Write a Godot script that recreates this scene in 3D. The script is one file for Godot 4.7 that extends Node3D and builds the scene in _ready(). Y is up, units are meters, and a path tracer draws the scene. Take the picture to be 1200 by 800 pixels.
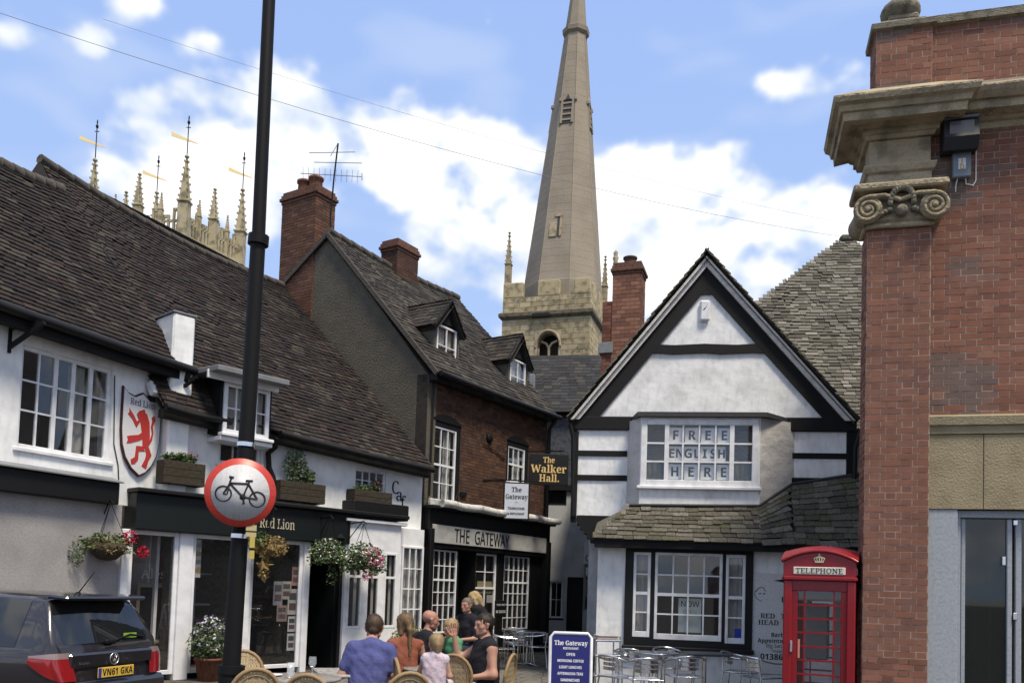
extends Node3D

const F := 1000.0            # focal length in pixels of the 1200 x 800 photograph
const CY := 635.0            # the optical axis crosses the photograph here (rising front)
const EYE := 1.72
var CAM := Vector3(0, EYE, 0)
var CB := Basis()
var rng := RandomNumberGenerator.new()
var M := {}
var names := {}

# ---------------------------------------------------------------- geometry of the view (directions only)
func ray(u: float, v: float) -> Vector3:
	return CB * Vector3((u - 600.0) / F, (CY - v) / F, -1.0)

func hz(u: float) -> float:
	var v := 690.0
	for i in 6:
		var d := ray(u, v)
		v += d.y * F / maxf(0.3, CB.y.y)
	return v

func gp(u: float, depth: float, y := 0.0) -> Vector3:
	var d := ray(u, hz(u))
	d *= depth / -d.z
	return Vector3(d.x, y, -depth)

func fac(a: Vector3, b: Vector3) -> Transform3D:
	var x := Vector3(b.x - a.x, 0, b.z - a.z).normalized()
	return Transform3D(Basis(x, Vector3.UP, x.cross(Vector3.UP)), Vector3(a.x, 0, a.z))

func on(T: Transform3D, u: float, v: float, z := 0.0) -> Vector3:
	var lo := T.affine_inverse() * CAM
	var ld := T.basis.inverse() * ray(u, v)
	return lo + ld * ((z - lo.z) / ld.z)

func onx(T: Transform3D, u: float, v: float, x: float) -> Vector3:
	var lo := T.affine_inverse() * CAM
	var ld := T.basis.inverse() * ray(u, v)
	return lo + ld * ((x - lo.x) / ld.x)

func at_depth(u: float, v: float, depth: float) -> Vector3:
	var d := ray(u, v)
	return CAM + d * (depth / -d.z)

func rp(T: Transform3D, u0: float, v0: float, u1: float, v1: float, z := 0.0) -> Array:
	var mu := (u0 + u1) / 2.0
	var mv := (v0 + v1) / 2.0
	return [on(T, u0, mv, z).x, on(T, mu, v1, z).y, on(T, u1, mv, z).x, on(T, mu, v0, z).y]

# ---------------------------------------------------------------- nodes
func numbered(n: String) -> String:
	if not names.has(n):
		names[n] = 0
		return n
	names[n] += 1
	return "%s_%03d" % [n, names[n]]

func tag(o: Node, label: String, category: String, group := ""):
	o.set_meta("label", label)
	o.set_meta("category", category)
	if group != "":
		o.set_meta("group", group)
	return o

func thing(called: String, label: String, category: String, T := Transform3D(), group := "") -> Node3D:
	var o := Node3D.new()
	o.name = numbered(called)
	add_child(o)
	o.transform = T
	tag(o, label, category, group)
	return o

func copy_of(o: Node3D, T: Transform3D, label := "") -> Node3D:
	var c = o.duplicate()
	c.name = numbered(String(o.name).rstrip("0123456789").rstrip("_"))
	add_child(c)
	c.transform = T
	if label != "":
		c.set_meta("label", label)
	return c

func part(parent: Node, called: String, mesh: Mesh, m: Material, T := Transform3D()) -> MeshInstance3D:
	var o := MeshInstance3D.new()
	o.mesh = mesh
	o.material_override = m
	o.transform = T
	if parent == self:
		o.name = numbered(called)
		add_child(o)
	else:
		o.name = called
		parent.add_child(o, true)
	return o

func sub(parent: Node, called: String, T := Transform3D()) -> Node3D:
	var o := Node3D.new()
	o.name = called
	o.transform = T
	parent.add_child(o, true)
	return o

func structure(called: String, mesh: Mesh, m: Material) -> MeshInstance3D:
	var o := part(self, called, mesh, m)
	o.set_meta("kind", "structure")
	return o

func yaw(p: Vector3, deg: float) -> Transform3D:
	return Transform3D(Basis(Vector3.UP, deg_to_rad(deg)), p)

# ---------------------------------------------------------------- mesh collector
class MB:
	var st := SurfaceTool.new()
	var n := 0
	func _init():
		st.begin(Mesh.PRIMITIVE_TRIANGLES)
		st.set_smooth_group(-1)
	func smooth(on_: bool):
		st.set_smooth_group(0 if on_ else -1)
		return self
	func tri(a: Vector3, b: Vector3, c: Vector3):      # counter-clockwise seen from outside
		st.add_vertex(a); st.add_vertex(c); st.add_vertex(b)
		n += 1
	func quad(a: Vector3, b: Vector3, c: Vector3, d: Vector3):
		tri(a, b, c); tri(a, c, d)
	func bx(x0: float, y0: float, z0: float, x1: float, y1: float, z1: float, T := Transform3D()):
		var p := []
		for i in 8:
			p.append(T * Vector3(x1 if i & 1 else x0, y1 if i & 2 else y0, z1 if i & 4 else z0))
		quad(p[4], p[5], p[7], p[6]); quad(p[1], p[0], p[2], p[3])
		quad(p[0], p[4], p[6], p[2]); quad(p[5], p[1], p[3], p[7])
		quad(p[6], p[7], p[3], p[2]); quad(p[0], p[1], p[5], p[4])
		return self
	func cb(x0: float, y0: float, z0: float, x1: float, y1: float, z1: float, c: float, T := Transform3D()):   # box with chamfered edges
		var lo := Vector3(x0, y0, z0)
		var hi := Vector3(x1, y1, z1)
		var ctr := (lo + hi) / 2.0
		var h := (hi - lo) / 2.0
		c = minf(c, minf(h.x, minf(h.y, h.z)) * 0.9)
		var V := func(sx, sy, sz, ax): # corner point lying on the face of axis ax
			var q := Vector3(h.x, h.y, h.z) - Vector3(c, c, c)
			q[ax] += c
			return T * (ctr + Vector3(q.x * sx, q.y * sy, q.z * sz))
		for s in [-1, 1]:
			var f = [[V.call(s, -1, -1, 0), V.call(s, 1, -1, 0), V.call(s, 1, 1, 0), V.call(s, -1, 1, 0)],
				[V.call(-1, s, -1, 1), V.call(-1, s, 1, 1), V.call(1, s, 1, 1), V.call(1, s, -1, 1)],
				[V.call(-1, -1, s, 2), V.call(1, -1, s, 2), V.call(1, 1, s, 2), V.call(-1, 1, s, 2)]]
			for k in f:
				if s > 0: quad(k[0], k[1], k[2], k[3])
				else: quad(k[3], k[2], k[1], k[0])
		for a in [-1, 1]:
			for b in [-1, 1]:
				_eq(V.call(a, b, -1, 0), V.call(a, b, 1, 0), V.call(a, b, 1, 1), V.call(a, b, -1, 1), T * ctr)
				_eq(V.call(a, -1, b, 0), V.call(a, 1, b, 0), V.call(a, 1, b, 2), V.call(a, -1, b, 2), T * ctr)
				_eq(V.call(-1, a, b, 1), V.call(1, a, b, 1), V.call(1, a, b, 2), V.call(-1, a, b, 2), T * ctr)
				for d in [-1, 1]:
					var p0 = V.call(a, b, d, 0)
					var p1 = V.call(a, b, d, 1)
					var p2 = V.call(a, b, d, 2)
					if (p1 - p0).cross(p2 - p0).dot(p0 - T * ctr) > 0: tri(p0, p1, p2)
					else: tri(p0, p2, p1)
		return self
	func _eq(a, b, c, d, ctr):
		if (b - a).cross(c - a).dot((a + c) / 2.0 - ctr) > 0: quad(a, b, c, d)
		else: quad(d, c, b, a)
	func bar(a: Vector3, b: Vector3, w: float, t: float, up := Vector3.UP):     # box beam from a to b, w across, t along 'up'
		var z := (b - a)
		var l := z.length()
		if l < 0.0001: return self
		z /= l
		var x := up.cross(z)
		if x.length() < 0.01: x = Vector3.RIGHT.cross(z)
		x = x.normalized()
		var y := z.cross(x)
		bx(-w / 2, -t / 2, 0, w / 2, t / 2, l, Transform3D(Basis(x, y, z), a))
		return self
	func prism(poly: PackedVector2Array, z0: float, z1: float, T := Transform3D()):   # outline in x, y extruded along z
		if Geometry2D.is_polygon_clockwise(poly):
			poly.reverse()
		var id := Geometry2D.triangulate_polygon(poly)
		for i in range(0, id.size(), 3):
			var a := poly[id[i]]; var b := poly[id[i + 1]]; var c := poly[id[i + 2]]
			if (b - a).cross(c - a) < 0:
				var k := b; b = c; c = k
			tri(T * Vector3(a.x, a.y, z1), T * Vector3(b.x, b.y, z1), T * Vector3(c.x, c.y, z1))
			tri(T * Vector3(a.x, a.y, z0), T * Vector3(c.x, c.y, z0), T * Vector3(b.x, b.y, z0))
		for i in poly.size():
			var a := poly[i]; var b := poly[(i + 1) % poly.size()]
			quad(T * Vector3(a.x, a.y, z0), T * Vector3(b.x, b.y, z0), T * Vector3(b.x, b.y, z1), T * Vector3(a.x, a.y, z1))
		return self
	func tube(pts: Array, rad, seg := 8, cap := true):
		st.set_smooth_group(0)
		var rings := []
		var up := Vector3(0.137, 0.91, 0.31).normalized()
		for i in pts.size():
			var d: Vector3 = (pts[mini(i + 1, pts.size() - 1)] - pts[maxi(i - 1, 0)]).normalized()
			var x := up.cross(d)
			if x.length() < 0.05: x = Vector3.RIGHT.cross(d)
			x = x.normalized()
			var y := d.cross(x)
			up = y
			var r: float = rad[i] if rad is Array else rad
			var ring := []
			for k in seg:
				var a := TAU * k / seg
				ring.append(pts[i] + (x * cos(a) + y * sin(a)) * r)
			rings.append(ring)
		for i in pts.size() - 1:
			for k in seg:
				var k2 := (k + 1) % seg
				quad(rings[i][k], rings[i][k2], rings[i + 1][k2], rings[i + 1][k])
		st.set_smooth_group(-1)
		if cap:
			for k in range(1, seg - 1):
				tri(rings[0][0], rings[0][k + 1], rings[0][k])
				tri(rings[-1][0], rings[-1][k], rings[-1][k + 1])
		return self
	func lathe(prof: Array, seg := 16, T := Transform3D(), smooth_ := true, turn := 0.0):   # [radius, height] from bottom to top
		st.set_smooth_group(0 if smooth_ else -1)
		for i in prof.size() - 1:
			for k in seg:
				var a := TAU * k / seg + turn
				var b := TAU * (k + 1) / seg + turn
				var p = prof[i]; var q = prof[i + 1]
				var A := T * Vector3(cos(a) * p[0], p[1], -sin(a) * p[0])
				var B := T * Vector3(cos(b) * p[0], p[1], -sin(b) * p[0])
				var C := T * Vector3(cos(b) * q[0], q[1], -sin(b) * q[0])
				var D := T * Vector3(cos(a) * q[0], q[1], -sin(a) * q[0])
				if p[0] > 0.0001 : tri(A, B, C)
				if q[0] > 0.0001 : tri(A, C, D)
				elif p[0] <= 0.0001: pass
		st.set_smooth_group(-1)
		return self
	func ball(c: Vector3, r: Vector3, seg := 10, rows := 6):
		var pr := []
		for i in rows + 1:
			var a := PI * i / rows - PI / 2
			pr.append([cos(a) if i > 0 and i < rows else 0.0, sin(a)])
		lathe(pr, seg, Transform3D(Basis.from_scale(r), c))
		return self
	func mesh() -> ArrayMesh:
		st.generate_normals()
		return st.commit()

func mb() -> MB:
	return MB.new()

# ---------------------------------------------------------------- materials
func noise_tex(seed_: int, freq: float, ramp: Array, octaves := 4, size := 512, kind := FastNoiseLite.TYPE_SIMPLEX_SMOOTH, as_normal := false, bump := 4.0) -> NoiseTexture2D:
	var n := FastNoiseLite.new()
	n.seed = seed_
	n.frequency = freq
	n.noise_type = kind
	n.fractal_octaves = octaves
	var t := NoiseTexture2D.new()
	t.width = size
	t.height = size
	t.seamless = true
	t.noise = n
	if as_normal:
		t.as_normal_map = true
		t.bump_strength = bump
	else:
		var g := Gradient.new()
		g.offsets = PackedFloat32Array()
		g.colors = PackedColorArray()
		var off := PackedFloat32Array()
		var col := PackedColorArray()
		for r in ramp:
			off.append(r[0])
			col.append(r[1] if r[1] is Color else Color(r[1], r[1], r[1]))
		g.offsets = off
		g.colors = col
		t.color_ramp = g
	return t

var T_blotch: Texture2D
var T_fine: Texture2D
var T_speck: Texture2D
var N_rough: Texture2D
var N_fine: Texture2D
var T_stain: Texture2D
var T_streak: Texture2D

func mat(c: Color, rough := 0.85, o := {}) -> StandardMaterial3D:     # c: linear base colour
	var m := StandardMaterial3D.new()
	m.albedo_color = c.linear_to_srgb()
	m.roughness = rough
	m.metallic = o.get("metal", 0.0)
	m.metallic_specular = o.get("spec", 0.4)
	m.cull_mode = BaseMaterial3D.CULL_DISABLED
	if o.get("vc", false):
		m.vertex_color_use_as_albedo = true
		m.albedo_color = Color.WHITE
	if o.has("tex"):
		m.albedo_texture = o.tex
		m.uv1_triplanar = true
		m.uv1_world_triplanar = o.get("world", true)
		var s = o.get("scale", 0.5)
		m.uv1_scale = s if s is Vector3 else Vector3(s, s, s)
	if o.has("nrm"):
		m.normal_enabled = true
		m.normal_texture = o.nrm
		m.normal_scale = o.get("nstr", 0.6)
		if not o.has("tex"):
			m.uv1_triplanar = true
			m.uv1_world_triplanar = true
			var s2 = o.get("scale", 0.5)
			m.uv1_scale = s2 if s2 is Vector3 else Vector3(s2, s2, s2)
	if o.has("tex2"):
		m.detail_enabled = true
		m.detail_albedo = o.tex2
		m.detail_blend_mode = BaseMaterial3D.BLEND_MODE_MUL
		m.detail_uv_layer = BaseMaterial3D.DETAIL_UV_2
		m.uv2_triplanar = true
		m.uv2_world_triplanar = true
		var s3 = o.get("scale2", 2.0)
		m.uv2_scale = s3 if s3 is Vector3 else Vector3(s3, s3, s3)
	if o.has("coat"):
		m.clearcoat_enabled = true
		m.clearcoat = o.coat
		m.clearcoat_roughness = o.get("coat_rough", 0.05)
	if o.has("emit"):
		m.emission_enabled = true
		m.emission = o.emit
	if o.has("back"):
		m.backlight_enabled = true
		m.backlight = o.back
	return m

func glass(c: Color, alpha: float, rough := 0.02) -> StandardMaterial3D:
	var m := StandardMaterial3D.new()
	m.transparency = BaseMaterial3D.TRANSPARENCY_ALPHA
	var s := c.linear_to_srgb()
	m.albedo_color = Color(s.r, s.g, s.b, alpha)
	m.roughness = rough
	m.metallic_specular = 0.6
	return m

func L(r: float, g: float, b: float) -> Color:
	return Color(r, g, b)

func make_materials():
	T_blotch = noise_tex(3, 0.008, [[0.0, 0.86], [0.35, 0.93], [0.6, 0.985], [1.0, 1.0]], 5)
	T_fine = noise_tex(5, 0.05, [[0.0, 0.82], [0.5, 0.93], [1.0, 1.0]], 4)
	T_speck = noise_tex(8, 0.09, [[0.0, 0.58], [0.32, 0.78], [0.5, 0.96], [1.0, 1.0]], 3)
	T_stain = noise_tex(11, 0.012, [[0.0, 0.60], [0.3, 0.76], [0.5, 0.95], [1.0, 1.0]], 6)
	N_rough = noise_tex(21, 0.02, [], 5, 512, FastNoiseLite.TYPE_SIMPLEX_SMOOTH, true, 8.0)
	N_fine = noise_tex(22, 0.09, [], 3, 512, FastNoiseLite.TYPE_SIMPLEX_SMOOTH, true, 6.0)
	T_streak = noise_tex(14, 0.02, [[0.0, 0.90], [0.35, 0.97], [0.55, 1.0], [1.0, 1.0]], 5)
	var blotch := {"tex": T_blotch, "scale": 0.35, "tex2": T_fine, "scale2": 1.6}
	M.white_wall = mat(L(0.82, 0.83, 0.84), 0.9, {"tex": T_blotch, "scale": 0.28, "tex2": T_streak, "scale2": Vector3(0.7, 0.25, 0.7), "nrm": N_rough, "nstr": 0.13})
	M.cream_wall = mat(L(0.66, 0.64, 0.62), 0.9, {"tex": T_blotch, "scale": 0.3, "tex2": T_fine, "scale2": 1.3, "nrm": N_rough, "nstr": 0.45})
	M.grey_render = mat(L(0.42, 0.40, 0.395), 0.95, {"tex": T_fine, "scale": 1.2, "tex2": T_blotch, "scale2": 0.3, "nrm": N_fine, "nstr": 0.8})
	M.dark_render = mat(L(0.125, 0.112, 0.088), 0.95, {"tex": T_blotch, "scale": 0.5, "tex2": T_fine, "scale2": 1.4, "nrm": N_fine, "nstr": 0.8})
	M.alley_wall = mat(L(0.58, 0.59, 0.60), 0.95, {"tex": T_fine, "scale": 1.0, "tex2": T_blotch, "scale2": 0.3, "nrm": N_fine, "nstr": 0.9})
	M.blue_brick = mat(L(0.085, 0.095, 0.115), 0.9, {"tex": T_stain, "scale": 1.0, "nrm": N_fine})
	M.black_paint = mat(L(0.006, 0.006, 0.007), 0.55, {"tex": T_fine, "scale": 1.5, "nrm": N_fine, "nstr": 0.25})
	M.black_timber = mat(L(0.006, 0.006, 0.007), 0.75, {"tex": T_fine, "scale": Vector3(0.8, 3, 3), "nrm": N_fine, "nstr": 0.4})
	M.green_black = mat(L(0.006, 0.009, 0.010), 0.5, {"tex": T_fine, "scale": 1.0})
	M.white_paint = mat(L(0.74, 0.75, 0.78), 0.5, {"tex": T_blotch, "scale": 0.8})
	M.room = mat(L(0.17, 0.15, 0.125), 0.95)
	M.pane = glass(L(0.04, 0.045, 0.05), 0.08)
	M.clear_pane = glass(L(0.3, 0.32, 0.34), 0.03)
	M.curtain = mat(L(0.50, 0.50, 0.47), 0.95, {"tex": T_fine, "scale": 2.0, "back": Color(0.2, 0.2, 0.2)})
	M.mortar = mat(L(0.36, 0.30, 0.25), 0.95, {"tex": T_stain, "scale": 0.8})
	M.mortar_dark = mat(L(0.10, 0.085, 0.075), 0.95, {"tex": T_stain, "scale": 0.8})
	M.tile_vc = mat(Color.WHITE, 0.9, {"vc": true, "tex": T_speck, "scale": 2.2, "nrm": N_fine, "nstr": 0.5})
	M.brick_vc = mat(Color.WHITE, 0.92, {"vc": true, "tex": T_speck, "scale": 3.0, "tex2": T_blotch, "scale2": 0.5})
	M.deck = mat(L(0.03, 0.026, 0.024), 0.95)
	M.ridge = mat(L(0.085, 0.075, 0.065), 0.92, {"tex": T_stain, "scale": 2.0})
	M.stone = mat(L(0.46, 0.385, 0.26), 0.92, {"tex": T_stain, "scale": 0.35, "tex2": T_fine, "scale2": 1.5, "nrm": N_fine, "nstr": 0.6})
	M.stone_clean = mat(L(0.33, 0.275, 0.175), 0.9, {"tex": T_blotch, "scale": 0.6, "tex2": T_fine, "scale2": 2.0, "nrm": N_fine, "nstr": 0.3})
	M.spire_stone = mat(L(0.33, 0.285, 0.225), 0.95, {"tex": T_blotch, "scale": 0.10, "tex2": T_fine, "scale2": 0.35})
	M.tower_stone = mat(L(0.48, 0.41, 0.28), 0.95, {"tex": T_stain, "scale": 0.14, "tex2": T_fine, "scale2": 0.6})
	M.metal_grey = mat(L(0.34, 0.37, 0.41), 0.4, {"tex": T_fine, "scale": 0.8, "metal": 0.0})
	M.alu = mat(L(0.72, 0.73, 0.75), 0.22, {"metal": 1.0})
	M.iron = mat(L(0.009, 0.009, 0.010), 0.55, {"spec": 0.25})
	M.gilt = mat(L(0.62, 0.45, 0.16), 0.35, {"metal": 0.8})
	M.lead = mat(L(0.20, 0.21, 0.22), 0.6, {"tex": T_blotch, "scale": 1.0})
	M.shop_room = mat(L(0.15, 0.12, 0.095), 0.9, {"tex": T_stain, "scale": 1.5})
	M.cap_brick = mat(L(0.17, 0.085, 0.06), 0.92, {"tex": T_stain, "scale": 1.5, "tex2": T_speck, "scale2": 4.0})
	M.pot = mat(L(0.20, 0.085, 0.055), 0.9, {"tex": T_stain, "scale": 2.0})
	M.sign_white = mat(L(0.66, 0.67, 0.68), 0.5, {"tex": T_fine, "scale": 1.0})
	M.sign_blue = mat(L(0.62, 0.66, 0.74), 0.5, {"tex": T_fine, "scale": 1.0})
	M.canvas = mat(L(0.60, 0.59, 0.57), 0.9, {"tex": T_stain, "scale": 1.2})
	M.aerial = mat(L(0.25, 0.26, 0.28), 0.4, {"metal": 0.6})
	M.barge = mat(L(0.74, 0.72, 0.69), 0.85, {"tex": T_blotch, "scale": 1.2, "nrm": N_fine})
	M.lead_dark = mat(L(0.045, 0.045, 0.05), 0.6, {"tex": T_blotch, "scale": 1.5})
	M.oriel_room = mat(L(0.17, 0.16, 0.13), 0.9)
	M.blind = mat(L(0.15, 0.15, 0.11), 0.9, {"tex": T_fine, "scale": 2.0})
	M.grey_ink = mat(L(0.2, 0.3, 0.3), 0.8)
	M.slates = []
	for q in [L(0.150, 0.136, 0.106), L(0.185, 0.170, 0.138), L(0.12, 0.110, 0.084), L(0.225, 0.21, 0.175), L(0.120, 0.116, 0.074), L(0.165, 0.150, 0.120), L(0.10, 0.092, 0.072)]:
		M.slates.append(mat(q, 0.93, {"tex": T_stain, "scale": 2.4, "tex2": T_speck, "scale2": 4.0, "nrm": N_fine, "nstr": 0.8}))
	M.stone_cols = [Color(0.125, 0.115, 0.095), Color(0.155, 0.145, 0.122), Color(0.10, 0.094, 0.075), Color(0.185, 0.172, 0.148), Color(0.088, 0.082, 0.062), Color(0.135, 0.125, 0.102)]
	M.stone_dark = mat(L(0.28, 0.25, 0.19), 0.95, {"tex": T_stain, "scale": 0.9, "tex2": T_fine, "scale2": 2.0, "nrm": N_fine, "nstr": 0.8})
	M.string_stone_shaded = mat(L(0.14, 0.12, 0.085), 0.95, {"tex": T_stain, "scale": 0.4})  # darker than the tower: shadow on the string course put into the colour
	M.bell_stone = mat(L(0.48, 0.42, 0.28), 0.95, {"tex": T_stain, "scale": 0.12, "tex2": T_fine, "scale2": 0.4})
	M.arris = mat(L(0.34, 0.295, 0.235), 0.95, {"tex": T_fine, "scale": 0.5})
	M.gilt_vane = mat(L(0.75, 0.60, 0.30), 0.4)
	M.gilt_dark = mat(L(0.45, 0.28, 0.05), 0.5)
	M.pot_dark = mat(L(0.12, 0.085, 0.065), 0.9, {"tex": T_stain, "scale": 2.0})
	M.pane_dark = glass(L(0.008, 0.011, 0.011), 0.75)
	M.asphalt = mat(L(0.085, 0.08, 0.075), 0.95, {"tex": T_blotch, "scale": 0.4, "tex2": T_speck, "scale2": 3.0, "nrm": N_fine, "nstr": 0.6})
	M.slab_a = mat(L(0.20, 0.185, 0.16), 0.92, {"tex": T_stain, "scale": 0.8, "tex2": T_fine, "scale2": 3.0})
	M.slab_b = mat(L(0.165, 0.155, 0.14), 0.92, {"tex": T_stain, "scale": 0.8, "tex2": T_fine, "scale2": 3.0})

# ---------------------------------------------------------------- building pieces (all in a facade's own frame: x along, y up, z out)
func wallh(parent: Node, called: String, x0: float, y0: float, x1: float, y1: float, z: float, th: float, holes: Array, m: Material) -> MeshInstance3D:
	var xs := [x0, x1]
	var ys := [y0, y1]
	for h in holes:
		for k in [0, 2]:
			if h[k] > x0 + 0.001 and h[k] < x1 - 0.001: xs.append(h[k])
		for k in [1, 3]:
			if h[k] > y0 + 0.001 and h[k] < y1 - 0.001: ys.append(h[k])
	xs.sort()
	ys.sort()
	var b := mb()
	for j in ys.size() - 1:
		if ys[j + 1] - ys[j] < 0.001: continue
		var start := -1
		for i in xs.size():
			var solid := false
			if i < xs.size() - 1:
				var cx = (xs[i] + xs[i + 1]) / 2.0
				var cy = (ys[j] + ys[j + 1]) / 2.0
				solid = true
				for h in holes:
					if cx > h[0] and cx < h[2] and cy > h[1] and cy < h[3]: solid = false
			if solid and start < 0: start = i
			elif not solid and start >= 0:
				b.bx(xs[start], ys[j], z - th, xs[i], ys[j + 1], z)
				start = -1
	return part(parent, called, b.mesh(), m)

func wave_sheet(x0: float, x1: float, y0: float, y1: float, z: float, amp: float, waves: float) -> ArrayMesh:
	var b := mb()
	b.smooth(true)
	var n := int(maxf(6, waves * 6))
	for i in n:
		var a := lerpf(x0, x1, float(i) / n)
		var c := lerpf(x0, x1, float(i + 1) / n)
		var za := z + amp * sin(TAU * waves * i / n) + amp * 0.4 * sin(3.1 * i)
		var zc := z + amp * sin(TAU * waves * (i + 1) / n) + amp * 0.4 * sin(3.1 * (i + 1))
		b.quad(Vector3(a, y0, za), Vector3(c, y0, zc), Vector3(c, y1, zc), Vector3(a, y1, za))
	return b.mesh()

# a glazed window set into a hole: r = [x0, y0, x1, y1]; z is where the frame's face lies
func window(parent: Node, r: Array, z: float, nx: int, ny: int, o := {}) -> Node3D:
	var w := sub(parent, o.get("called", "window"))
	var fw: float = o.get("fw", 0.05)
	var bw: float = o.get("bw", 0.022)
	var fm: Material = o.get("fm", M.white_paint)
	var dp: float = o.get("dp", 0.06)
	var b := mb()
	b.cb(r[0], r[1], z - dp, r[0] + fw, r[3], z, 0.006)
	b.cb(r[2] - fw, r[1], z - dp, r[2], r[3], z, 0.006)
	b.cb(r[0] + fw, r[3] - fw, z - dp, r[2] - fw, r[3], z - 0.002, 0.006)
	b.cb(r[0] + fw, r[1], z - dp, r[2] - fw, r[1] + fw * o.get("bot", 1.0), z - 0.002, 0.006)
	part(w, "frame", b.mesh(), fm)
	if o.get("sill", true):
		var s := mb()
		s.cb(r[0] - 0.06, r[1] - 0.06, z - dp, r[2] + 0.06, r[1] - 0.002, z + o.get("sill_out", 0.09), 0.01)
		part(w, "sill", s.mesh(), o.get("sm", fm))
	var ix0: float = r[0] + fw
	var ix1: float = r[2] - fw
	var iy0: float = r[1] + fw * o.get("bot", 1.0)
	var iy1: float = r[3] - fw
	var gx := []
	var gy := []
	for i in nx + 1: gx.append(lerpf(ix0, ix1, float(i) / nx))
	for j in ny + 1: gy.append(lerpf(iy0, iy1, float(j) / ny))
	if o.has("gx"):
		gx = []
		for f in o.gx: gx.append(lerpf(ix0, ix1, f))
	if o.has("gy"):
		gy = []
		for f in o.gy: gy.append(lerpf(iy0, iy1, f))
	var thick: Array = o.get("thick_x", [])
	var thick_y: Array = o.get("thick_y", [])
	var g := mb()
	for i in range(1, gx.size() - 1):
		var t: float = bw * 2.6 if i in thick else bw
		g.bx(gx[i] - t / 2, iy0, z - dp * 0.8, gx[i] + t / 2, iy1, z - 0.012 + (0.006 if i in thick else 0.0))
	for j in range(1, gy.size() - 1):
		var t: float = bw * 2.2 if j in thick_y else bw
		g.bx(ix0, gy[j] - t / 2, z - dp * 0.78, ix1, gy[j] + t / 2, z - 0.015 + (0.005 if j in thick_y else 0.0))
	if g.n > 0:
		part(w, "glazing_bars", g.mesh(), fm)
	var meshes := {}
	for i in gx.size() - 1:
		for j in gy.size() - 1:
			if o.has("skip") and [i, j] in o.skip: continue
			var key := "%d_%d" % [int(1000 * (gx[i + 1] - gx[i])), int(1000 * (gy[j + 1] - gy[j]))]
			if not meshes.has(key):
				var bm := mb()
				bm.bx(-(gx[i + 1] - gx[i]) / 2, -(gy[j + 1] - gy[j]) / 2, -0.002, (gx[i + 1] - gx[i]) / 2, (gy[j + 1] - gy[j]) / 2, 0.002)
				meshes[key] = bm.mesh()
			var q := Basis.from_euler(Vector3(rng.randf_range(-1, 1) * 0.014, rng.randf_range(-1, 1) * 0.014, 0))
			part(w, "pane", meshes[key], o.get("glass", M.pane), Transform3D(q, Vector3((gx[i] + gx[i + 1]) / 2, (gy[j] + gy[j + 1]) / 2, z - dp * 0.5)))
	# the room behind: a dark box open to the window
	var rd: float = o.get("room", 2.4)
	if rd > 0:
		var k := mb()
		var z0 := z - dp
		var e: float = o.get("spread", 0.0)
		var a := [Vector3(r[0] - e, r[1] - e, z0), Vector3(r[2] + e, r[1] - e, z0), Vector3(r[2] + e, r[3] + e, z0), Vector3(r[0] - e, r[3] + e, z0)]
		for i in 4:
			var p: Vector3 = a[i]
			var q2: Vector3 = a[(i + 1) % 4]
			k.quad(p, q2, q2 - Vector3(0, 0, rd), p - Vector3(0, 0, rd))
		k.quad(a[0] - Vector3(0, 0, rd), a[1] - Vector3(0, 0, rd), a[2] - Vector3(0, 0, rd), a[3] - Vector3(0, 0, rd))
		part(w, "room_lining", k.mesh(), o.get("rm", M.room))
	for c in o.get("curtains", []):      # [from, to] as fractions of the width, optional bottom / top fractions
		var cy0: float = lerpf(iy0, iy1, c[2] if c.size() > 2 else 0.0)
		var cy1: float = lerpf(iy0, iy1, c[3] if c.size() > 3 else 1.0)
		part(w, "curtain", wave_sheet(lerpf(ix0, ix1, c[0]), lerpf(ix0, ix1, c[1]), cy0, cy1, z - dp - 0.07, 0.018, maxf(2.0, (c[1] - c[0]) * (ix1 - ix0) / 0.11)), o.get("cm", M.curtain))
	return w

# tiles or slates laid over a (possibly twisted) four-cornered slope; e = eaves, t = top
func bilin(e0: Vector3, e1: Vector3, t0: Vector3, t1: Vector3, a: float, b: float) -> Vector3:
	return e0.lerp(e1, a).lerp(t0.lerp(t1, a), b)

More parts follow.
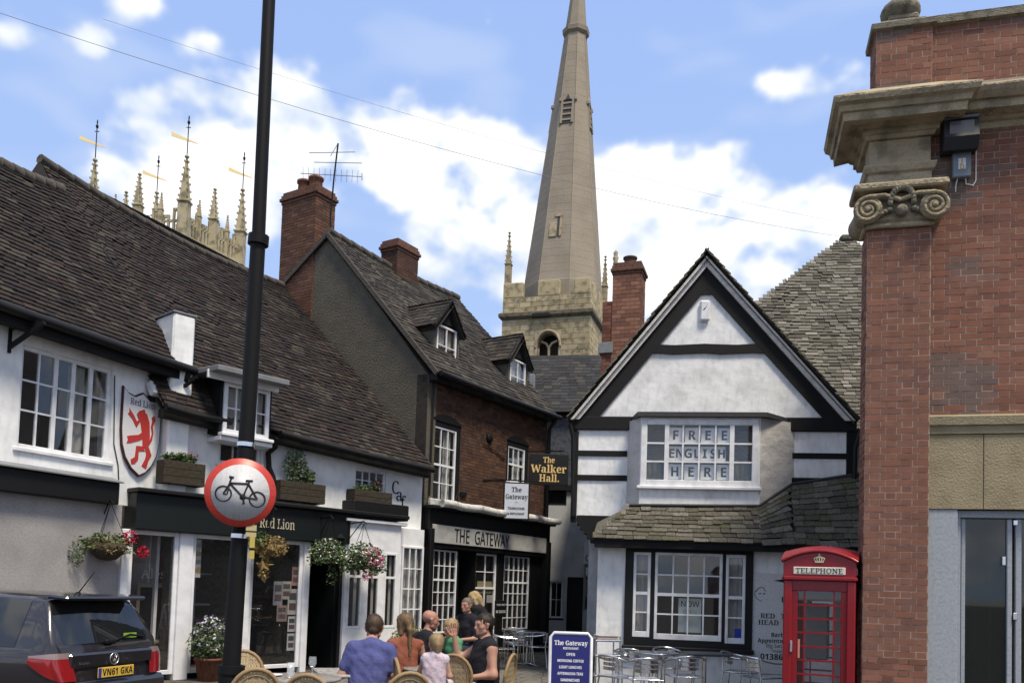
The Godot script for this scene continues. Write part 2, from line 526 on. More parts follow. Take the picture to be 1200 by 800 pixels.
func roofing(parent: Node, called: String, e0: Vector3, e1: Vector3, t0: Vector3, t1: Vector3, rows: int, tw: float, th: float, cols: Array, o := {}):
	var sag: float = o.get("sag", 0.0)
	var jit: float = o.get("jit", 0.006)
	var as_parts: bool = o.get("parts", false)
	var hole: Callable = o.get("keep", func(_p): return true)
	var up := (e1 - e0).cross(t0 - e0).normalized()
	if up.y < 0: up = -up
	var fsag := func(a, b): return -sag * sin(PI * clampf(a, 0, 1)) * b
	# the deck below
	var d := mb()
	d.smooth(true)
	var lift: float = o.get("deck_drop", 0.03)
	var nu := 10
	var nv := 5
	for i in nu:
		for j in nv:
			var P := []
			for k in [[0, 0], [1, 0], [1, 1], [0, 1]]:
				var a := float(i + k[0]) / nu
				var b := float(j + k[1]) / nv
				P.append(bilin(e0, e1, t0, t1, a, b) - up * lift + Vector3(0, fsag.call(a, b), 0))
			d.quad(P[0], P[1], P[2], P[3])
			d.quad(P[3] - up * 0.1, P[2] - up * 0.1, P[1] - up * 0.1, P[0] - up * 0.1)
	part(parent, "roof_deck", d.mesh(), o.get("deck", M.deck))
	var xf := []
	var cl := []
	var wob := FastNoiseLite.new()
	wob.seed = 91
	wob.frequency = 0.55
	wob.fractal_octaves = 3
	var lich := FastNoiseLite.new()
	lich.seed = 17
	lich.frequency = 1.3
	lich.fractal_octaves = 4
	var uneven: float = o.get("uneven", 0.05)
	for r in rows:
		var b0 := float(r) / rows
		var b1 := float(r + 1) / rows
		var L0 := bilin(e0, e1, t0, t1, 0, b0)
		var R0 := bilin(e0, e1, t0, t1, 1, b0)
		var width := L0.distance_to(R0)
		var vary: float = o.get("vary", 0.0)
		var x := -rng.randf() * tw
		while x < width:
			var w := tw * (1.0 + rng.randf_range(-vary, vary))
			var xa := maxf(x, 0.0)
			var xb := minf(x + w, width)
			x += w
			if xb - xa < 0.03: continue
			var a := (xa + xb) / 2.0 / width
			var p := bilin(e0, e1, t0, t1, a, b0) + Vector3(0, fsag.call(a, b0), 0)
			var q := bilin(e0, e1, t0, t1, a, b1) + Vector3(0, fsag.call(a, b1), 0)
			if not hole.call(p.lerp(q, 0.5)): continue
			p += up * wob.get_noise_3dv(p) * uneven * sin(PI * clampf(b0, 0.0, 1.0))
			q += up * wob.get_noise_3dv(q) * uneven * sin(PI * clampf(b1, 0.0, 1.0))
			var s := q - p
			var row := s.length()
			var X := (bilin(e0, e1, t0, t1, minf(a + 0.01, 1), b0) - bilin(e0, e1, t0, t1, maxf(a - 0.01, 0), b0)).normalized()
			var Yv := (s.normalized() - up * (th * 0.9 / row)).normalized()
			var Z := X.cross(Yv).normalized()
			Yv = Z.cross(X)
			var spin := rng.randf_range(-1, 1) * jit * 3.0
			if rng.randf() < 0.012:      # a slipped tile
				spin *= 5.0
				p -= s.normalized() * row * rng.randf_range(0.2, 0.5)
			var B := Basis(X, Yv, Z).rotated(Z, spin)
			var c := p + Yv * row * 0.62 + Z * (th * 0.5 + rng.randf_range(0, jit)) + Yv * rng.randf_range(-1, 1) * jit
			xf.append(Transform3D(B * Basis.from_scale(Vector3(xb - xa - rng.randf_range(0.003, 0.010), row * 1.25, th * rng.randf_range(0.75, 1.25))), c))
			var col: Color = cols[rng.randi() % cols.size()]
			var pat := lich.get_noise_3dv(p * 1.0)
			col = col * rng.randf_range(0.72, 1.25) * (1.0 + 0.45 * wob.get_noise_3dv(p * 2.3 + Vector3(7, 3, 1)))
			if pat > 0.22 and rng.randf() < 0.5: col = col.lerp(o.get("lichen", Color(0.075, 0.068, 0.052)), 0.55)
			cl.append(col)
	if as_parts:
		var um := mb()
		um.cb(-0.5, -0.5, -0.5, 0.5, 0.5, 0.5, 0.06)
		var box := um.mesh()
		for i in xf.size():
			part(parent, called, box, o.mats[rng.randi() % o.mats.size()], xf[i])
		return xf.size()
	var mm := MultiMesh.new()
	mm.transform_format = MultiMesh.TRANSFORM_3D
	mm.use_colors = true
	var bm := BoxMesh.new()
	bm.size = Vector3.ONE
	mm.mesh = bm
	mm.instance_count = xf.size()
	for i in xf.size():
		mm.set_instance_transform(i, xf[i])
		var c: Color = cl[i]
		c.a = 1
		mm.set_instance_color(i, c)
	var mi := MultiMeshInstance3D.new()
	mi.multimesh = mm
	mi.material_override = M.tile_vc
	mi.name = called
	mi.set_meta("kind", "stuff")
	parent.add_child(mi, true)
	return xf.size()

# bricks on a flat face; joined ("stuff") or one by one
func bricks(parent: Node, x0: float, y0: float, x1: float, y1: float, z: float, holes: Array, o := {}):
	var ch: float = o.get("course", 0.075)
	var bl: float = o.get("len", 0.225)
	var joint: float = o.get("joint", 0.010)
	var out: float = o.get("out", 0.006)
	var parts: bool = o.get("parts", false)
	var cols: Array = o.get("cols", [L(0.21, 0.085, 0.05)])
	var T: Transform3D = o.get("T", Transform3D())
	var keep: Callable = o.get("keep", func(_x, _y): return true)
	var nrow := int(round((y1 - y0) / ch))
	ch = (y1 - y0) / nrow
	var b := mb()
	var cache := {}
	var soot := FastNoiseLite.new()
	soot.seed = 23
	soot.frequency = 0.9
	soot.fractal_octaves = 4
	var count := 0
	for r in nrow:
		var ya := y0 + r * ch
		var x := x0 - (bl * 0.5 if r % 2 else 0.0)
		if o.get("flemish", false): x = x0 - (bl * 0.75 if r % 2 else 0.0)
		var k := 0
		while x < x1 - 0.005:
			var w := bl
			if o.get("flemish", false):
				w = bl if k % 2 == 0 else bl * 0.5
			k += 1
			var xa := maxf(x, x0)
			var xb := minf(x + w, x1)
			x += w
			if xb - xa < 0.03: continue
			var skip := false
			for h in holes:
				if xb > h[0] + 0.001 and xa < h[2] - 0.001 and ya + ch > h[1] + 0.02 and ya < h[3] - 0.02:
					if xa < h[0] and h[0] - xa > 0.03: xb = h[0]
					elif xb > h[2] and xb - h[2] > 0.03: xa = h[2]
					else: skip = true
			if skip or not keep.call((xa + xb) / 2, ya + ch / 2): continue
			var c: Color = cols[rng.randi() % cols.size()] * (rng.randf_range(0.9, 1.1) if o.get("even", false) else rng.randf_range(0.75, 1.2))
			var dz := rng.randf_range(-0.002, 0.003)
			var dirt := soot.get_noise_2d(xa, ya) if o.get("soot", 0.0) > 0.0 else -1.0
			if dirt > 0.05: c = c.lerp(Color(0.15, 0.135, 0.125), minf(0.85, (dirt - 0.05) * 4.0) * o.soot)
			if parts:
				var wl := xb - xa - joint
				var key := int(round(wl * 250))
				if not cache.has(key):
					var q := mb()
					q.bx(-key / 500.0, -(ch - joint) / 2, -0.03, key / 500.0, (ch - joint) / 2, out)
					cache[key] = q.mesh()
				part(parent, o.get("called", "brick"), cache[key], o.mats[o.mats.size() - 1 - rng.randi() % 2 if dirt > 0.26 else rng.randi() % o.mats.size()], T * Transform3D(Basis(), Vector3((xa + xb) / 2, ya + ch / 2, z + dz)))
				count += 1
			else:
				c.a = 1
				b.st.set_color(c)
				b.bx(xa + joint / 2, ya + joint / 2, z - 0.02, xb - joint / 2, ya + ch - joint / 2, z + out + dz, T)
				count += 1
	if not parts and count > 0:
		var mi := part(parent, "bricks", b.mesh(), M.brick_vc)
		mi.set_meta("kind", "stuff")
	return count

func lettering(parent: Node, text: String, m: Material, size: float, T: Transform3D, o := {}) -> MeshInstance3D:
	var t := TextMesh.new()
	t.text = text
	var f := SystemFont.new()
	f.font_names = PackedStringArray([o.get("font", "Droid Sans")])
	f.font_weight = o.get("weight", 400)
	t.font = f
	t.font_size = 64
	t.pixel_size = size / 46.0      # size = height of a capital
	t.depth = o.get("depth", 0.006)
	t.curve_step = 2.0
	var mi := part(parent, "lettering", t, m, T * Transform3D(Basis.from_scale(Vector3(o.get("sx", 1.0), 1, 1)), Vector3.ZERO))
	return mi

# ================================================================ the scene
var TA: Transform3D
var TB: Transform3D
var TG: Transform3D
var TH: Transform3D
var TC: Transform3D

func _ready():
	rng.seed = 20240611
	setup_camera()
	make_materials()
	setup_sky()
	var dA := Vector3(0.45, 0, -1)
	var pa := gp(150, 13.5)
	TA = fac(pa - dA * 2.2, pa)
	TB = fac(pa, gp(493, 18.1))
	TG = fac(gp(493, 18.2), gp(640, 22.7))
	TH = fac(gp(676, 16.0), gp(1010, 15.3))
	TC = fac(gp(1010, 10.3), gp(1010, 10.3) + Vector3(0.966, 0, 0.26))
	build_ground()
	build_pub()
	build_cafe()
	build_gateway()
	build_alley()
	build_house()
	build_hip_house()
	build_bank()
	build_church()
	build_bell_tower()
	build_street_furniture()
	build_plants()
	build_car()
	build_seating()
	build_people()

func setup_camera():
	var roll := deg_to_rad(1.9)
	var pitch := deg_to_rad(2.9)
	CB = Basis(Vector3.RIGHT, pitch) * Basis(Vector3.BACK, roll)
	var c := Camera3D.new()
	c.name = "camera"
	c.transform = Transform3D(CB, CAM)
	c.near = 0.1
	c.far = 2000.0
	c.projection = Camera3D.PROJECTION_FRUSTUM
	c.size = 0.8 * c.near
	c.frustum_offset = Vector2(0, (CY - 400.0) / F * c.near)
	add_child(c)
	c.current = true

func setup_sky():
	var env := Environment.new()
	env.background_mode = Environment.BG_SKY
	var sky := Sky.new()
	var pm := PanoramaSkyMaterial.new()
	pm.panorama = sky_picture()
	sky.sky_material = pm
	env.sky = sky
	env.background_energy_multiplier = 1.0
	env.tonemap_mode = Environment.TONE_MAPPER_LINEAR
	env.tonemap_exposure = 2.3
	env.sdfgi_enabled = true
	env.ssao_enabled = true
	env.ssil_enabled = true
	var we := WorldEnvironment.new()
	we.name = "world_environment"
	we.environment = env
	add_child(we)
	var sun := DirectionalLight3D.new()
	sun.name = "sun"
	sun.light_color = Color(1.0, 0.95, 0.86)
	sun.light_energy = 0.72
	sun.light_angular_distance = 14.0
	sun.shadow_enabled = true
	add_child(sun)
	var to_sun := Vector3(0.42, 1.40, 0.60).normalized()
	sun.look_at_from_position(to_sun * 100.0, Vector3.ZERO, Vector3.UP)

# air and clouds for every direction
func sky_picture() -> ImageTexture:
	var w := 2048
	var h := 1024
	var data := PackedFloat32Array()
	data.resize(w * h * 3)
	var n1 := FastNoiseLite.new()
	n1.seed = 41
	n1.frequency = 4.4
	n1.fractal_octaves = 6
	n1.fractal_gain = 0.58
	var n2 := FastNoiseLite.new()
	n2.seed = 77
	n2.frequency = 3.2
	n2.fractal_octaves = 3
	# cloud banks: bearing and height in pixels of the view, size, strength
	var banks := []
	for q in [[560, 190, 75, 60, 1.1], [600, 250, 110, 60, 1.0], [770, 235, 90, 55, 1.1], [840, 290, 150, 65, 1.1], [950, 270, 90, 60, 1.1], [720, 330, 200, 60, 0.7],
			[190, 140, 90, 55, 1.0], [280, 120, 70, 55, 0.95], [160, 230, 80, 70, 1.0], [400, 155, 90, 40, 0.85], [330, 240, 110, 50, 0.7], [460, 195, 60, 28, 0.7],
			[110, 50, 34, 22, 0.6], [165, 8, 36, 20, 0.6], [232, 48, 36, 20, 0.55], [5, 40, 30, 20, 0.5], [925, 100, 75, 24, 0.85], [985, 72, 50, 24, 0.8], [860, 170, 35, 30, 0.5], [345, 110, 40, 20, 0.5], [560, 420, 40, 25, 0.3]]:
		banks.append(q)
	var inv := CB.inverse()
	var k := 0
	for y in h:
		var el := PI / 2.0 - PI * (y + 0.5) / h
		var ce := cos(el)
		var se := sin(el)
		if el < -0.04:
			var g := Vector3(0.30, 0.29, 0.27)
			for x in w:
				data[k] = g.x; data[k + 1] = g.y; data[k + 2] = g.z
				k += 3
			continue
		var t := pow(clampf(1.0 - se, 0, 1), 2.0)
		var air := Vector3(0.142, 0.212, 0.400).lerp(Vector3(0.245, 0.325, 0.450), t)
		for x in w:
			var az := TAU * (x + 0.5) / w
			var d := Vector3(sin(az) * ce, se, -cos(az) * ce)
			var bias := 0.03
			if d.z < -0.3:
				var c := inv * d
				var u := 600.0 - F * c.x / c.z
				var v := CY + F * c.y / c.z
				var inside := smoothstep(-260, -20, u) * smoothstep(1460, 1220, u) * smoothstep(-300, -40, v)
				if inside > 0.0:
					var b := -0.52
					for q in banks:
						var dx: float = (u - q[0]) / q[2]
						var dy: float = (v - q[1]) / q[3]
						var r := dx * dx + dy * dy
						if r < 6.0:
							b += q[4] * exp(-r * 0.9)
					bias = lerpf(bias, minf(b * 1.1, 0.34), inside)
			var nn := n1.get_noise_3d(d.x * 1.6, d.y * 2.4, d.z * 1.6)
			var dens := nn * 0.95 + bias
			var cov := smoothstep(-0.15, 0.26, dens)
			cov = maxf(cov, 0.30 * smoothstep(0.05, 0.55, n2.get_noise_3d(d.x * 1.3 + 5.0, d.y * 3.4, d.z * 1.3)))
			var thick := smoothstep(-0.05, 0.55, dens + 0.4 * n2.get_noise_3d(d.x * 2, d.y * 3, d.z * 2))
			var cl := Vector3(0.32, 0.36, 0.425).lerp(Vector3(0.53, 0.53, 0.535), thick)
			var o := air.lerp(cl, cov * 0.97)
			data[k] = o.x; data[k + 1] = o.y; data[k + 2] = o.z
			k += 3
	var im := Image.create_from_data(w, h, false, Image.FORMAT_RGBF, data.to_byte_array())
	return ImageTexture.create_from_image(im)

func build_ground():
	var b := mb()
	b.quad(Vector3(-600, 0, 300), Vector3(600, 0, 300), Vector3(600, 0, -900), Vector3(-600, 0, -900))
	structure("ground", b.mesh(), M.asphalt)
	# flagstones of the pedestrian street, laid 4 mm above their bed
	var bed := mb()
	bed.quad(Vector3(-7, 0.004, -6), Vector3(6, 0.004, -6), Vector3(6, 0.004, -26), Vector3(-7, 0.004, -26))
	var pv := structure("pavement", bed.mesh(), M.mortar_dark)
	var cache := []
	for w in [0.595, 0.445, 0.745]:
		var q := mb()
		q.cb(-w / 2 + 0.004, -0.03, -0.29, w / 2 - 0.004, 0.02, 0.29, 0.006)
		cache.append([w, q.mesh()])
	for r in 24:
		var z := -11.0 - 0.6 * r
		var x := -2.6 + rng.randf() * -0.4
		while x < 2.6:
			var q = cache[rng.randi() % 3]
			part(pv, "paving_slab", q[1], M.slab_a if rng.randf() < 0.55 else M.slab_b, Transform3D(Basis(), Vector3(x + q[0] / 2, rng.randf_range(-0.002, 0.002), z)))
			x += q[0]

# ---------------------------------------------------------------- white pub block at the left
var tile_cols := [Color(0.0264, 0.0178, 0.0165), Color(0.0218, 0.0152, 0.0158), Color(0.0323, 0.0205, 0.0172), Color(0.0238, 0.0185, 0.0198), Color(0.0409, 0.0304, 0.0271), Color(0.0172, 0.0125, 0.0132), Color(0.0304, 0.0251, 0.0224), Color(0.0251, 0.0191, 0.0165)]

func inv(T: Transform3D, p: Vector3) -> Vector3:
	return T.affine_inverse() * p

func gutter(parent: Node, a: Vector3, b: Vector3, r := 0.06, m: Material = null):
	var g := mb()
	var pts := []
	for i in 9:
		pts.append(a.lerp(b, i / 8.0) + Vector3(0, -0.02 * sin(PI * i / 8.0) + rng.randf_range(-0.004, 0.004), 0))
	g.tube(pts, r, 8)
	part(parent, "gutter", g.mesh(), M.black_paint if m == null else m)

func pipe(parent: Node, pts: Array, r := 0.045):
	var g := mb()
	g.tube(pts, r, 8)
	part(parent, "drainpipe", g.mesh(), M.black_paint)

func build_pub():
	var o := thing("pub_building", "white rendered pub with steep brown tiled roof and a red lion shield on its wall", "pub", TA)
	var x1 := on(TA, 199, 500).x
	var eave := on(TA, 110, 392).y
	var fz := 0.22
	var fb0 := on(TA, 70, 583, fz).y
	var fb1 := on(TA, 70, 556, fz).y
	var wr := rp(TA, 22, 417, 131, 533)
	wallh(o, "upper_wall", -0.05, fb0 + 0.02, x1, eave + 0.05, 0.0, 0.28, [wr], M.white_wall)
	var xr := on(TA, 138, 680, 0.06).x
	wallh(o, "lower_wall", -0.05, 0.0, xr, fb0 + 0.01, 0.06, 0.3, [], M.grey_render)
	var beam := mb()
	beam.cb(-0.05, fb0, -0.1, on(TA, 140, 580, fz).x, fb1, fz, 0.015)
	part(o, "fascia_beam", beam.mesh(), M.black_paint)
	var cap := mb()
	cap.prism(PackedVector2Array([Vector2(0.0, fb1 + 0.10), Vector2(fz + 0.06, fb1 + 0.02), Vector2(fz + 0.06, fb1 + 0.002), Vector2(0.0, fb1 + 0.002)]), -0.3, on(TA, 141, 580, fz).x, Transform3D(Basis(Vector3(0, 0, 1), Vector3.UP, Vector3(1, 0, 0)), Vector3.ZERO))
	part(o, "lead_cap", cap.mesh(), M.lead)
	# two-light casement with a top hung pane: 5 columns, 3 rows
	window(o, wr, -0.05, 5, 3, {"fw": 0.06, "bw": 0.025, "gx": [0, 0.18, 0.37, 0.575, 0.79, 1.0], "thick_x": [2, 3, 4], "gy": [0, 0.36, 0.68, 1.0], "room": 1.5,
		"curtains": [[0.58, 0.79], [0.0, 0.05]]})
	# roof: from the eaves to a ridge set well back, the verge running up to the taller roof behind
	var e0 := Vector3(-0.6, on(TA, 0, 352, 0.32).y, 0.32)
	var er := on(TA, 219, 431, 0.32)
	e0.y = lerpf(e0.y, er.y, 0.4)
	var t0 := on(TA, -40, 171, -1.9)
	var t1 := on(TA, 74, 224, -1.9)
	roofing(o, "roof_tiles", e0, er, t0, t1, 36, 0.17, 0.022, tile_cols, {"sag": 0.05, "jit": 0.008, "vary": 0.1})
	var rd := mb()
	var n := 9
	for i in n:
		var p := t0.lerp(t1, (i + 0.02) / n)
		var q := t0.lerp(t1, (i + 0.97) / n)
		rd.tube([p + Vector3(0, 0.03 - 0.05 * sin(PI * i / n), -0.04), q + Vector3(0, 0.02 - 0.05 * sin(PI * (i + 1) / n), -0.04)], 0.11, 8)
	part(o, "ridge_tiles", rd.mesh(), M.ridge)
	var bk := mb()
	bk.quad(t1, t0, t0 + Vector3(0, -3.6, -2.0), t1 + Vector3(0, -3.6, -2.0))
	part(o, "rear_slope", bk.mesh(), M.deck)
	# verge board under the right end of the tiles and black eaves boards
	var eb := mb()
	eb.bar(e0 + Vector3(0, -0.14, -0.1), er + Vector3(0.02, -0.14, -0.1), 0.16, 0.16)
	eb.bar(er + Vector3(-0.03, -0.09, -0.02), t1 + Vector3(-0.03, -0.09, 0), 0.05, 0.14)
	part(o, "eaves_board", eb.mesh(), M.black_timber)
	gutter(o, e0 + Vector3(0, -0.03, 0.06), er + Vector3(0.12, -0.03, 0.06), 0.07)
	# down pipe with swan neck
	var dp := on(TA, 202, 500, 0.07)
	pipe(o, [Vector3(er.x + 0.02, er.y - 0.05, 0.36), Vector3(er.x - 0.02, er.y - 0.22, 0.3), Vector3(dp.x, er.y - 0.5, 0.09), Vector3(dp.x, on(TA, 200, 552, 0.09).y, 0.09)], 0.05)
	var w2 := mb()   # end wall so that the block is closed
	w2.bx(x1 - 0.02, 0, -4, x1, eave - 0.3, -0.28)
	w2.bx(-0.05, 0, -4.0, -0.03, eave - 0.3, -0.28)
	w2.bx(-0.03, 0, -4.02, x1 - 0.02, eave - 0.3, -4)
	part(o, "end_wall", w2.mesh(), M.white_wall)
	# wires and small fixings on the wall
	var cbm := mb()
	cbm.tube([on(TA, 134, 440, 0.015), on(TA, 133, 520, 0.015), on(TA, 138, 545, 0.015), on(TA, 139, 568, 0.015)], 0.008, 5)
	part(o, "cable", cbm.mesh(), M.black_paint)
	# wrought brackets
	for q in [[12, 384, 16, 415, 38, 385], [197, 446, 199, 473, 217, 447]]:
		var a := on(TA, q[0], q[1], 0.02)
		var c := on(TA, q[2], q[3], 0.02)
		var tip := Vector3(a.x, a.y + 0.03, 0.0) + Vector3(0.10, 0.02, 0.55)
		var k := mb()
		k.bar(Vector3(a.x, c.y, 0.02), a, 0.035, 0.035)
		k.bar(a + Vector3(0, -0.02, 0), tip, 0.03, 0.03)
		k.bar(Vector3(a.x, c.y + 0.08, 0.02), tip, 0.05, 0.05)
		var br := thing("wall_bracket", "black iron sign bracket fixed beside the pub casement window" if q[0] < 100 else "black iron bracket by the drainpipe at the pub corner", "bracket", TA)
		part(br, "bracket_arm", k.mesh(), M.iron)
	# floodlight above the shield
	var fl := thing("wall_floodlight", "small white floodlight over the red lion shield", "lamp", Transform3D(TA.basis, TA * on(TA, 177, 466, 0.06)))
	var f1 := mb()
	f1.cb(-0.09, 0.02, -0.02, 0.09, 0.26, 0.10, 0.015, Transform3D(Basis(Vector3.RIGHT, -0.5), Vector3(0, 0, 0.08)))
	part(fl, "lamp_body", f1.mesh(), M.white_paint)
	var f2 := mb()
	f2.bx(-0.03, -0.06, -0.06, 0.03, 0.04, 0.06)
	f2.tube([Vector3(0.05, 0.05, 0.03), Vector3(0.14, 0.13, 0.06), Vector3(0.2, 0.11, -0.05)], 0.012, 6)
	part(fl, "mount", f2.mesh(), M.iron)
	build_shield()

func build_shield():
	var c := on(TA, 165, 507, 0.05)
	var hw: float = (on(TA, 188, 507, 0.05).x - on(TA, 142, 507, 0.05).x) / 2
	var hh: float = (on(TA, 165, 455, 0.05).y - on(TA, 165, 559, 0.05).y) / 2
	var s := thing("pub_shield", "white shield sign with a rampant red lion and pub lettering", "sign", Transform3D(TA.basis, TA * Vector3(c.x, c.y, 0.0)))
	var out := PackedVector2Array()
	for p in [[-1, 0.96], [-0.75, 0.84], [-0.4, 0.80], [0, 0.92], [0.4, 0.78], [0.75, 0.82], [1, 0.92], [0.99, 0.2], [0.97, -0.2], [0.85, -0.5], [0.6, -0.75], [0.3, -0.92], [0, -1.0], [-0.4, -0.86], [-0.75, -0.62], [-0.93, -0.35], [-1, 0]]:
		out.append(Vector2(p[0] * hw, p[1] * hh))
	var r := mb()
	r.prism(out, 0.01, 0.05)
	part(s, "rim", r.mesh(), mat(L(0.05, 0.012, 0.014), 0.5))
	var inner := PackedVector2Array()
	for p in out: inner.append(p * 0.955)
	var f := mb()
	f.prism(inner, 0.05, 0.056)
	part(s, "face", f.mesh(), mat(L(0.76, 0.75, 0.76), 0.5, {"tex": T_fine, "scale": 2.0}))
	var red := mat(L(0.50, 0.045, 0.040), 0.55, {"tex": T_fine, "scale": 4.0})
	# rampant beast facing left: body, head, limbs and tail as cut shapes
	var polys := [[[-0.1, 0.55], [0.25, 0.58], [0.42, 0.35], [0.48, -0.05], [0.42, -0.35], [0.1, -0.35], [0.05, -0.05], [-0.05, 0.2], [-0.12, 0.35]],
		[[-0.32, 0.5], [-0.22, 0.38], [0.0, 0.34], [0.2, 0.5], [0.15, 0.62], [0.08, 0.68], [-0.05, 0.64], [-0.2, 0.6]],
		[[-0.1, 0.35], [-0.3, 0.15], [-0.55, 0.35], [-0.80, 0.46], [-0.72, 0.52], [-0.74, 0.62], [-0.64, 0.56], [-0.45, 0.45], [-0.3, 0.32], [-0.05, 0.42]],
		[[0.1, 0.1], [-0.15, -0.02], [-0.6, -0.08], [-0.78, -0.12], [-0.72, -0.2], [-0.78, -0.3], [-0.6, -0.28], [-0.1, -0.17], [0.15, -0.08]],
		[[0.1, -0.3], [-0.25, -0.32], [-0.3, -0.62], [-0.52, -0.70], [-0.48, -0.82], [-0.3, -0.8], [-0.12, -0.68], [-0.1, -0.45], [0.25, -0.42]],
		[[0.2, -0.3], [0.45, -0.3], [0.62, -0.5], [0.46, -0.66], [0.36, -0.88], [0.10, -0.82], [0.28, -0.62], [0.32, -0.5]],
		[[0.44, -0.25], [0.6, -0.1], [0.66, 0.1], [0.6, 0.28], [0.74, 0.45], [0.66, 0.57], [0.52, 0.5], [0.56, 0.4], [0.5, 0.25], [0.58, 0.08], [0.5, -0.08], [0.4, -0.18]]]
	var step := 0.0
	for q in polys:
		var pl := PackedVector2Array()
		for p in q: pl.append(Vector2(p[0] * hw * 0.92, p[1] * hh * 0.86 - 0.04 * hh))
		if Geometry2D.triangulate_polygon(pl).size() > 0:
			var l := mb()
			step += 0.0006
			l.prism(pl, 0.056, 0.060 + step)
			part(s, "lion", l.mesh(), red)
	lettering(s, "Red Lion", mat(L(0.10, 0.10, 0.14), 0.6), 0.10, Transform3D(Basis(), Vector3(0, hh * 0.66, 0.06)), {"font": "Droid Serif", "sx": 0.85})

# ---------------------------------------------------------------- the long white range with the black shopfront
var cafe_roof := []

func build_cafe():
	var o := thing("cafe_building", "long white range with black pub shopfront under a steep brown tiled roof", "pub", TB)
	var xe := on(TB, 494, 590).x
	var x0 := on(TB, 199, 520).x
	var e0 := on(TB, 192, 474, 0.3)
	var e1 := on(TB, 500, 548, 0.3)
	e1.x = xe + 0.05
	var r0 := inv(TB, at_depth(46, 187, 14.5))
	var r1 := inv(TB, at_depth(331, 335, 20.4))
	cafe_roof = [e0, e1, r0, r1]
	var fz := 0.34
	var ft := on(TB, 275, 588, fz).y
	var fb := on(TB, 275, 628, fz).y
	# windows of the upper floor
	var lw := rp(TB, 257, 515, 306, 545)
	var sw := rp(TB, 416, 551, 452, 576)
	wallh(o, "upper_wall", x0, fb, xe, e0.y - 0.12, 0.0, 0.25, [lw, sw], M.white_wall)
	window(o, lw, -0.05, 3, 1, {"fw": 0.05, "curtains": [[0.6, 1.0]]})
	window(o, sw, -0.03, 4, 2, {"fw": 0.04, "sill": false, "curtains": [[0.0, 1.0, 0.0, 0.4]]})
	roofing(o, "roof_tiles", e0, e1, r0, r1, 52, 0.17, 0.022, tile_cols, {"sag": 0.20, "jit": 0.008, "vary": 0.1})
	var rd := mb()
	for i in 20:
		var a := i / 20.0
		var c := (i + 0.96) / 20.0
		rd.tube([r0.lerp(r1, a) + Vector3(0, 0.02 - 0.2 * sin(PI * a), 0), r0.lerp(r1, c) + Vector3(0, 0.01 - 0.2 * sin(PI * c), 0)], 0.09, 8)
	part(o, "ridge_tiles", rd.mesh(), M.ridge)
	var bk := mb()
	bk.quad(r1, r0, r0 + Vector3(-1.6, -4.2, -2.2), r1 + Vector3(-1.6, -4.2, -2.2))
	bk.tri(r0, r0 + Vector3(0.6, -3.4, 2.4), r0 + Vector3(-1.6, -4.2, -2.2))
	part(o, "rear_slope", bk.mesh(), M.deck)
	var eb := mb()
	eb.bar(e0 + Vector3(0, -0.12, -0.12), e1 + Vector3(-0.06, -0.12, -0.12), 0.14, 0.14)
	part(o, "eaves_board", eb.mesh(), M.black_timber)
	var dx0 := on(TB, 262, 480, 0.1).x
	var dx1 := on(TB, 317, 480, 0.1).x
	gutter(o, e0 + Vector3(0, -0.04, 0.07), e0.lerp(e1, (dx0 - e0.x) / (e1.x - e0.x)) + Vector3(0.0, -0.04, 0.07), 0.06)
	gutter(o, e0.lerp(e1, (dx1 - e0.x) / (e1.x - e0.x)) + Vector3(0.05, -0.04, 0.07), e1 + Vector3(-0.08, -0.04, 0.07), 0.06)
	pipe(o, [on(TB, 324, 513, 0.3), on(TB, 322, 524, 0.22), on(TB, 314, 531, 0.1), on(TB, 315, 548, 0.08), on(TB, 320, 560, 0.08), on(TB, 321, 585, 0.08)], 0.05)
	# half dormer breaking the eaves
	var dr := rp(TB, 262, 452, 316, 511, 0.42)
	var d := sub(o, "dormer")
	var top: float = dr[3] + 0.10
	var ck := mb()
	for x in [dr[0] - 0.05, dr[2]]:
		ck.prism(PackedVector2Array([Vector2(0.38, dr[1]), Vector2(0.38, top), Vector2(-1.5, top), Vector2(-0.6, dr[1])]), x, x + 0.05, Transform3D(Basis(Vector3(0, 0, 1), Vector3.UP, Vector3(1, 0, 0)), Vector3.ZERO))
	part(d, "cheek", ck.mesh(), M.black_timber)
	var dt := mb()
	dt.cb(dr[0] - 0.35, top, -1.6, dr[2] + 0.12, top + 0.09, 0.56, 0.01, Transform3D(Basis(Vector3.RIGHT, 0.05), Vector3.ZERO))
	part(d, "flat_roof", dt.mesh(), M.lead)
	var db := mb()
	db.cb(dr[0] - 0.37, top - 0.12, 0.48, dr[2] + 0.10, top + 0.02, 0.52, 0.006)
	part(d, "fascia_board", db.mesh(), M.white_paint)
	db = mb()
	db.cb(dr[0] - 0.06, dr[1] - 0.14, -0.02, dr[2] + 0.06, dr[1] - 0.062, 0.46, 0.01)
	part(d, "fascia_board", db.mesh(), M.white_paint)
	window(o, dr, 0.42, 4, 2, {"fw": 0.07, "room": 0.8, "gx": [0, 0.22, 0.48, 0.75, 1.0], "thick_x": [2], "sill": true, "curtains": [[0.0, 0.5], [0.7, 1.0]]})
	# rendered chimney breast rising through the eaves
	var bx0 := on(TB, 201, 420, 0.12).x
	var bx1 := on(TB, 227, 420, 0.12).x
	var bt := on(TB, 214, 368, 0.12).y
	var cs := mb()
	cs.cb(bx0, fb + 0.3, -2.3, bx1, bt, 0.12, 0.03)
	part(o, "chimney_breast", cs.mesh(), M.white_wall)
	var cc := mb()
	cc.cb(bx0 - 0.015, bt, -2.3, bx1 + 0.02, bt + 0.03, 0.135, 0.01)
	part(o, "chimney_cap", cc.mesh(), M.lead)
	# ---- shopfront
	var sx0 := -0.08
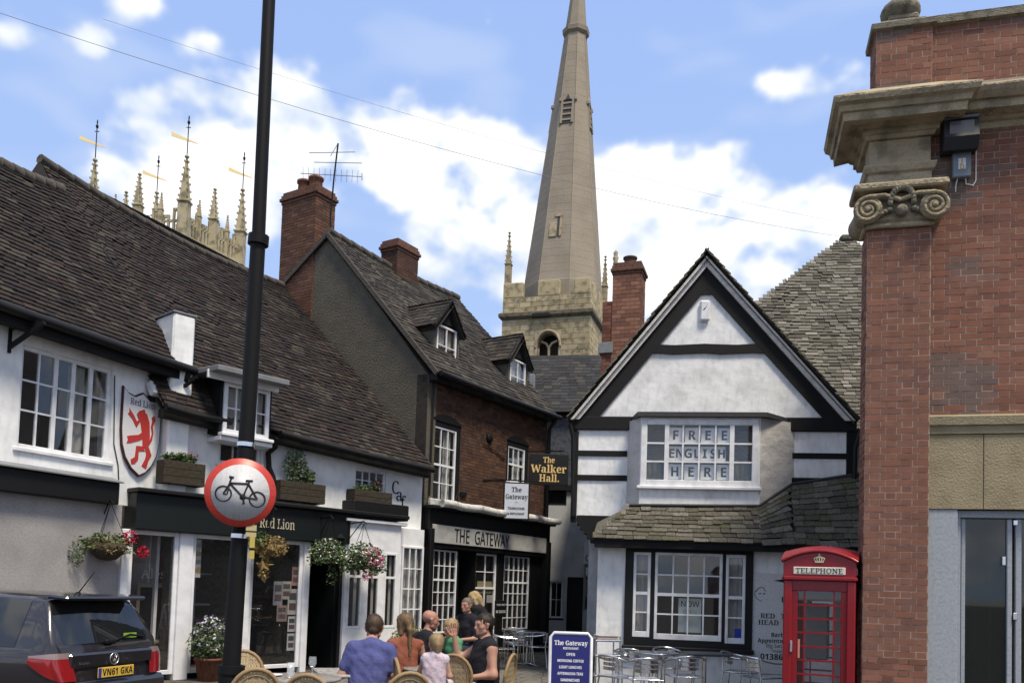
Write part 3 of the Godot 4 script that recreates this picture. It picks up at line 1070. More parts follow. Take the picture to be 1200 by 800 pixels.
	var sx1 := on(TB, 411, 620, fz).x
	var fa := mb()
	fa.cb(sx0, fb, -0.1, sx1, ft, fz, 0.015)
	part(o, "fascia", fa.mesh(), M.green_black)
	var co := mb()
	co.cb(sx0 - 0.03, ft + 0.001, -0.05, on(TB, 477, 600, fz).x, ft + 0.07, fz + 0.1, 0.015)
	part(o, "cornice", co.mesh(), M.black_paint)
	lettering(o, "The Red Lion", mat(L(0.45, 0.40, 0.30), 0.5), 0.17, Transform3D(Basis(), Vector3(on(TB, 315, 606, fz).x, on(TB, 315, 613, fz).y, fz + 0.004)), {"font": "Droid Serif", "sx": 0.72})
	var z := 0.16
	var xs := []
	for u in [147, 206, 222, 283, 291, 353, 360]: xs.append(on(TB, u, 700, z).x)
	var head := fb
	for k in [[1, 2], [3, 4], [5, 6], [0, 0]]:
		var posts := mb()
		posts.cb(xs[k[0]] - (0.12 if k[1] == 0 else 0.0), 0.0, -0.1, xs[k[1]], head, z + 0.05, 0.01)
		part(o, "shopfront_post", posts.mesh(), M.white_paint)
	for k in [[0, 1], [2, 3], [4, 5]]:
		window(o, [xs[k[0]], 0.1, xs[k[1]], head], z, 1, 1, {"called": "shop_window", "fw": 0.07, "sill": false, "room": 2.6, "rm": M.shop_room, "dp": 0.05})
	# doorway, dark and set back
	var dx := [on(TB, 360, 700, 0.1).x, on(TB, 391, 700, 0.1).x]
	var dm := mb()
	dm.bx(dx[0], 0.0, -0.75, dx[1], head, -0.7)
	dm.bx(dx[0] - 0.02, 0, -0.7, dx[0], head, 0.1)
	dm.bx(dx[1], 0, -0.7, dx[1] + 0.02, head, 0.1)
	part(o, "doorway", dm.mesh(), M.green_black)
	var dl := sub(o, "door")
	var dp := mb()
	dp.cb(dx[0] + 0.06, 0.03, -0.7, dx[1] - 0.06, 2.1, -0.64, 0.008)
	for j in 2:
		dp.cb(dx[0] + 0.14, 0.2 + j * 1.0, -0.64, dx[1] - 0.14, 0.95 + j * 1.0, -0.62, 0.01)
	part(dl, "door_leaf", dp.mesh(), M.black_paint)
	var dk := mb()
	dk.ball(Vector3(dx[1] - 0.12, 1.05, -0.60), Vector3(0.03, 0.03, 0.03))
	part(dl, "handle", dk.mesh(), M.alu)
	var pil := mb()
	pil.cb(dx[1] + 0.02, 0, -0.2, on(TB, 402, 700, 0.2).x, head + 0.02, 0.24, 0.012)
	part(o, "pilaster", pil.mesh(), M.black_paint)
	# white bay with three tall lights
	var bz := 0.30
	var b0 := on(TB, 402, 700, bz).x + 0.01
	var b1 := on(TB, 467, 700, bz).x
	var bt0 := on(TB, 435, 613, bz).y
	var hl := []
	for q in [[406, 424], [428, 444], [449, 464]]:
		hl.append([on(TB, q[0], 700, bz).x, on(TB, 435, 736, bz).y, on(TB, q[1], 700, bz).x, on(TB, 435, 646, bz).y])
	wallh(o, "bay_front", b0, 0.0, b1, bt0, bz, 0.12, hl, M.white_paint)
	for h in hl:
		window(o, h, bz + 0.01, 1, 2, {"fw": 0.05, "gy": [0, 0.68, 1.0], "thick_y": [1], "sill": false, "curtains": [[0.0, 0.30], [0.72, 1.0]]})
	var bs := mb()
	bs.bx(b0, 0, -0.1, b0 + 0.06, bt0, bz - 0.12)
	bs.bx(b1 - 0.06, 0, -0.1, b1, bt0, bz - 0.12)
	bs.cb(b0 - 0.05, bt0, -0.1, b1 + 0.1, bt0 + 0.06, bz + 0.08, 0.01)
	part(o, "bay_side", bs.mesh(), M.white_paint)
	var led := mb()
	led.cb(on(TB, 413, 600, fz).x, bt0 + 0.10, -0.05, on(TB, 478, 600, fz).x, bt0 + 0.42, fz + 0.04, 0.02)
	part(o, "bay_fascia", led.mesh(), M.black_paint)
	# many-paned window at the end
	var mr := [on(TB, 470, 690, 0.16).x, on(TB, 483, 740, 0.16).y, xe - 0.02, on(TB, 483, 640, 0.16).y]
	wallh(o, "end_front", b1 + 0.005, 0.0, xe, bt0 - 0.02, 0.12, 0.15, [mr], M.white_paint)
	window(o, mr, 0.16, 3, 4, {"fw": 0.045, "bw": 0.025, "sill": false, "curtains": [[0.0, 1.0]]})
	var wl := mb()   # closing walls
	wl.bx(x0, 0.0, -3.6, xe, e0.y - 0.5, -3.55)
	wl.bx(x0, 0.0, -3.55, x0 + 0.05, e0.y - 0.3, -0.26)
	part(o, "rear_wall", wl.mesh(), M.white_wall)
	lettering(o, "C", M.black_paint, 0.26, Transform3D(Basis(), on(TB, 463, 571, 0.012)), {"font": "Droid Serif", "sx": 0.9})
	lettering(o, "a", M.black_paint, 0.24, Transform3D(Basis(), on(TB, 468, 580, 0.012)), {"font": "Droid Serif"})
	lettering(o, "f", M.black_paint, 0.22, Transform3D(Basis(), on(TB, 472, 588, 0.012)), {"font": "Droid Serif"})
	lettering(o, "e", M.black_paint, 0.22, Transform3D(Basis(), on(TB, 475, 596, 0.012)), {"font": "Droid Serif"})

# ---------------------------------------------------------------- brick house with the restaurant front
func stack(parent: Node, x0: float, z0: float, x1: float, z1: float, y0: float, y1: float, cols: Array, o := {}):
	# brick chimney: core, joined bricks on four faces, oversailing courses at the top
	var c := mb()
	c.bx(x0, y0, z0, x1, y1, z1)
	part(parent, "chimney_core", c.mesh(), M.mortar_dark)
	var Bs := [[Transform3D(Basis(), Vector3(x0, 0, z1)), x1 - x0], [Transform3D(Basis(Vector3.UP, PI), Vector3(x1, 0, z0)), x1 - x0],
		[Transform3D(Basis(Vector3.UP, -PI / 2), Vector3(x0, 0, z0)), z1 - z0], [Transform3D(Basis(Vector3.UP, PI / 2), Vector3(x1, 0, z1)), z1 - z0]]
	for i in 4:
		bricks(parent, -0.003, y0, Bs[i][1] + 0.003, y1, 0.0, [], {"T": Bs[i][0], "cols": cols, "parts": o.get("parts", false) and i in o.get("faces", [0]), "mats": o.get("mats", []), "course": o.get("course", 0.075)})
	if not o.get("cap", true): return
	var cap := mb()
	for k in [[0.0, 0.025, 0.03], [0.078, 0.06, 0.03], [0.156, 0.03, 0.02], [0.234, 0.0, -0.01]]:
		cap.cb(x0 - k[1], y1 + k[0], z0 - k[1], x1 + k[1], y1 + k[0] + 0.075, z1 + k[1], 0.008)
	part(parent, "chimney_cap", cap.mesh(), M.cap_brick)

func pot(parent: Node, p: Vector3, r: float, h: float, m: Material):
	var q := mb()
	q.lathe([[r * 1.05, 0.0], [r, 0.04], [r * 0.92, h * 0.8], [r * 1.12, h * 0.84], [r * 1.12, h], [r * 0.85, h], [r * 0.8, h * 0.5]], 14, Transform3D(Basis(), p))
	part(parent, "chimney_pot", q.mesh(), m)

func dormer(o: Node, x0: float, x1: float, yb: float, ye: float, apex: float, z: float, back: float, win: Array, cols: Array):
	var d := sub(o, "dormer")
	var xm := (x0 + x1) / 2
	var ck := mb()
	for x in [x0, x1 - 0.06]:
		ck.prism(PackedVector2Array([Vector2(z, yb - 0.3), Vector2(z, ye), Vector2(z - back, ye), Vector2(z - back * 0.5, yb - 0.3)]), x, x + 0.06, Transform3D(Basis(Vector3(0, 0, 1), Vector3.UP, Vector3(1, 0, 0)), Vector3.ZERO))
	part(d, "cheek", ck.mesh(), M.dark_render)
	var g := mb()
	g.prism(PackedVector2Array([Vector2(x0, ye), Vector2(x1, ye), Vector2(xm, apex)]), z - 0.1, z - 0.005)
	part(d, "gable", g.mesh(), M.black_timber)
	var ov := 0.13
	var sl := (apex - ye) / (xm - x0)
	for s in [0, 1]:
		var xe := x0 - ov if s == 0 else x1 + ov
		var ee := ye - ov * sl
		var A := Vector3(xe, ee, z + 0.12)
		var Bp := Vector3(xe, ee, z - back - 0.2)
		var C := Vector3(xm, apex + 0.02, z + 0.12)
		var D := Vector3(xm, apex + 0.02, z - back - 0.2 - (0.5 if true else 0.0))
		if s == 0: roofing(d, "roof_tiles", Bp, A, D, C, 7, 0.17, 0.014, cols)
		else: roofing(d, "roof_tiles", A, Bp, C, D, 7, 0.17, 0.014, cols)
	var bb := mb()
	bb.bar(Vector3(x0 - ov, ye - ov * sl - 0.05, z + 0.06), Vector3(xm, apex - 0.05, z + 0.06), 0.05, 0.1)
	bb.bar(Vector3(x1 + ov, ye - ov * sl - 0.05, z + 0.06), Vector3(xm, apex - 0.05, z + 0.06), 0.05, 0.1)
	part(d, "bargeboard", bb.mesh(), M.black_timber)
	var fr := mb()
	fr.bx(x0 + 0.06, yb - 0.12, z - 0.08, x1 - 0.06, win[1], z - 0.03)
	fr.bx(x0 + 0.06, win[3], z - 0.08, x1 - 0.06, ye + 0.05, z - 0.03)
	part(d, "front_board", fr.mesh(), M.black_timber)
	window(o, win, z, 2, 2, {"fw": 0.045, "sill": false, "room": 0.5, "curtains": [[0.0, 0.55], [0.75, 1.0]]})

func build_gateway():
	var o := thing("brick_house", "tall brown brick house with dormers above a black restaurant front", "house", TG)
	var LX := on(TG, 640, 560).x
	var ev := on(TG, 512, 434, 0.25).y
	var evr := on(TG, 637, 484, 0.25).y
	ev = (ev + evr) / 2
	var pk := onx(TG, 386, 275, 0.0)
	var bkp := onx(TG, 336, 331, 0.0)
	var w1 := rp(TG, 508, 501, 535, 590)
	var w2 := rp(TG, 596, 524, 616, 566)
	var shop := on(TG, 565, 612, 0.0).y
	var big1 := [w1[0] - 0.10, w1[1] - 0.06, w1[2] + 0.14, w1[3] + 0.14]
	var big2 := [w2[0] - 0.10, w2[1] - 0.06, w2[2] + 0.14, w2[3] + 0.14]
	wallh(o, "brick_backing", 0.0, shop, LX, ev, -0.012, 0.3, [big1, big2], M.mortar_dark)
	bricks(o, 0.0, shop, LX, ev, -0.012, [big1, big2], {"cols": [L(0.112, 0.055, 0.034), L(0.092, 0.046, 0.030), L(0.13, 0.065, 0.039), L(0.105, 0.060, 0.043), L(0.078, 0.040, 0.029)], "out": 0.008, "flemish": true})
	for k in 2:
		var b: Array = big1 if k == 0 else big2
		var w: Array = w1 if k == 0 else w2
		var s := mb()
		s.bx(b[0] + 0.003, b[1], -0.3, w[0], b[3], -0.02)
		s.bx(w[2], b[1], -0.3, b[2] - 0.003, b[3], -0.02)
		s.bx(w[0], w[3], -0.3, w[2], b[3], -0.02)
		s.bx(w[0], b[1], -0.3, w[2], w[1], -0.02)
		part(o, "window_reveal", s.mesh(), M.black_paint)
		var ar := PackedVector2Array()      # shallow painted arch over the opening
		for i in 9:
			var a := lerpf(-1, 1, i / 8.0)
			ar.append(Vector2((b[0] + b[2]) / 2 + a * (b[2] - b[0]) / 2, b[3] + 0.16 * (1 - a * a)))
		ar.append(Vector2(b[2], b[3] - 0.02))
		ar.append(Vector2(b[0], b[3] - 0.02))
		var am := mb()
		am.prism(ar, -0.05, 0.006)
		part(o, "window_arch", am.mesh(), M.black_paint)
		window(o, w, -0.03, 3, 4 if k == 0 else 2, {"fw": 0.045, "bw": 0.022, "thick_y": [2] if k == 0 else [1], "curtains": [[0.62, 1.0], [0.0, 0.12]]})
	# the rendered gable towards the lower roof
	var gl := mb()
	var zb := pk.z - (bkp.z - pk.z) * -1.0
	var slope := (pk.y - bkp.y) / (pk.z - bkp.z)
	var zb2 := bkp.z - 1.6
	gl.prism(PackedVector2Array([Vector2(0.0, 0), Vector2(0.0, ev - 0.05), Vector2(pk.z, pk.y - 0.05), Vector2(zb2, pk.y - 0.05 - slope * (pk.z - zb2)), Vector2(zb2, 0)]), 0.0, 0.3, Transform3D(Basis(Vector3(0, 0, 1), Vector3.UP, Vector3(1, 0, 0)), Vector3.ZERO))
	part(o, "gable_wall", gl.mesh(), M.dark_render)
	var gr := mb()
	gr.prism(PackedVector2Array([Vector2(-0.3, 0), Vector2(-0.3, ev), Vector2(pk.z, pk.y - 0.1), Vector2(zb2, pk.y - 0.1 - slope * (pk.z - zb2)), Vector2(zb2, 0)]), LX - 0.3, LX, Transform3D(Basis(Vector3(0, 0, 1), Vector3.UP, Vector3(1, 0, 0)), Vector3.ZERO))
	part(o, "end_gable", gr.mesh(), M.dark_render)
	var gc := [Color(0.0450, 0.0375, 0.0315), Color(0.0338, 0.0285, 0.0255), Color(0.0555, 0.0480, 0.0390), Color(0.0390, 0.0300, 0.0263), Color(0.0713, 0.0638, 0.0540), Color(0.0285, 0.0248, 0.0232)]
	var e0 := Vector3(-0.05, ev + 0.02, 0.28)
	var e1 := Vector3(LX + 0.05, ev + 0.02, 0.28)
	var p0 := Vector3(-0.05, pk.y + 0.05, pk.z)
	var p1 := Vector3(LX + 0.05, pk.y + 0.05, pk.z)
	roofing(o, "roof_tiles", e0, e1, p0, p1, 34, 0.19, 0.018, gc, {"sag": 0.10, "jit": 0.01, "vary": 0.2})
	var bk := mb()
	bk.quad(p1, p0, Vector3(-0.05, pk.y - slope * (pk.z - zb2), zb2), Vector3(LX + 0.05, pk.y - slope * (pk.z - zb2), zb2))
	part(o, "rear_slope", bk.mesh(), M.deck)
	var rd := mb()
	for i in 14:
		rd.tube([p0.lerp(p1, i / 14.0) + Vector3(0, 0.03 - 0.1 * sin(PI * i / 14.0), 0), p0.lerp(p1, (i + 0.96) / 14.0) + Vector3(0, 0.01 - 0.1 * sin(PI * (i + 0.96) / 14.0), 0)], 0.10, 8)
	part(o, "ridge_tiles", rd.mesh(), M.ridge)
	var vb := mb()   # mortar verge along the gable
	vb.bar(e0 + Vector3(-0.02, -0.06, 0), p0 + Vector3(-0.02, -0.06, 0), 0.06, 0.10)
	vb.bar(p0 + Vector3(-0.02, -0.06, 0), Vector3(-0.07, pk.y - slope * (pk.z - zb2), zb2), 0.06, 0.10)
	part(o, "verge", vb.mesh(), M.ridge)
	var eb := mb()
	eb.cb(0.0, ev - 0.16, 0.0, LX, ev - 0.01, 0.22, 0.01)
	part(o, "eaves_board", eb.mesh(), M.black_paint)
	gutter(o, Vector3(0, ev - 0.02, 0.33), Vector3(LX + 0.1, ev - 0.02, 0.33), 0.06)
	pipe(o, [Vector3(LX - 0.05, ev - 0.05, 0.3), Vector3(LX - 0.08, ev - 0.35, 0.1), Vector3(LX - 0.08, 0.0, 0.08)], 0.05)
	pipe(o, [Vector3(0.12, ev - 0.1, 0.06), Vector3(0.12, shop + 0.4, 0.05)], 0.02)
	# dormers
	for q in [[511, 383, 536, 430, 526, 353], [597, 422, 617, 463, 609, 393]]:
		var z := -0.42
		var w := rp(TG, q[0] + 1, q[1], q[2] - 1, q[3], z)
		var ap := on(TG, q[4], q[5], z).y
		dormer(o, w[0] - 0.10, w[2] + 0.10, w[1], w[3] + 0.06, ap, z, 1.7, w, gc)
	# chimneys
	var ca := onx(TG, 330, 280, 0.0).z
	var cz := onx(TG, 369, 280, 0.0).z
	var cy := onx(TG, 350, 236, 0.0).y
	var red := [L(0.165, 0.078, 0.050), L(0.14, 0.068, 0.046), L(0.19, 0.092, 0.058), L(0.12, 0.062, 0.046)]
	stack(o, -0.03, ca, 0.62, cz, 6.0, cy, red)
	for k in 2:
		pot(o, Vector3(0.3, cy + 0.30, lerpf(ca, cz, 0.34 + 0.34 * k)), 0.17, 0.36, M.pot)
	var c2 := inv(TG, TG * Vector3(0, 0, pk.z))
	var xm := 0.0
	for i in 40:     # where the ridge passes under the short stack
		xm = i * 0.1
		var sc := CB.inverse() * (TG * Vector3(xm, pk.y, pk.z) - CAM)
		if 600 - F * sc.x / sc.z > 466: break
	var top2 := at_depth(466, 296, -(TG * Vector3(xm, 0, pk.z)).z).y
	stack(o, xm - 0.42, pk.z - 0.3, xm + 0.42, pk.z + 0.25, pk.y - 0.5, top2 - 0.1, [L(0.10, 0.05, 0.038), L(0.085, 0.046, 0.036)])
	# ---- restaurant front
	var fz := 0.22
	var fl := on(TG, 495, 620, fz).x
	var fr := LX - 0.02
	var f0 := on(TG, 565, 641, fz).y
	var f1 := on(TG, 565, 621, fz).y
	var body := mb()
	body.cb(-0.02, f0 - 0.1, -0.2, LX, shop + 0.12, fz - 0.04, 0.01)
	part(o, "fascia", body.mesh(), M.black_paint)
	var sg := mb()
	sg.cb(0.08, f0, fz - 0.04, LX - 0.25, f1, fz, 0.008)
	part(o, "sign_board", sg.mesh(), mat(L(0.38, 0.38, 0.375), 0.6, {"tex": T_blotch, "scale": 1.0}))  # white board made grey: shade of the awning is in this colour
	lettering(o, "THE  GATEWAY", M.black_paint, (f1 - f0) * 0.75, Transform3D(Basis(), Vector3(on(TG, 566, 631, fz).x, (f0 + f1) / 2, fz + 0.004)), {"font": "Droid Sans", "weight": 500, "sx": 0.82, "depth": 0.012})
	var cn := mb()
	cn.cb(-0.05, shop + 0.12, -0.05, LX + 0.05, shop + 0.20, fz + 0.12, 0.02)
	part(o, "cornice", cn.mesh(), M.black_paint)
	var awn := sub(o, "awning")
	var aw := mb()
	var pts := []
	for i in 15:
		pts.append(Vector3(lerpf(0.15, LX + 0.1, i / 14.0), shop + 0.24 + 0.015 * sin(i * 1.9), fz + 0.16 + 0.012 * sin(i * 2.7)))
	aw.tube(pts, 0.085, 10)
	part(awn, "canvas_roll", aw.mesh(), M.canvas)
	var ah := mb()
	ah.cb(0.12, shop + 0.20, 0.0, LX + 0.1, shop + 0.36, 0.10, 0.02)
	part(awn, "housing", ah.mesh(), M.canvas)
	var hd := f0 - 0.1
	var g1 := [on(TG, 500, 690, 0.06).x, 0.62, on(TG, 535, 690, 0.06).x, hd - 0.03]
	var gd := [on(TG, 557, 690, 0.06).x, 0.1, on(TG, 582, 690, 0.06).x, hd - 0.03]
	var g2 := [on(TG, 590, 690, 0.06).x, 0.62, on(TG, 620, 690, 0.06).x, hd - 0.03]
	var go := [g1[2] + 0.05, 0.0, gd[0] - 0.05, hd - 0.02]
	wallh(o, "shopfront", -0.02, 0.0, LX, hd, 0.06, 0.22, [g1, gd, g2, go], M.black_paint)
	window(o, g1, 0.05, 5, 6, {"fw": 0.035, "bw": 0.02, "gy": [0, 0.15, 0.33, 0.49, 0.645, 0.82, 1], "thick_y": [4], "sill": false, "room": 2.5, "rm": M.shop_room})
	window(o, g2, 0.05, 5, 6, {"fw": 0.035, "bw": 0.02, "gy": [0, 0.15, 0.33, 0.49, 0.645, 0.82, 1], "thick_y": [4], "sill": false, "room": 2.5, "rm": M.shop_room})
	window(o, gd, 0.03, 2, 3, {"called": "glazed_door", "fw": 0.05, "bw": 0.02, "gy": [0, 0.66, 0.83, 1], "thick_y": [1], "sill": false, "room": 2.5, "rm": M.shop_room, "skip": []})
	var rc := mb()
	rc.bx(go[0], 0, -0.9, go[2], hd, -0.86)
	rc.bx(go[0] - 0.03, 0, -0.86, go[0], hd, -0.16)
	rc.bx(go[2], 0, -0.86, go[2] + 0.03, hd, -0.16)
	rc.bx(go[0], hd - 0.02, -0.86, go[2], hd, -0.16)
	part(o, "doorway", rc.mesh(), M.green_black)
	var np := mb()
	np.bx(go[0] + 0.1, 1.42, -0.86, go[0] + 0.42, 1.5, -0.85)
	np.bx(go[0] + 0.25, 1.75, -0.86, go[0] + 0.29, 1.9, -0.84)
	part(o, "door_plate", np.mesh(), M.gilt)
	for u in [[-0.02, 0.12], [LX - 0.22, LX - 0.02]]:
		var pl := mb()
		pl.cb(u[0], 0, 0.06, u[1], hd + 0.4, fz + 0.02, 0.01)
		part(o, "pilaster", pl.mesh(), M.black_paint)
	var st := mb()
	st.bx(go[0] - 0.1, 0, 0.06, gd[2] + 0.1, 0.12, 0.45)
	part(o, "doorstep", st.mesh(), M.slab_b)
	# notices on the door glass
	for q in [[560, 681, 577, 695, L(0.42, 0.36, 0.20), "cream menu card inside the glazed restaurant door"], [571, 697, 580, 706, L(0.5, 0.5, 0.5), "small pale notice below the menu card in the restaurant door"], [525, 697, 533, 712, L(0.35, 0.38, 0.42), "grey notice taped inside the restaurant's many-paned window"]]:
		var r := rp(TG, q[0], q[1], q[2], q[3], 0.0)
		var nt := thing("notice", q[5], "notice", Transform3D(TG.basis, TG * Vector3((r[0] + r[2]) / 2, (r[1] + r[3]) / 2, -0.02)))
		var nb := mb()
		nb.bx(-(r[2] - r[0]) / 2, -(r[3] - r[1]) / 2, -0.004, (r[2] - r[0]) / 2, (r[3] - r[1]) / 2, 0.0)
		part(nt, "sheet", nb.mesh(), mat(q[4], 0.8, {"tex": T_fine, "scale": 3.0}))
	# wall clutter on the brick: tie plate, old bracket scars, cables
	var cl := mb()
	cl.tube([on(TG, 566, 562, 0.015), on(TG, 588, 561, 0.015), on(TG, 593, 563, 0.015)], 0.010, 5)
	cl.tube([on(TG, 566, 520, 0.02), on(TG, 580, 528, 0.02), on(TG, 592, 538, 0.02)], 0.012, 5)
	cl.tube([on(TG, 500, 589, 0.015), on(TG, 520, 593, 0.015), on(TG, 533, 590, 0.015), on(TG, 537, 575, 0.015)], 0.010, 5)
	part(o, "cable", cl.mesh(), M.black_paint)
	var tp := mb()
	var tpc := on(TG, 574, 513, 0.02)
	tp.lathe([[0.0, -0.02], [0.13, -0.02], [0.10, 0.03], [0.0, 0.04]], 12, Transform3D(Basis(Vector3.RIGHT, PI / 2), tpc))
	var tpd := on(TG, 543, 579, 0.02)
	tp.cb(tpd.x - 0.12, tpd.y - 0.05, 0, tpd.x + 0.1, tpd.y + 0.05, 0.05, 0.01)
	part(o, "tie_plate", tp.mesh(), M.iron)
	build_gateway_signs()
	# television aerial on the gable
	var ab := TG * Vector3(0.05, pk.y, pk.z)
	var an := thing("roof_aerial", "tall television aerial on the gable beside the two-pot chimney", "aerial", Transform3D(Basis(), ab))
	var dep := -ab.z
	var P := func(u, v): return at_depth(u, v, dep) - ab
	var mm := mb()
	mm.tube([Vector3(0, -0.2, 0), P.call(387, 255), P.call(391, 210), P.call(396, 168)], 0.02, 6)
	part(an, "mast", mm.mesh(), M.iron)
	var bmn := mb()
	for q in [[352, 203, 424, 207], [368, 190, 424, 191], [362, 179, 416, 178]]:
		bmn.tube([P.call(q[0], q[1]), P.call(q[2], q[3])], 0.009, 5)
	for i in 11:
		var c: Vector3 = P.call(355 + i * 6.4, 203.2 + i * 0.36)
		bmn.tube([c + Vector3(-0.05, -0.05, -0.22), c + Vector3(0.05, 0.05, 0.22)], 0.004, 4)
	var tp2: Vector3 = P.call(396, 168)
	bmn.tube([tp2, P.call(387, 183)], 0.008, 4)
	bmn.tube([P.call(424, 203), P.call(424, 211)], 0.01, 4)
	part(an, "aerial_elements", bmn.mesh(), M.aerial)

func build_gateway_signs():
	# two boards hung square to the wall, facing down the street
	var d1 := 20.2
	var B := CB
	var face := Basis(Vector3.UP, 0.06)
	var c1 := at_depth(605, 587, d1)
	var w1 := at_depth(620.5, 587, d1).x - at_depth(589.5, 587, d1).x
	var h1 := at_depth(605, 565, d1).y - at_depth(605, 609, d1).y
	var s := thing("hanging_sign", "white hanging restaurant board with black frame and black letter lettering", "sign", Transform3D(face, c1))
	var f := mb()
	f.cb(-w1 / 2, -h1 / 2, -0.03, w1 / 2, h1 / 2, 0.03, 0.008)
	part(s, "board_frame", f.mesh(), M.black_paint)
	var p := mb()
	p.bx(-w1 / 2 + 0.035, -h1 / 2 + 0.035, 0.03, w1 / 2 - 0.035, h1 / 2 - 0.035, 0.034)
	part(s, "panel", p.mesh(), M.sign_blue)
	lettering(s, "The", M.black_paint, 0.11, Transform3D(Basis(), Vector3(0, h1 * 0.30, 0.036)), {"font": "Droid Serif", "weight": 700, "sx": 0.85})
	lettering(s, "Gateway", M.black_paint, 0.11, Transform3D(Basis(), Vector3(0, h1 * 0.11, 0.036)), {"font": "Droid Serif", "weight": 700, "sx": 0.80})
	lettering(s, "—", M.black_paint, 0.05, Transform3D(Basis(), Vector3(0, -h1 * 0.03, 0.036)))
	lettering(s, "TEAROOMS", M.black_paint, 0.055, Transform3D(Basis(), Vector3(0, -h1 * 0.20, 0.036)), {"weight": 700})
	lettering(s, "& RESTAURANT", M.black_paint, 0.05, Transform3D(Basis(), Vector3(0, -h1 * 0.34, 0.036)), {"weight": 700, "sx": 0.8})
	var k := mb()
	k.bar(Vector3(-w1 / 2, h1 / 2 + 0.05, 0), Vector3(w1 / 2 + 0.35, h1 / 2 + 0.05, -0.2), 0.03, 0.03)
	k.bar(Vector3(-w1 * 0.3, h1 / 2, 0), Vector3(-w1 * 0.3, h1 / 2 + 0.05, 0), 0.015, 0.015)
	k.bar(Vector3(w1 * 0.3, h1 / 2, 0), Vector3(w1 * 0.3, h1 / 2 + 0.05, 0), 0.015, 0.015)
	part(s, "bracket", k.mesh(), M.iron)
	var d2 := 21.0
	var c2 := at_depth(643, 550, d2)
	var w2 := at_depth(666, 550, d2).x - at_depth(620, 550, d2).x
	var h2 := at_depth(643, 532, d2).y - at_depth(643, 568, d2).y
	var s2 := thing("hanging_sign", "black hanging hall board with gold blackletter lettering", "sign", Transform3D(Basis(), c2))
	var f2 := mb()
	f2.cb(-w2 / 2, -h2 / 2, -0.03, w2 / 2, h2 / 2, 0.03, 0.01)
	part(s2, "board", f2.mesh(), M.black_paint)
	var gold := mat(L(0.72, 0.50, 0.20), 0.5)
	lettering(s2, "The", gold, 0.14, Transform3D(Basis(), Vector3(0.0, h2 * 0.30, 0.034)), {"font": "Droid Serif", "weight": 700, "sx": 0.8})
	lettering(s2, "Walker", gold, 0.19, Transform3D(Basis(), Vector3(0, h2 * 0.01, 0.034)), {"font": "Droid Serif", "weight": 700, "sx": 0.9})
	lettering(s2, "Hall.", gold, 0.18, Transform3D(Basis(), Vector3(0.02, -h2 * 0.29, 0.034)), {"font": "Droid Serif", "weight": 700, "sx": 0.85})
	var k2 := mb()
	k2.bar(Vector3(-w2 / 2 - 0.1, h2 / 2 + 0.09, -0.3), Vector3(w2 / 2 - 0.1, h2 / 2 + 0.09, 0), 0.03, 0.03)
	k2.bar(Vector3(-w2 * 0.3, h2 / 2, 0), Vector3(-w2 * 0.3, h2 / 2 + 0.09, -0.2), 0.015, 0.015)
	k2.bar(Vector3(w2 * 0.3, h2 / 2, 0), Vector3(w2 * 0.3, h2 / 2 + 0.09, 0), 0.015, 0.015)
	part(s2, "bracket", k2.mesh(), M.iron)

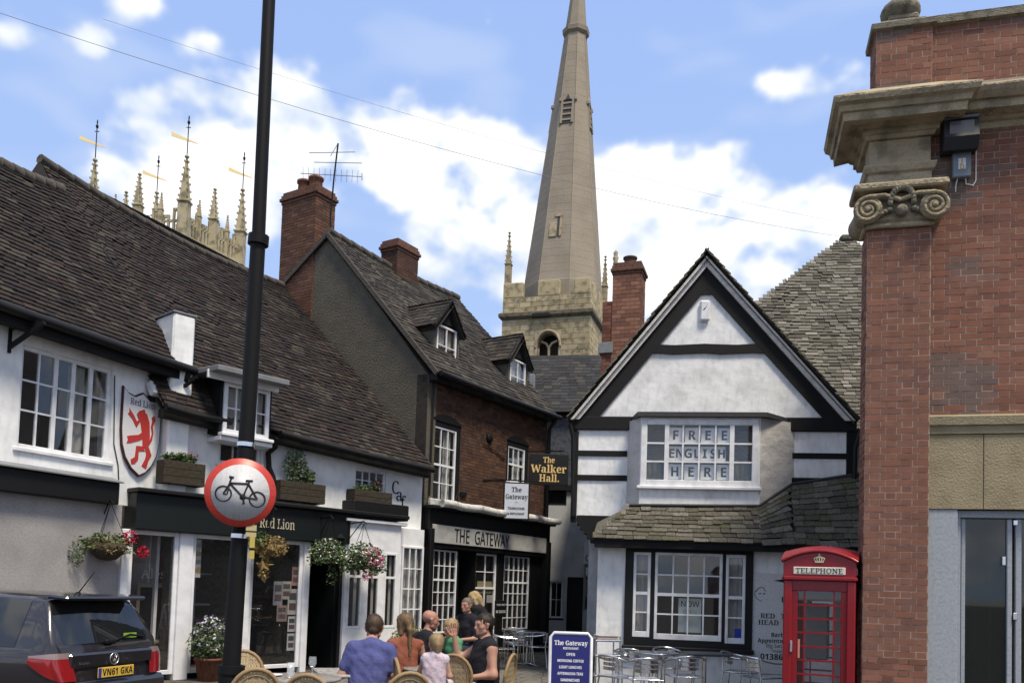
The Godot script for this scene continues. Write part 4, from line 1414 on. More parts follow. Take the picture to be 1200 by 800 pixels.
# ---------------------------------------------------------------- what closes the alley
func build_alley():
	var T := fac(gp(600, 26.5), gp(720, 26.0))
	var o := thing("alley_building", "dim pale building with dark slate roof at the end of the alley", "house", T)
	var x0 := on(T, 590, 600).x
	var x1 := on(T, 790, 600).x
	var yj := on(T, 660, 572).y
	var yt := on(T, 660, 484).y
	var wr := rp(T, 644, 681, 659, 724)
	var dr := rp(T, 664, 676, 683, 745)
	dr[1] = 0.0
	var shopw := rp(T, 684, 662, 712, 716)
	var up := rp(T, 637, 570, 664, 592)
	wallh(o, "lower_wall", x0, 0.0, x1, yj, 0.0, 0.3, [wr, dr, shopw, up], M.alley_wall)
	wallh(o, "upper_wall", x0, yj, x1, yt, -0.02, 0.3, [up], M.blue_brick)
	window(o, wr, -0.08, 2, 2, {"fw": 0.05, "fm": M.white_paint, "sill": true, "sm": M.black_paint})
	window(o, shopw, -0.04, 1, 3, {"fw": 0.05, "fm": M.metal_grey, "sill": false, "rm": M.shop_room})
	window(o, up, -0.04, 1, 1, {"fw": 0.06, "fm": M.black_paint, "sill": false})
	var d := mb()
	d.cb(dr[0], 0, -0.25, dr[2], dr[3], -0.12, 0.01)
	part(o, "door", d.mesh(), M.black_paint)
	var bm := mb()
	bm.cb(x0, yj - 0.08, -0.05, x1, yj + 0.1, 0.08, 0.01)
	part(o, "timber_beam", bm.mesh(), M.black_timber)
	var ytop := on(T, 660, 417, -2.6).y
	var sl := [Color(0.030, 0.030, 0.033), Color(0.024, 0.024, 0.027), Color(0.036, 0.035, 0.036), Color(0.028, 0.027, 0.027)]
	roofing(o, "roof_slates", Vector3(x0 - 1.2, yt, 0.2), Vector3(x1, yt, 0.2), Vector3(x0 - 1.2, ytop, -2.6), Vector3(x1, ytop, -2.6), 18, 0.28, 0.01, sl, {"jit": 0.003})
	var bk := mb()
	bk.quad(Vector3(x1, ytop, -2.6), Vector3(x0 - 1.2, ytop, -2.6), Vector3(x0 - 1.2, 0, -2.7), Vector3(x1, 0, -2.7))
	bk.quad(Vector3(x0, 0, -0.3), Vector3(x0, yt, -0.3), Vector3(x0, ytop, -2.6), Vector3(x0, 0, -2.6))
	part(o, "rear_wall", bk.mesh(), M.dark_render)
	var fin := thing("alley_shop_sign", "small white shop sign in the alley with dark lettering", "sign", Transform3D(T.basis, T * on(T, 698, 648, 0.08)))
	var w := on(T, 712, 650).x - on(T, 685, 650).x
	var h := on(T, 698, 636).y - on(T, 698, 661).y
	var sb := mb()
	sb.cb(-w / 2, -h / 2, -0.06, w / 2, h / 2, 0.0, 0.005)
	part(fin, "board", sb.mesh(), M.sign_white)
	lettering(fin, "U", M.black_paint, 0.22, Transform3D(Basis(), Vector3(-w * 0.12, h * 0.22, 0.002)))
	lettering(fin, "Crim", M.black_paint, 0.2, Transform3D(Basis(), Vector3(-0.02, -h * 0.25, 0.002)))
	# stone kneeler and small flue by the end of the dormer roof
	var fl := mb()
	var fp := on(T, 623, 462, 0.3)
	fl.cb(fp.x - 0.09, fp.y - 0.4, 0.2, fp.x + 0.09, fp.y + 0.62, 0.38, 0.02)
	part(o, "flue", fl.mesh(), M.lead)

# ---------------------------------------------------------------- black and white gabled house
func strip(F0: Vector2, A: Vector2, a: float, b: float) -> PackedVector2Array:
	var d := (A - F0)
	var sn := absf(d.y) / d.length()
	var cs := absf(d.x) / d.length()
	var s := signf(d.x)
	return PackedVector2Array([Vector2(F0.x + s * a / sn, F0.y), Vector2(F0.x + s * b / sn, F0.y), Vector2(A.x, A.y - b / cs), Vector2(A.x, A.y - a / cs)])

func v2(p: Vector3) -> Vector2:
	return Vector2(p.x, p.y)

func build_house():
	var o := thing("timber_house", "white gabled house with black timbers, oriel window and mossy stone-slate pent roof", "house", TH)
	var A := v2(on(TH, 828, 297))
	var FL := v2(on(TH, 665, 492))
	var FR := v2(on(TH, 1006, 494))
	FR.y = (FL.y + FR.y) / 2
	FL.y = FR.y
	var g := mb()
	g.prism(PackedVector2Array([FL + Vector2(0.15, 0), FR - Vector2(0.15, 0), A - Vector2(0, 0.1)]), -0.25, 0.0)
	part(o, "gable_panel", g.mesh(), M.white_wall)
	var bt := mb()
	for f in [FL, FR]:
		bt = mb()
		bt.prism(strip(f, A, 0.18, 0.43), -0.02, 0.045)
		part(o, "black_rafter", bt.mesh(), M.black_timber)
		var wb := mb()
		wb.prism(strip(f, A, 0.05, 0.18), -0.02, 0.10)
		part(o, "bargeboard", wb.mesh(), M.barge)
	# black apex, collar and tie beam
	var xa := on(TH, 806, 347).x
	var xb := on(TH, 847, 347).x
	var ya := on(TH, 828, 346).y
	var ap := mb()
	ap.prism(PackedVector2Array([Vector2(xa - 0.1, ya), Vector2(xb + 0.1, ya + 0.01), Vector2(A.x + 0.02, A.y - 0.62), Vector2(A.x - 0.02, A.y - 0.62)]), -0.01, 0.042)
	part(o, "apex_board", ap.mesh(), M.black_timber)
	var cl := mb()
	var yc0 := on(TH, 828, 414.5).y
	var yc1 := on(TH, 828, 404).y
	var cpl := PackedVector2Array()
	var cx0 := on(TH, 752, 410).x
	var cx1 := on(TH, 902, 410).x
	for i in 9: cpl.append(Vector2(lerpf(cx0, cx1, i / 8.0), yc0 + 0.012 * sin(i * 2.1)))
	for i in 9: cpl.append(Vector2(lerpf(cx1, cx0, i / 8.0), yc1 + 0.012 * sin(i * 1.7 + 1)))
	cl.prism(cpl, -0.01, 0.042)
	part(o, "collar_beam", cl.mesh(), M.black_timber)
	var yt0 := on(TH, 830, 505).y
	var yt1 := on(TH, 830, 489).y
	var xl := on(TH, 675, 560).x
	var xr := on(TH, 1000, 540).x
	var tb := mb()
	tb.cb(xl - 0.05, yt0, -0.05, xr + 0.05, yt1, 0.055, 0.012)
	part(o, "tie_beam", tb.mesh(), M.black_timber)
	# upper storey
	var ylow := on(TH, 700, 612).y
	wallh(o, "upper_wall", xl, ylow, xr, yt0 + 0.01, 0.0, 0.25, [], M.white_wall)
	for q in [[676, 528, 735, 534.5], [676, 556.5, 735, 563], [928, 531, 992, 537.5], [926, 560, 992, 567], [676, 604, 720, 613], [670, 505, 677, 612], [992, 500, 1003, 560]]:
		var r := rp(TH, q[0], q[1], q[2], q[3])
		var rails := mb()
		rails.cb(r[0], r[1], -0.02, r[2], r[3], 0.03 if q[3] - q[1] < 20 else 0.033, 0.008)
		part(o, "black_rail" if q[3] - q[1] < 20 else "black_post", rails.mesh(), M.black_timber)
	# oriel
	var oz := 0.46
	var o0 := on(TH, 750, 540, oz).x
	var o1 := on(TH, 891, 540, oz).x
	var s0 := on(TH, 735, 540, 0.0).x
	var s1 := on(TH, 931, 540, 0.0).x
	var ob := on(TH, 820, 594, oz).y - 0.1
	var ot := on(TH, 820, 489, oz).y
	var wr := rp(TH, 751, 491, 889, 570, oz)
	wallh(o, "oriel_front", o0, ob, o1, ot, oz, 0.1, [wr], M.white_wall)
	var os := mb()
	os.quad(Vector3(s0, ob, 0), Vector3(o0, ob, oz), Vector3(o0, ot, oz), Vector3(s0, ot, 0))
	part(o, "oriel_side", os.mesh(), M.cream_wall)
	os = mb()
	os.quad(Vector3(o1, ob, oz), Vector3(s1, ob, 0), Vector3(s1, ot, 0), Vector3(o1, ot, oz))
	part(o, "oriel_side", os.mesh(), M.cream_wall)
	var oc := mb()
	oc.prism(PackedVector2Array([Vector2(s0 + 0.06, 0.0), Vector2(o0 - 0.06, -oz - 0.10), Vector2(o1 + 0.10, -oz - 0.10), Vector2(s1 - 0.1, 0.0)]), ot, ot + 0.08, Transform3D(Basis(Vector3.RIGHT, Vector3(0, 0, -1), Vector3.UP), Vector3.ZERO))
	part(o, "oriel_cap", oc.mesh(), M.lead_dark)
	window(o, wr, oz + 0.03, 6, 3, {"fw": 0.11, "bw": 0.03, "gx": [0, 0.19, 0.345, 0.5, 0.655, 0.81, 1.0], "glass": M.clear_pane, "thick_x": [1, 5], "room": 0.42, "rm": M.oriel_room, "dp": 0.07, "sill_out": 0.05, "curtains": [[0.0, 0.16, 0.0, 0.36], [0.84, 1.0, 0.0, 0.36]], "cm": M.blind})
	papers(wr, oz)
	# pent roof of stone slates
	var ez := 1.0
	var E := func(u): return on(TH, u, lerpf(631, 641, (u - 693.0) / 320.0), ez)
	var tl := on(TH, 738, 593, oz + 0.01)
	var tm := on(TH, 890, 594, oz + 0.01)
	var tn := on(TH, 928, 569, 0.03)
	var tr := on(TH, 1014, 556, 0.03)
	var sm: Array = M.slates
	var cnt := 0
	cnt += roofing(o, "slate", E.call(694), E.call(893), tl, tm, 8, 0.25, 0.020, [Color.WHITE], {"parts": true, "mats": sm, "jit": 0.012, "vary": 0.35, "sag": 0.02})
	cnt += roofing(o, "slate", E.call(893), E.call(932), tm, tn, 9, 0.27, 0.020, [Color.WHITE], {"parts": true, "mats": sm, "jit": 0.012, "vary": 0.35})
	cnt += roofing(o, "slate", E.call(932), E.call(1018), tn, tr, 11, 0.27, 0.020, [Color.WHITE], {"parts": true, "mats": sm, "jit": 0.012, "vary": 0.35})
	var hip := mb()    # left end of the pent roof turned back to the wall
	hip.tri(E.call(694), tl, on(TH, 700, 612, 0.02))
	part(o, "roof_end", hip.mesh(), M.slates[1])
	var fl := mb()
	fl.tube([tl + Vector3(0, 0.02, 0.0), tm + Vector3(0, 0.02, 0), tn + Vector3(0, 0.03, 0), tr + Vector3(0, 0.03, 0)], 0.03, 6)
	part(o, "lead_flashing", fl.mesh(), M.lead_dark)
	# ground storey
	var gz := 0.62
	var gx0 := on(TH, 699, 720, gz).x
	var gx1 := on(TH, 1030, 720, gz).x
	var gt := on(TH, 850, 642, gz).y
	var blk := rp(TH, 732, 642, 882, 758, gz)
	var bx0 := on(TH, 697, 640, 0.85).x
	var sof := mb()
	sof.bx(bx0, gt - 0.02, 0.0, gx1, gt + 0.10, 0.90)
	sof.cb(bx0, gt - 0.06, 0.84, gx1, gt + 0.14, 0.96, 0.01)
	part(o, "soffit_beam", sof.mesh(), M.black_timber)
	blk[3] = gt - 0.02
	wallh(o, "lower_wall", gx0, 0.0, gx1, gt, gz, 0.3, [blk], M.white_wall)
	var sd := mb()
	sd.bx(gx0, 0.0, -0.3, gx0 + 0.2, gt, gz - 0.3)
	part(o, "lower_side_wall", sd.mesh(), M.white_wall)
	var cor := mb()
	for k in 5:      # black curved bracket under the overhang at the corner
		cor.bx(on(TH, 676 + k * 4, 620).x, on(TH, 690, 608 + k * 5).y - 0.12, -0.25, gx0 + 0.05, on(TH, 690, 608 + k * 5).y, 0.04 + 0.002 * k)
	part(o, "corner_bracket", cor.mesh(), M.black_timber)
	var ws := []
	for q in [[742, 647, 762, 746], [767, 648, 846, 750], [850, 650, 873, 754]]:
		ws.append(rp(TH, q[0], q[1], q[2], q[3], gz))
	wallh(o, "window_surround", blk[0], blk[1], blk[2], blk[3], gz + 0.05, 0.15, ws, M.black_paint)
	window(o, ws[0], gz + 0.06, 1, 4, {"fw": 0.05, "bw": 0.025, "bot": 2.0, "thick_y": [2], "sill": false, "curtains": [[0.0, 1.0]], "room": 0.8})
	window(o, ws[1], gz + 0.06, 4, 4, {"fw": 0.05, "bw": 0.025, "bot": 2.0, "thick_y": [2], "sill": false, "room": 1.4})
	window(o, ws[2], gz + 0.06, 1, 4, {"fw": 0.05, "bw": 0.025, "bot": 2.0, "thick_y": [2], "sill": false, "curtains": [[0.0, 1.0]], "room": 0.8})
	var ms := mb()
	ms.cb(blk[0] - 0.03, blk[1] - 0.08, gz - 0.02, blk[2] + 0.03, blk[1] - 0.002, gz + 0.14, 0.015)
	part(o, "black_sill", ms.mesh(), M.black_paint)
	# roof behind the gable
	var dpt := -6.0
	var sl: Array = M.stone_cols
	for s in 2:
		var f := FL if s == 0 else FR
		var k := -1.0 if s == 0 else 1.0
		var e0 := Vector3(f.x, f.y + 0.02, 0.16)
		var e1 := Vector3(f.x, f.y + 0.02, dpt)
		var a0 := Vector3(A.x, A.y + 0.02, 0.16)
		var a1 := Vector3(A.x, A.y + 0.02, dpt)
		if s == 0: roofing(o, "roof_slates", e1, e0, a1, a0, 26, 0.24, 0.022, sl, {"jit": 0.012, "vary": 0.35, "deck_drop": 0.02, "deck": M.slates[0], "uneven": 0.0})
		else: roofing(o, "roof_slates", e0, e1, a0, a1, 26, 0.24, 0.022, sl, {"jit": 0.012, "vary": 0.35, "deck_drop": 0.02, "deck": M.slates[0], "uneven": 0.0})
	var bw := mb()
	bw.bx(xl, 0.0, dpt, xr, FL.y - 0.1, dpt + 0.1)
	bw.bx(xl, ylow, dpt, xl + 0.1, FL.y - 0.1, -0.25)
	bw.bx(xr - 0.1, 0.0, dpt, xr, FL.y - 0.1, -0.25)
	part(o, "rear_wall", bw.mesh(), M.white_wall)
	pipe(o, [Vector3(xr + 0.1, FR.y - 0.15, 0.1), Vector3(xr + 0.02, FR.y - 0.5, 0.06), Vector3(xr + 0.02, on(TH, 1000, 560, 0.06).y, 0.06)], 0.05)
	pipe(o, [on(TH, 668, 496, 0.1), on(TH, 672, 512, 0.06), on(TH, 672, 605, 0.06)], 0.045)
	# small things on the front
	var ab := rp(TH, 820, 353, 832, 377)
	var al := thing("alarm_box", "white alarm box high on the black and white gable", "alarm box", Transform3D(TH.basis, TH * Vector3((ab[0] + ab[2]) / 2, (ab[1] + ab[3]) / 2, 0.0)))
	var am := mb()
	var aw: float = (ab[2] - ab[0]) / 2
	var ah: float = (ab[3] - ab[1]) / 2
	am.cb(-aw, -ah, 0, aw, ah, 0.08, 0.03)
	part(al, "cover", am.mesh(), M.white_paint)
	var ai := mb()
	ai.prism(PackedVector2Array([Vector2(-aw * 0.5, 0), Vector2(0, ah * 0.1), Vector2(aw * 0.5, ah * 0.6), Vector2(aw * 0.1, ah * 0.3)]), 0.08, 0.084)
	part(al, "emblem", ai.mesh(), M.iron)
	# poster in the ground window
	var pr := rp(TH, 795, 701, 822, 741, gz - 0.02)
	var po := thing("window_poster", "handwritten white poster inside the ground floor sash window", "poster", Transform3D(TH.basis, TH * Vector3((pr[0] + pr[2]) / 2, (pr[1] + pr[3]) / 2, gz - 0.03)))
	var pm := mb()
	pm.bx(-(pr[2] - pr[0]) / 2, -(pr[3] - pr[1]) / 2, -0.003, (pr[2] - pr[0]) / 2, (pr[3] - pr[1]) / 2, 0)
	part(po, "sheet", pm.mesh(), mat(L(0.62, 0.70, 0.68), 0.8, {"tex": T_fine, "scale": 3.0}))
	lettering(po, "NOW", M.black_paint, 0.10, Transform3D(Basis(), Vector3(0, 0.2, 0.003)), {"depth": 0.002})
	lettering(po, "OPEN", M.grey_ink, 0.07, Transform3D(Basis(), Vector3(0, 0.06, 0.003)), {"depth": 0.002})
	var st := thing("window_sticker", "small blue square sticker in the narrow window next to the barber sign", "sticker", Transform3D(TH.basis, TH * on(TH, 865, 742, gz + 0.036)))
	var sm2 := mb()
	sm2.bx(-0.06, -0.08, -0.001, 0.06, 0.08, 0.001)
	part(st, "sheet", sm2.mesh(), mat(L(0.02, 0.04, 0.30), 0.5))
	# barber's sign
	var br := rp(TH, 880, 672, 946, 790, gz)
	var bs := thing("barber_sign", "white wall board with a drawn face, hair trade lettering and phone number", "sign", Transform3D(TH.basis, TH * Vector3((br[0] + br[2]) / 2, (br[1] + br[3]) / 2, gz)))
	var hw: float = (br[2] - br[0]) / 2
	var hh: float = (br[3] - br[1]) / 2
	var bb := mb()
	bb.cb(-hw, -hh, 0, hw, hh, 0.02, 0.004)
	part(bs, "board", bb.mesh(), M.sign_white)
	var ink: Material = M.black_paint
	lettering(bs, "UNISEX", ink, 0.10, Transform3D(Basis(), Vector3(0.28, hh * 0.48, 0.022)), {"depth": 0.003, "weight": 600})
	lettering(bs, "RED   THE", ink, 0.085, Transform3D(Basis(), Vector3(-0.02, hh * 0.15, 0.022)), {"font": "Droid Serif", "weight": 700, "depth": 0.003})
	lettering(bs, "HEAD  BARBER", ink, 0.085, Transform3D(Basis(), Vector3(0.1, hh * 0.02, 0.022)), {"font": "Droid Serif", "weight": 700, "depth": 0.003})
	lettering(bs, "Barbers", ink, 0.07, Transform3D(Basis(), Vector3(0.05, -hh * 0.22, 0.022)), {"depth": 0.003, "weight": 700})
	lettering(bs, "Appointments", ink, 0.07, Transform3D(Basis(), Vector3(-0.02, -hh * 0.34, 0.022)), {"depth": 0.003, "weight": 700})
	lettering(bs, "Big Saturdays", ink, 0.06, Transform3D(Basis(), Vector3(0.04, -hh * 0.44, 0.022)), {"depth": 0.003})
	lettering(bs, "Telephone", ink, 0.05, Transform3D(Basis(), Vector3(0.04, -hh * 0.54, 0.022)), {"depth": 0.003})
	lettering(bs, "01386 41", ink, 0.10, Transform3D(Basis(), Vector3(-0.02, -hh * 0.66, 0.022)), {"depth": 0.003, "weight": 600})
	var dr := mb()
	dr.prism(PackedVector2Array([Vector2(-0.1, hh * 0.86), Vector2(0.2, hh * 0.92), Vector2(0.42, hh * 0.82), Vector2(0.18, hh * 0.80)]), 0.02, 0.023)
	dr.tube([Vector3(-0.40, hh * 0.62, 0.021), Vector3(-0.36, hh * 0.70, 0.021), Vector3(-0.28, hh * 0.72, 0.021), Vector3(-0.24, hh * 0.64, 0.021)], 0.008, 4)
	dr.tube([Vector3(-0.41, hh * 0.66, 0.021), Vector3(-0.42, hh * 0.56, 0.021), Vector3(-0.37, hh * 0.48, 0.021), Vector3(-0.30, hh * 0.44, 0.021)], 0.005, 4)
	dr.bx(-0.35, hh * 0.58, 0.02, -0.31, hh * 0.60, 0.023)
	dr.bx(-0.28, hh * 0.58, 0.02, -0.24, hh * 0.60, 0.023)
	part(bs, "drawing", dr.mesh(), ink)

func papers(wr: Array, oz: float):
	# one sheet for each letter, hung behind the small panes
	var fw := 0.11
	var ix0: float = wr[0] + fw
	var ix1: float = wr[2] - fw
	var iy0: float = wr[1] + fw
	var iy1: float = wr[3] - fw
	var gx := [0.19, 0.345, 0.5, 0.655, 0.81]
	var rows := ["FREE", "ENGLISH", "HERE"]
	var said := ["top", "middle", "bottom"]
	var ords := ["first", "second", "third", "fourth", "fifth", "sixth", "seventh"]
	var white := mat(L(0.82, 0.84, 0.87), 0.8, {"tex": T_fine, "scale": 3.0})
	for j in 3:
		var y0 := lerpf(iy0, iy1, (2 - j) / 3.0)
		var y1 := lerpf(iy0, iy1, (3 - j) / 3.0)
		var n: int = rows[j].length()
		for i in n:
			var a: float
			var b: float
			if n == 4:
				a = lerpf(ix0, ix1, gx[i]) + 0.035
				b = lerpf(ix0, ix1, gx[i + 1]) - 0.015
			else:
				a = lerpf(lerpf(ix0, ix1, gx[0]) + 0.02, lerpf(ix0, ix1, gx[4]) - 0.10, i / 7.0)
				b = lerpf(lerpf(ix0, ix1, gx[0]) + 0.02, lerpf(ix0, ix1, gx[4]) - 0.10, (i + 1) / 7.0) - 0.003
			var hgt := (y1 - y0) * (0.82 if n == 4 else 0.78)
			var p := thing("letter_sheet", "white sheet with letter %s, %s in the %s row of the oriel message" % [rows[j][i], ords[i], said[j]], "paper", Transform3D(TH.basis * Basis(Vector3.BACK, rng.randf_range(-0.02, 0.02)), TH * Vector3((a + b) / 2, (y0 + y1) / 2 - 0.01, oz - 0.045 - 0.004 * (i % 2))), "letter sheets in the oriel window")
			var m := mb()
			m.bx(-(b - a) / 2, -hgt / 2, -0.002, (b - a) / 2, hgt / 2, 0.0)
			part(p, "sheet", m.mesh(), white)
			lettering(p, rows[j][i], M.black_paint, hgt * 0.62, Transform3D(Basis(), Vector3(0, 0, 0.002)), {"depth": 0.002, "weight": 800})

func build_hip_house():
	var T := fac(gp(700, 18.8), gp(1000, 18.2))
	var o := thing("hipped_house", "building with a big lichened stone-slate hipped roof behind the gabled house", "house", T)
	var ap := on(T, 990, 279, -3.2)
	var ap2 := on(T, 996, 279, -3.2)
	var e0 := on(T, 700, 500, 0.2)
	var e1 := on(T, 1300, 500, 0.2)
	e1.y = e0.y
	ap2.y = ap.y
	roofing(o, "roof_slates", e0, e1, ap, ap2, 58, 0.20, 0.022, M.stone_cols, {"jit": 0.014, "vary": 0.55, "sag": 0.0, "uneven": 0.08, "lichen": Color(0.20, 0.185, 0.15)})
	var sd := mb()
	var bk := Vector3(e0.x - 0.5, e0.y, -7)
	sd.quad(bk, e0, ap, ap + Vector3(0, 0, -2))
	sd.quad(e1, Vector3(e1.x, e1.y, -7), ap2 + Vector3(0, 0, -2), ap2)
	part(o, "side_slope", sd.mesh(), M.slates[0])
	var cp := mb()
	cp.cb(ap.x - 0.12, ap.y - 0.12, ap.z - 0.12, ap2.x + 0.12, ap.y + 0.06, ap.z + 0.14, 0.05)
	part(o, "ridge_stone", cp.mesh(), M.slates[2])
	var hp := mb()
	hp.tube([e0 + Vector3(0, -0.02, -0.03), ap + Vector3(0, -0.02, -0.03)], 0.05, 6)
	hp.tube([e1 + Vector3(0, -0.02, -0.03), ap2 + Vector3(0, -0.02, -0.03)], 0.05, 6)
	part(o, "hip_tiles", hp.mesh(), M.slates[0])
	var w := mb()
	w.bx(e0.x + 0.3, 0, -7, e1.x - 0.3, e0.y, -0.1)
	part(o, "wall", w.mesh(), M.dark_render)
	# brick stack behind the gable
	var c := at_depth(736, 370, 21.0) * Vector3(1, 0, 1)
	var dep := 21.0
	var s := thing("brick_chimney", "red brick chimney stack with one pot rising behind the black and white gable", "chimney", Transform3D(Basis(Vector3.UP, -0.32), c))
	var red := [L(0.21, 0.085, 0.055), L(0.25, 0.11, 0.075), L(0.17, 0.07, 0.05)]
	var top := at_depth(738, 326, dep).y
	var mats := []
	for q in [L(0.27, 0.125, 0.080), L(0.23, 0.105, 0.070), L(0.30, 0.15, 0.10), L(0.18, 0.088, 0.062)]:
		mats.append(mat(q, 0.92, {"tex": T_speck, "scale": 3.0}))
	stack(s, -0.34, -0.3, 0.36, 0.3, 4.0, top, red, {"parts": true, "faces": [0], "mats": mats, "course": 0.10})
	var sh := at_depth(738, 356, dep).y
	stack(s, -0.58, -0.28, -0.342, 0.28, 4.0, sh, red, {"course": 0.10, "cap": false})
	pot(s, Vector3(0.02, top + 0.28, 0), 0.16, 0.24, M.pot_dark)
	var fp := mb()
	fp.lathe([[0.05, 0.0], [0.07, 0.06], [0.05, 0.12], [0.08, 0.2], [0.05, 0.26], [0.06, 0.34], [0.0, 0.42]], 8, Transform3D(Basis(), Vector3(-0.33, top + 0.3, 0.1)))
	part(s, "flue_terminal", fp.mesh(), M.stone)
	var le := mb()
	le.cb(-0.66, at_depth(738, 412, dep).y - 0.1, 0.02, -0.3, at_depth(738, 404, dep).y, 0.34, 0.01)
	part(s, "lead_flashing", le.mesh(), M.lead)

# ---------------------------------------------------------------- brick bank building at the right edge
func moulding(parent: Node, called: String, prof: Array, x0: float, x1: float, zf: float, zb: float, m: Material, left := true, right := true):
	var b := mb()
	var R := []
	for p in prof:
		var l: float = x0 - (p[0] if left else 0.0)
		var r: float = x1 + (p[0] if right else 0.0)
		R.append([Vector3(l, p[1], zb), Vector3(l, p[1], zf + p[0]), Vector3(r, p[1], zf + p[0]), Vector3(r, p[1], zb)])
	for i in R.size() - 1:
		for k in 3:
			b.quad(R[i][k], R[i][k + 1], R[i + 1][k + 1], R[i + 1][k])
	b.quad(R[-1][0], R[-1][1], R[-1][2], R[-1][3])
	b.quad(R[0][3], R[0][2], R[0][1], R[0][0])
	return part(parent, called, b.mesh(), m)

func build_bank():
	var o := thing("bank_building", "red brick corner building with stone cornice and scrolled pier capital", "building", TC)
	var pz := 0.12
	var pw := on(TC, 1089, 600, pz).x
	var H := func(v, z := 0.12): return on(TC, 1050, v, z).y
	var HW := func(v, z := 0.0): return on(TC, 1145, v, z).y
	var far := 4.5
	var capy: float = H.call(268)
	var mats := []
	for q in [L(0.262, 0.118, 0.078), L(0.250, 0.110, 0.073), L(0.275, 0.125, 0.083), L(0.238, 0.106, 0.073), L(0.258, 0.120, 0.083), L(0.215, 0.103, 0.076)]:
		mats.append(mat(q, 0.92, {"tex": T_speck, "scale": 3.5, "tex2": T_blotch, "scale2": 0.8}))
	var cols := [L(0.262, 0.112, 0.074), L(0.245, 0.104, 0.070), L(0.278, 0.120, 0.079), L(0.225, 0.100, 0.070), L(0.29, 0.135, 0.092)]
	# pier: core, then the bricks one by one over the part in view
	var core := mb()
	core.bx(0.0, 0.0, -0.3, pw, capy, pz)
	part(o, "pier_core", core.mesh(), M.mortar)
	bricks(o, 0.0, 0.0, pw, 1.02, pz, [], {"cols": cols, "flemish": true})
	var n = bricks(o, 0.0, 1.02, pw, capy, pz, [], {"parts": true, "mats": mats, "flemish": true, "len": 0.235, "course": 0.0775, "joint": 0.010, "out": 0.003, "soot": 1.0})
	bricks(o, -0.3, 0.0, 0.12, capy, 0.0, [], {"cols": cols, "T": Transform3D(Basis(Vector3.UP, -PI / 2), Vector3(0.0, 0, 0))})
	# wall
	var lt: float = HW.call(489)
	var lm: float = HW.call(509)
	var lb: float = HW.call(597)
	var ct: float = HW.call(152)
	wallh(o, "wall_backing", pw, lb, far, ct + 0.6, 0.0, 0.3, [], M.mortar)
	bricks(o, pw, lt, far, ct + 0.02, 0.0, [], {"cols": cols, "flemish": true, "len": 0.235, "course": 0.0775, "out": 0.003, "even": true, "soot": 0.8})
	# lintel: two moulded courses over plain slabs
	moulding(o, "lintel_moulding", [[0.0, lm], [0.03, lm + 0.005], [0.035, lm + 0.10], [0.065, lm + 0.105], [0.075, lt], [0.02, lt + 0.03]], pw, far, 0.02, -0.1, M.stone_clean, false, false)
	var sx := pw
	for k in 4:
		var wd := on(TC, 1153, 550, 0.03).x - pw if k == 0 else 1.05
		var sl := mb()
		sl.cb(sx + 0.003, lb, -0.1, sx + wd - 0.003, lm - 0.002, 0.03, 0.006)
		part(o, "lintel_slab", sl.mesh(), M.stone_clean)
		sx += wd
	# entrance below: grey metal pillar, frame and folding glazed doors
	var gx := on(TC, 1122, 700, 0.0).x
	var gm := mb()
	gm.cb(pw, 0.0, -0.25, gx, lb - 0.002, 0.015, 0.008)
	part(o, "grey_pillar", gm.mesh(), M.metal_grey)
	var fr := mb()
	var fz := -0.06
	fr.cb(gx, lb - 0.09, -0.2, far, lb - 0.002, fz, 0.006)
	fr.cb(gx, 0.0, -0.2, gx + 0.05, lb - 0.09, fz, 0.006)
	part(o, "door_frame", fr.mesh(), M.metal_grey)
	var X := func(u): return on(TC, u, 700, fz - 0.06).x
	for u in [[1126, 1131], [1180, 1186], [1190, 1197], [1242, 1250], [1254, 1262]]:
		var lv := mb()
		lv.cb(X.call(u[0]), 0.05, fz - 0.11, X.call(u[1]), lb - 0.1, fz - 0.04, 0.006)
		part(o, "door_stile", lv.mesh(), M.metal_grey)
	for u in [[1131, 1180], [1197, 1242], [1262, 1330]]:
		var gl := mb()
		gl.bx(X.call(u[0]), 0.05, fz - 0.085, X.call(u[1]), lb - 0.1, fz - 0.08)
		part(o, "door_glass", gl.mesh(), M.pane_dark)
	var hn := mb()
	hn.cb(X.call(1174), on(TC, 1177, 662, fz).y, fz - 0.08, X.call(1178), on(TC, 1177, 652, fz).y, fz - 0.02, 0.004)
	hn.cb(X.call(1187), on(TC, 1189, 615, fz).y, fz - 0.04, X.call(1192), on(TC, 1189, 609, fz).y, fz - 0.02, 0.004)
	hn.cb(X.call(1187), on(TC, 1189, 726, fz).y, fz - 0.04, X.call(1192), on(TC, 1189, 718, fz).y, fz - 0.02, 0.004)
	part(o, "door_handle", hn.mesh(), M.alu)
	var bh := mb()
	for q in [[gx, -1.6, far, -1.55], [gx - 0.05, -1.6, gx, -0.2]]:
		bh.bx(q[0], 0, q[1], q[2], lb, q[3])
	part(o, "lobby_wall", bh.mesh(), M.shop_room)
	for u in [[1140, -0.55], [1155, -0.7], [1168, -0.5]]:      # upright grey bars behind the glass
		var iv := mb()
		iv.cb(X.call(u[0]), 0.05, u[1] - 0.05, X.call(u[0] + 5), lb - 0.15, u[1], 0.005)
		part(o, "inner_bar", iv.mesh(), M.metal_grey)
	# stone above the capital
	moulding(o, "architrave", [[0.0, H.call(217)], [0.0, H.call(203)], [0.03, H.call(201)], [0.05, H.call(195)], [0.05, H.call(193.5)], [0.0, H.call(192)]], 0.0, pw, pz, -0.3, M.stone)
	moulding(o, "frieze_block", [[-0.01, H.call(192)], [-0.01, H.call(163)]], 0.0, pw, pz, -0.3, M.stone)
	var pr := func(u, zf, list):
		var r := []
		for q in list: r.append([q[0], on(TC, u, q[1], zf + q[0]).y])
		return r
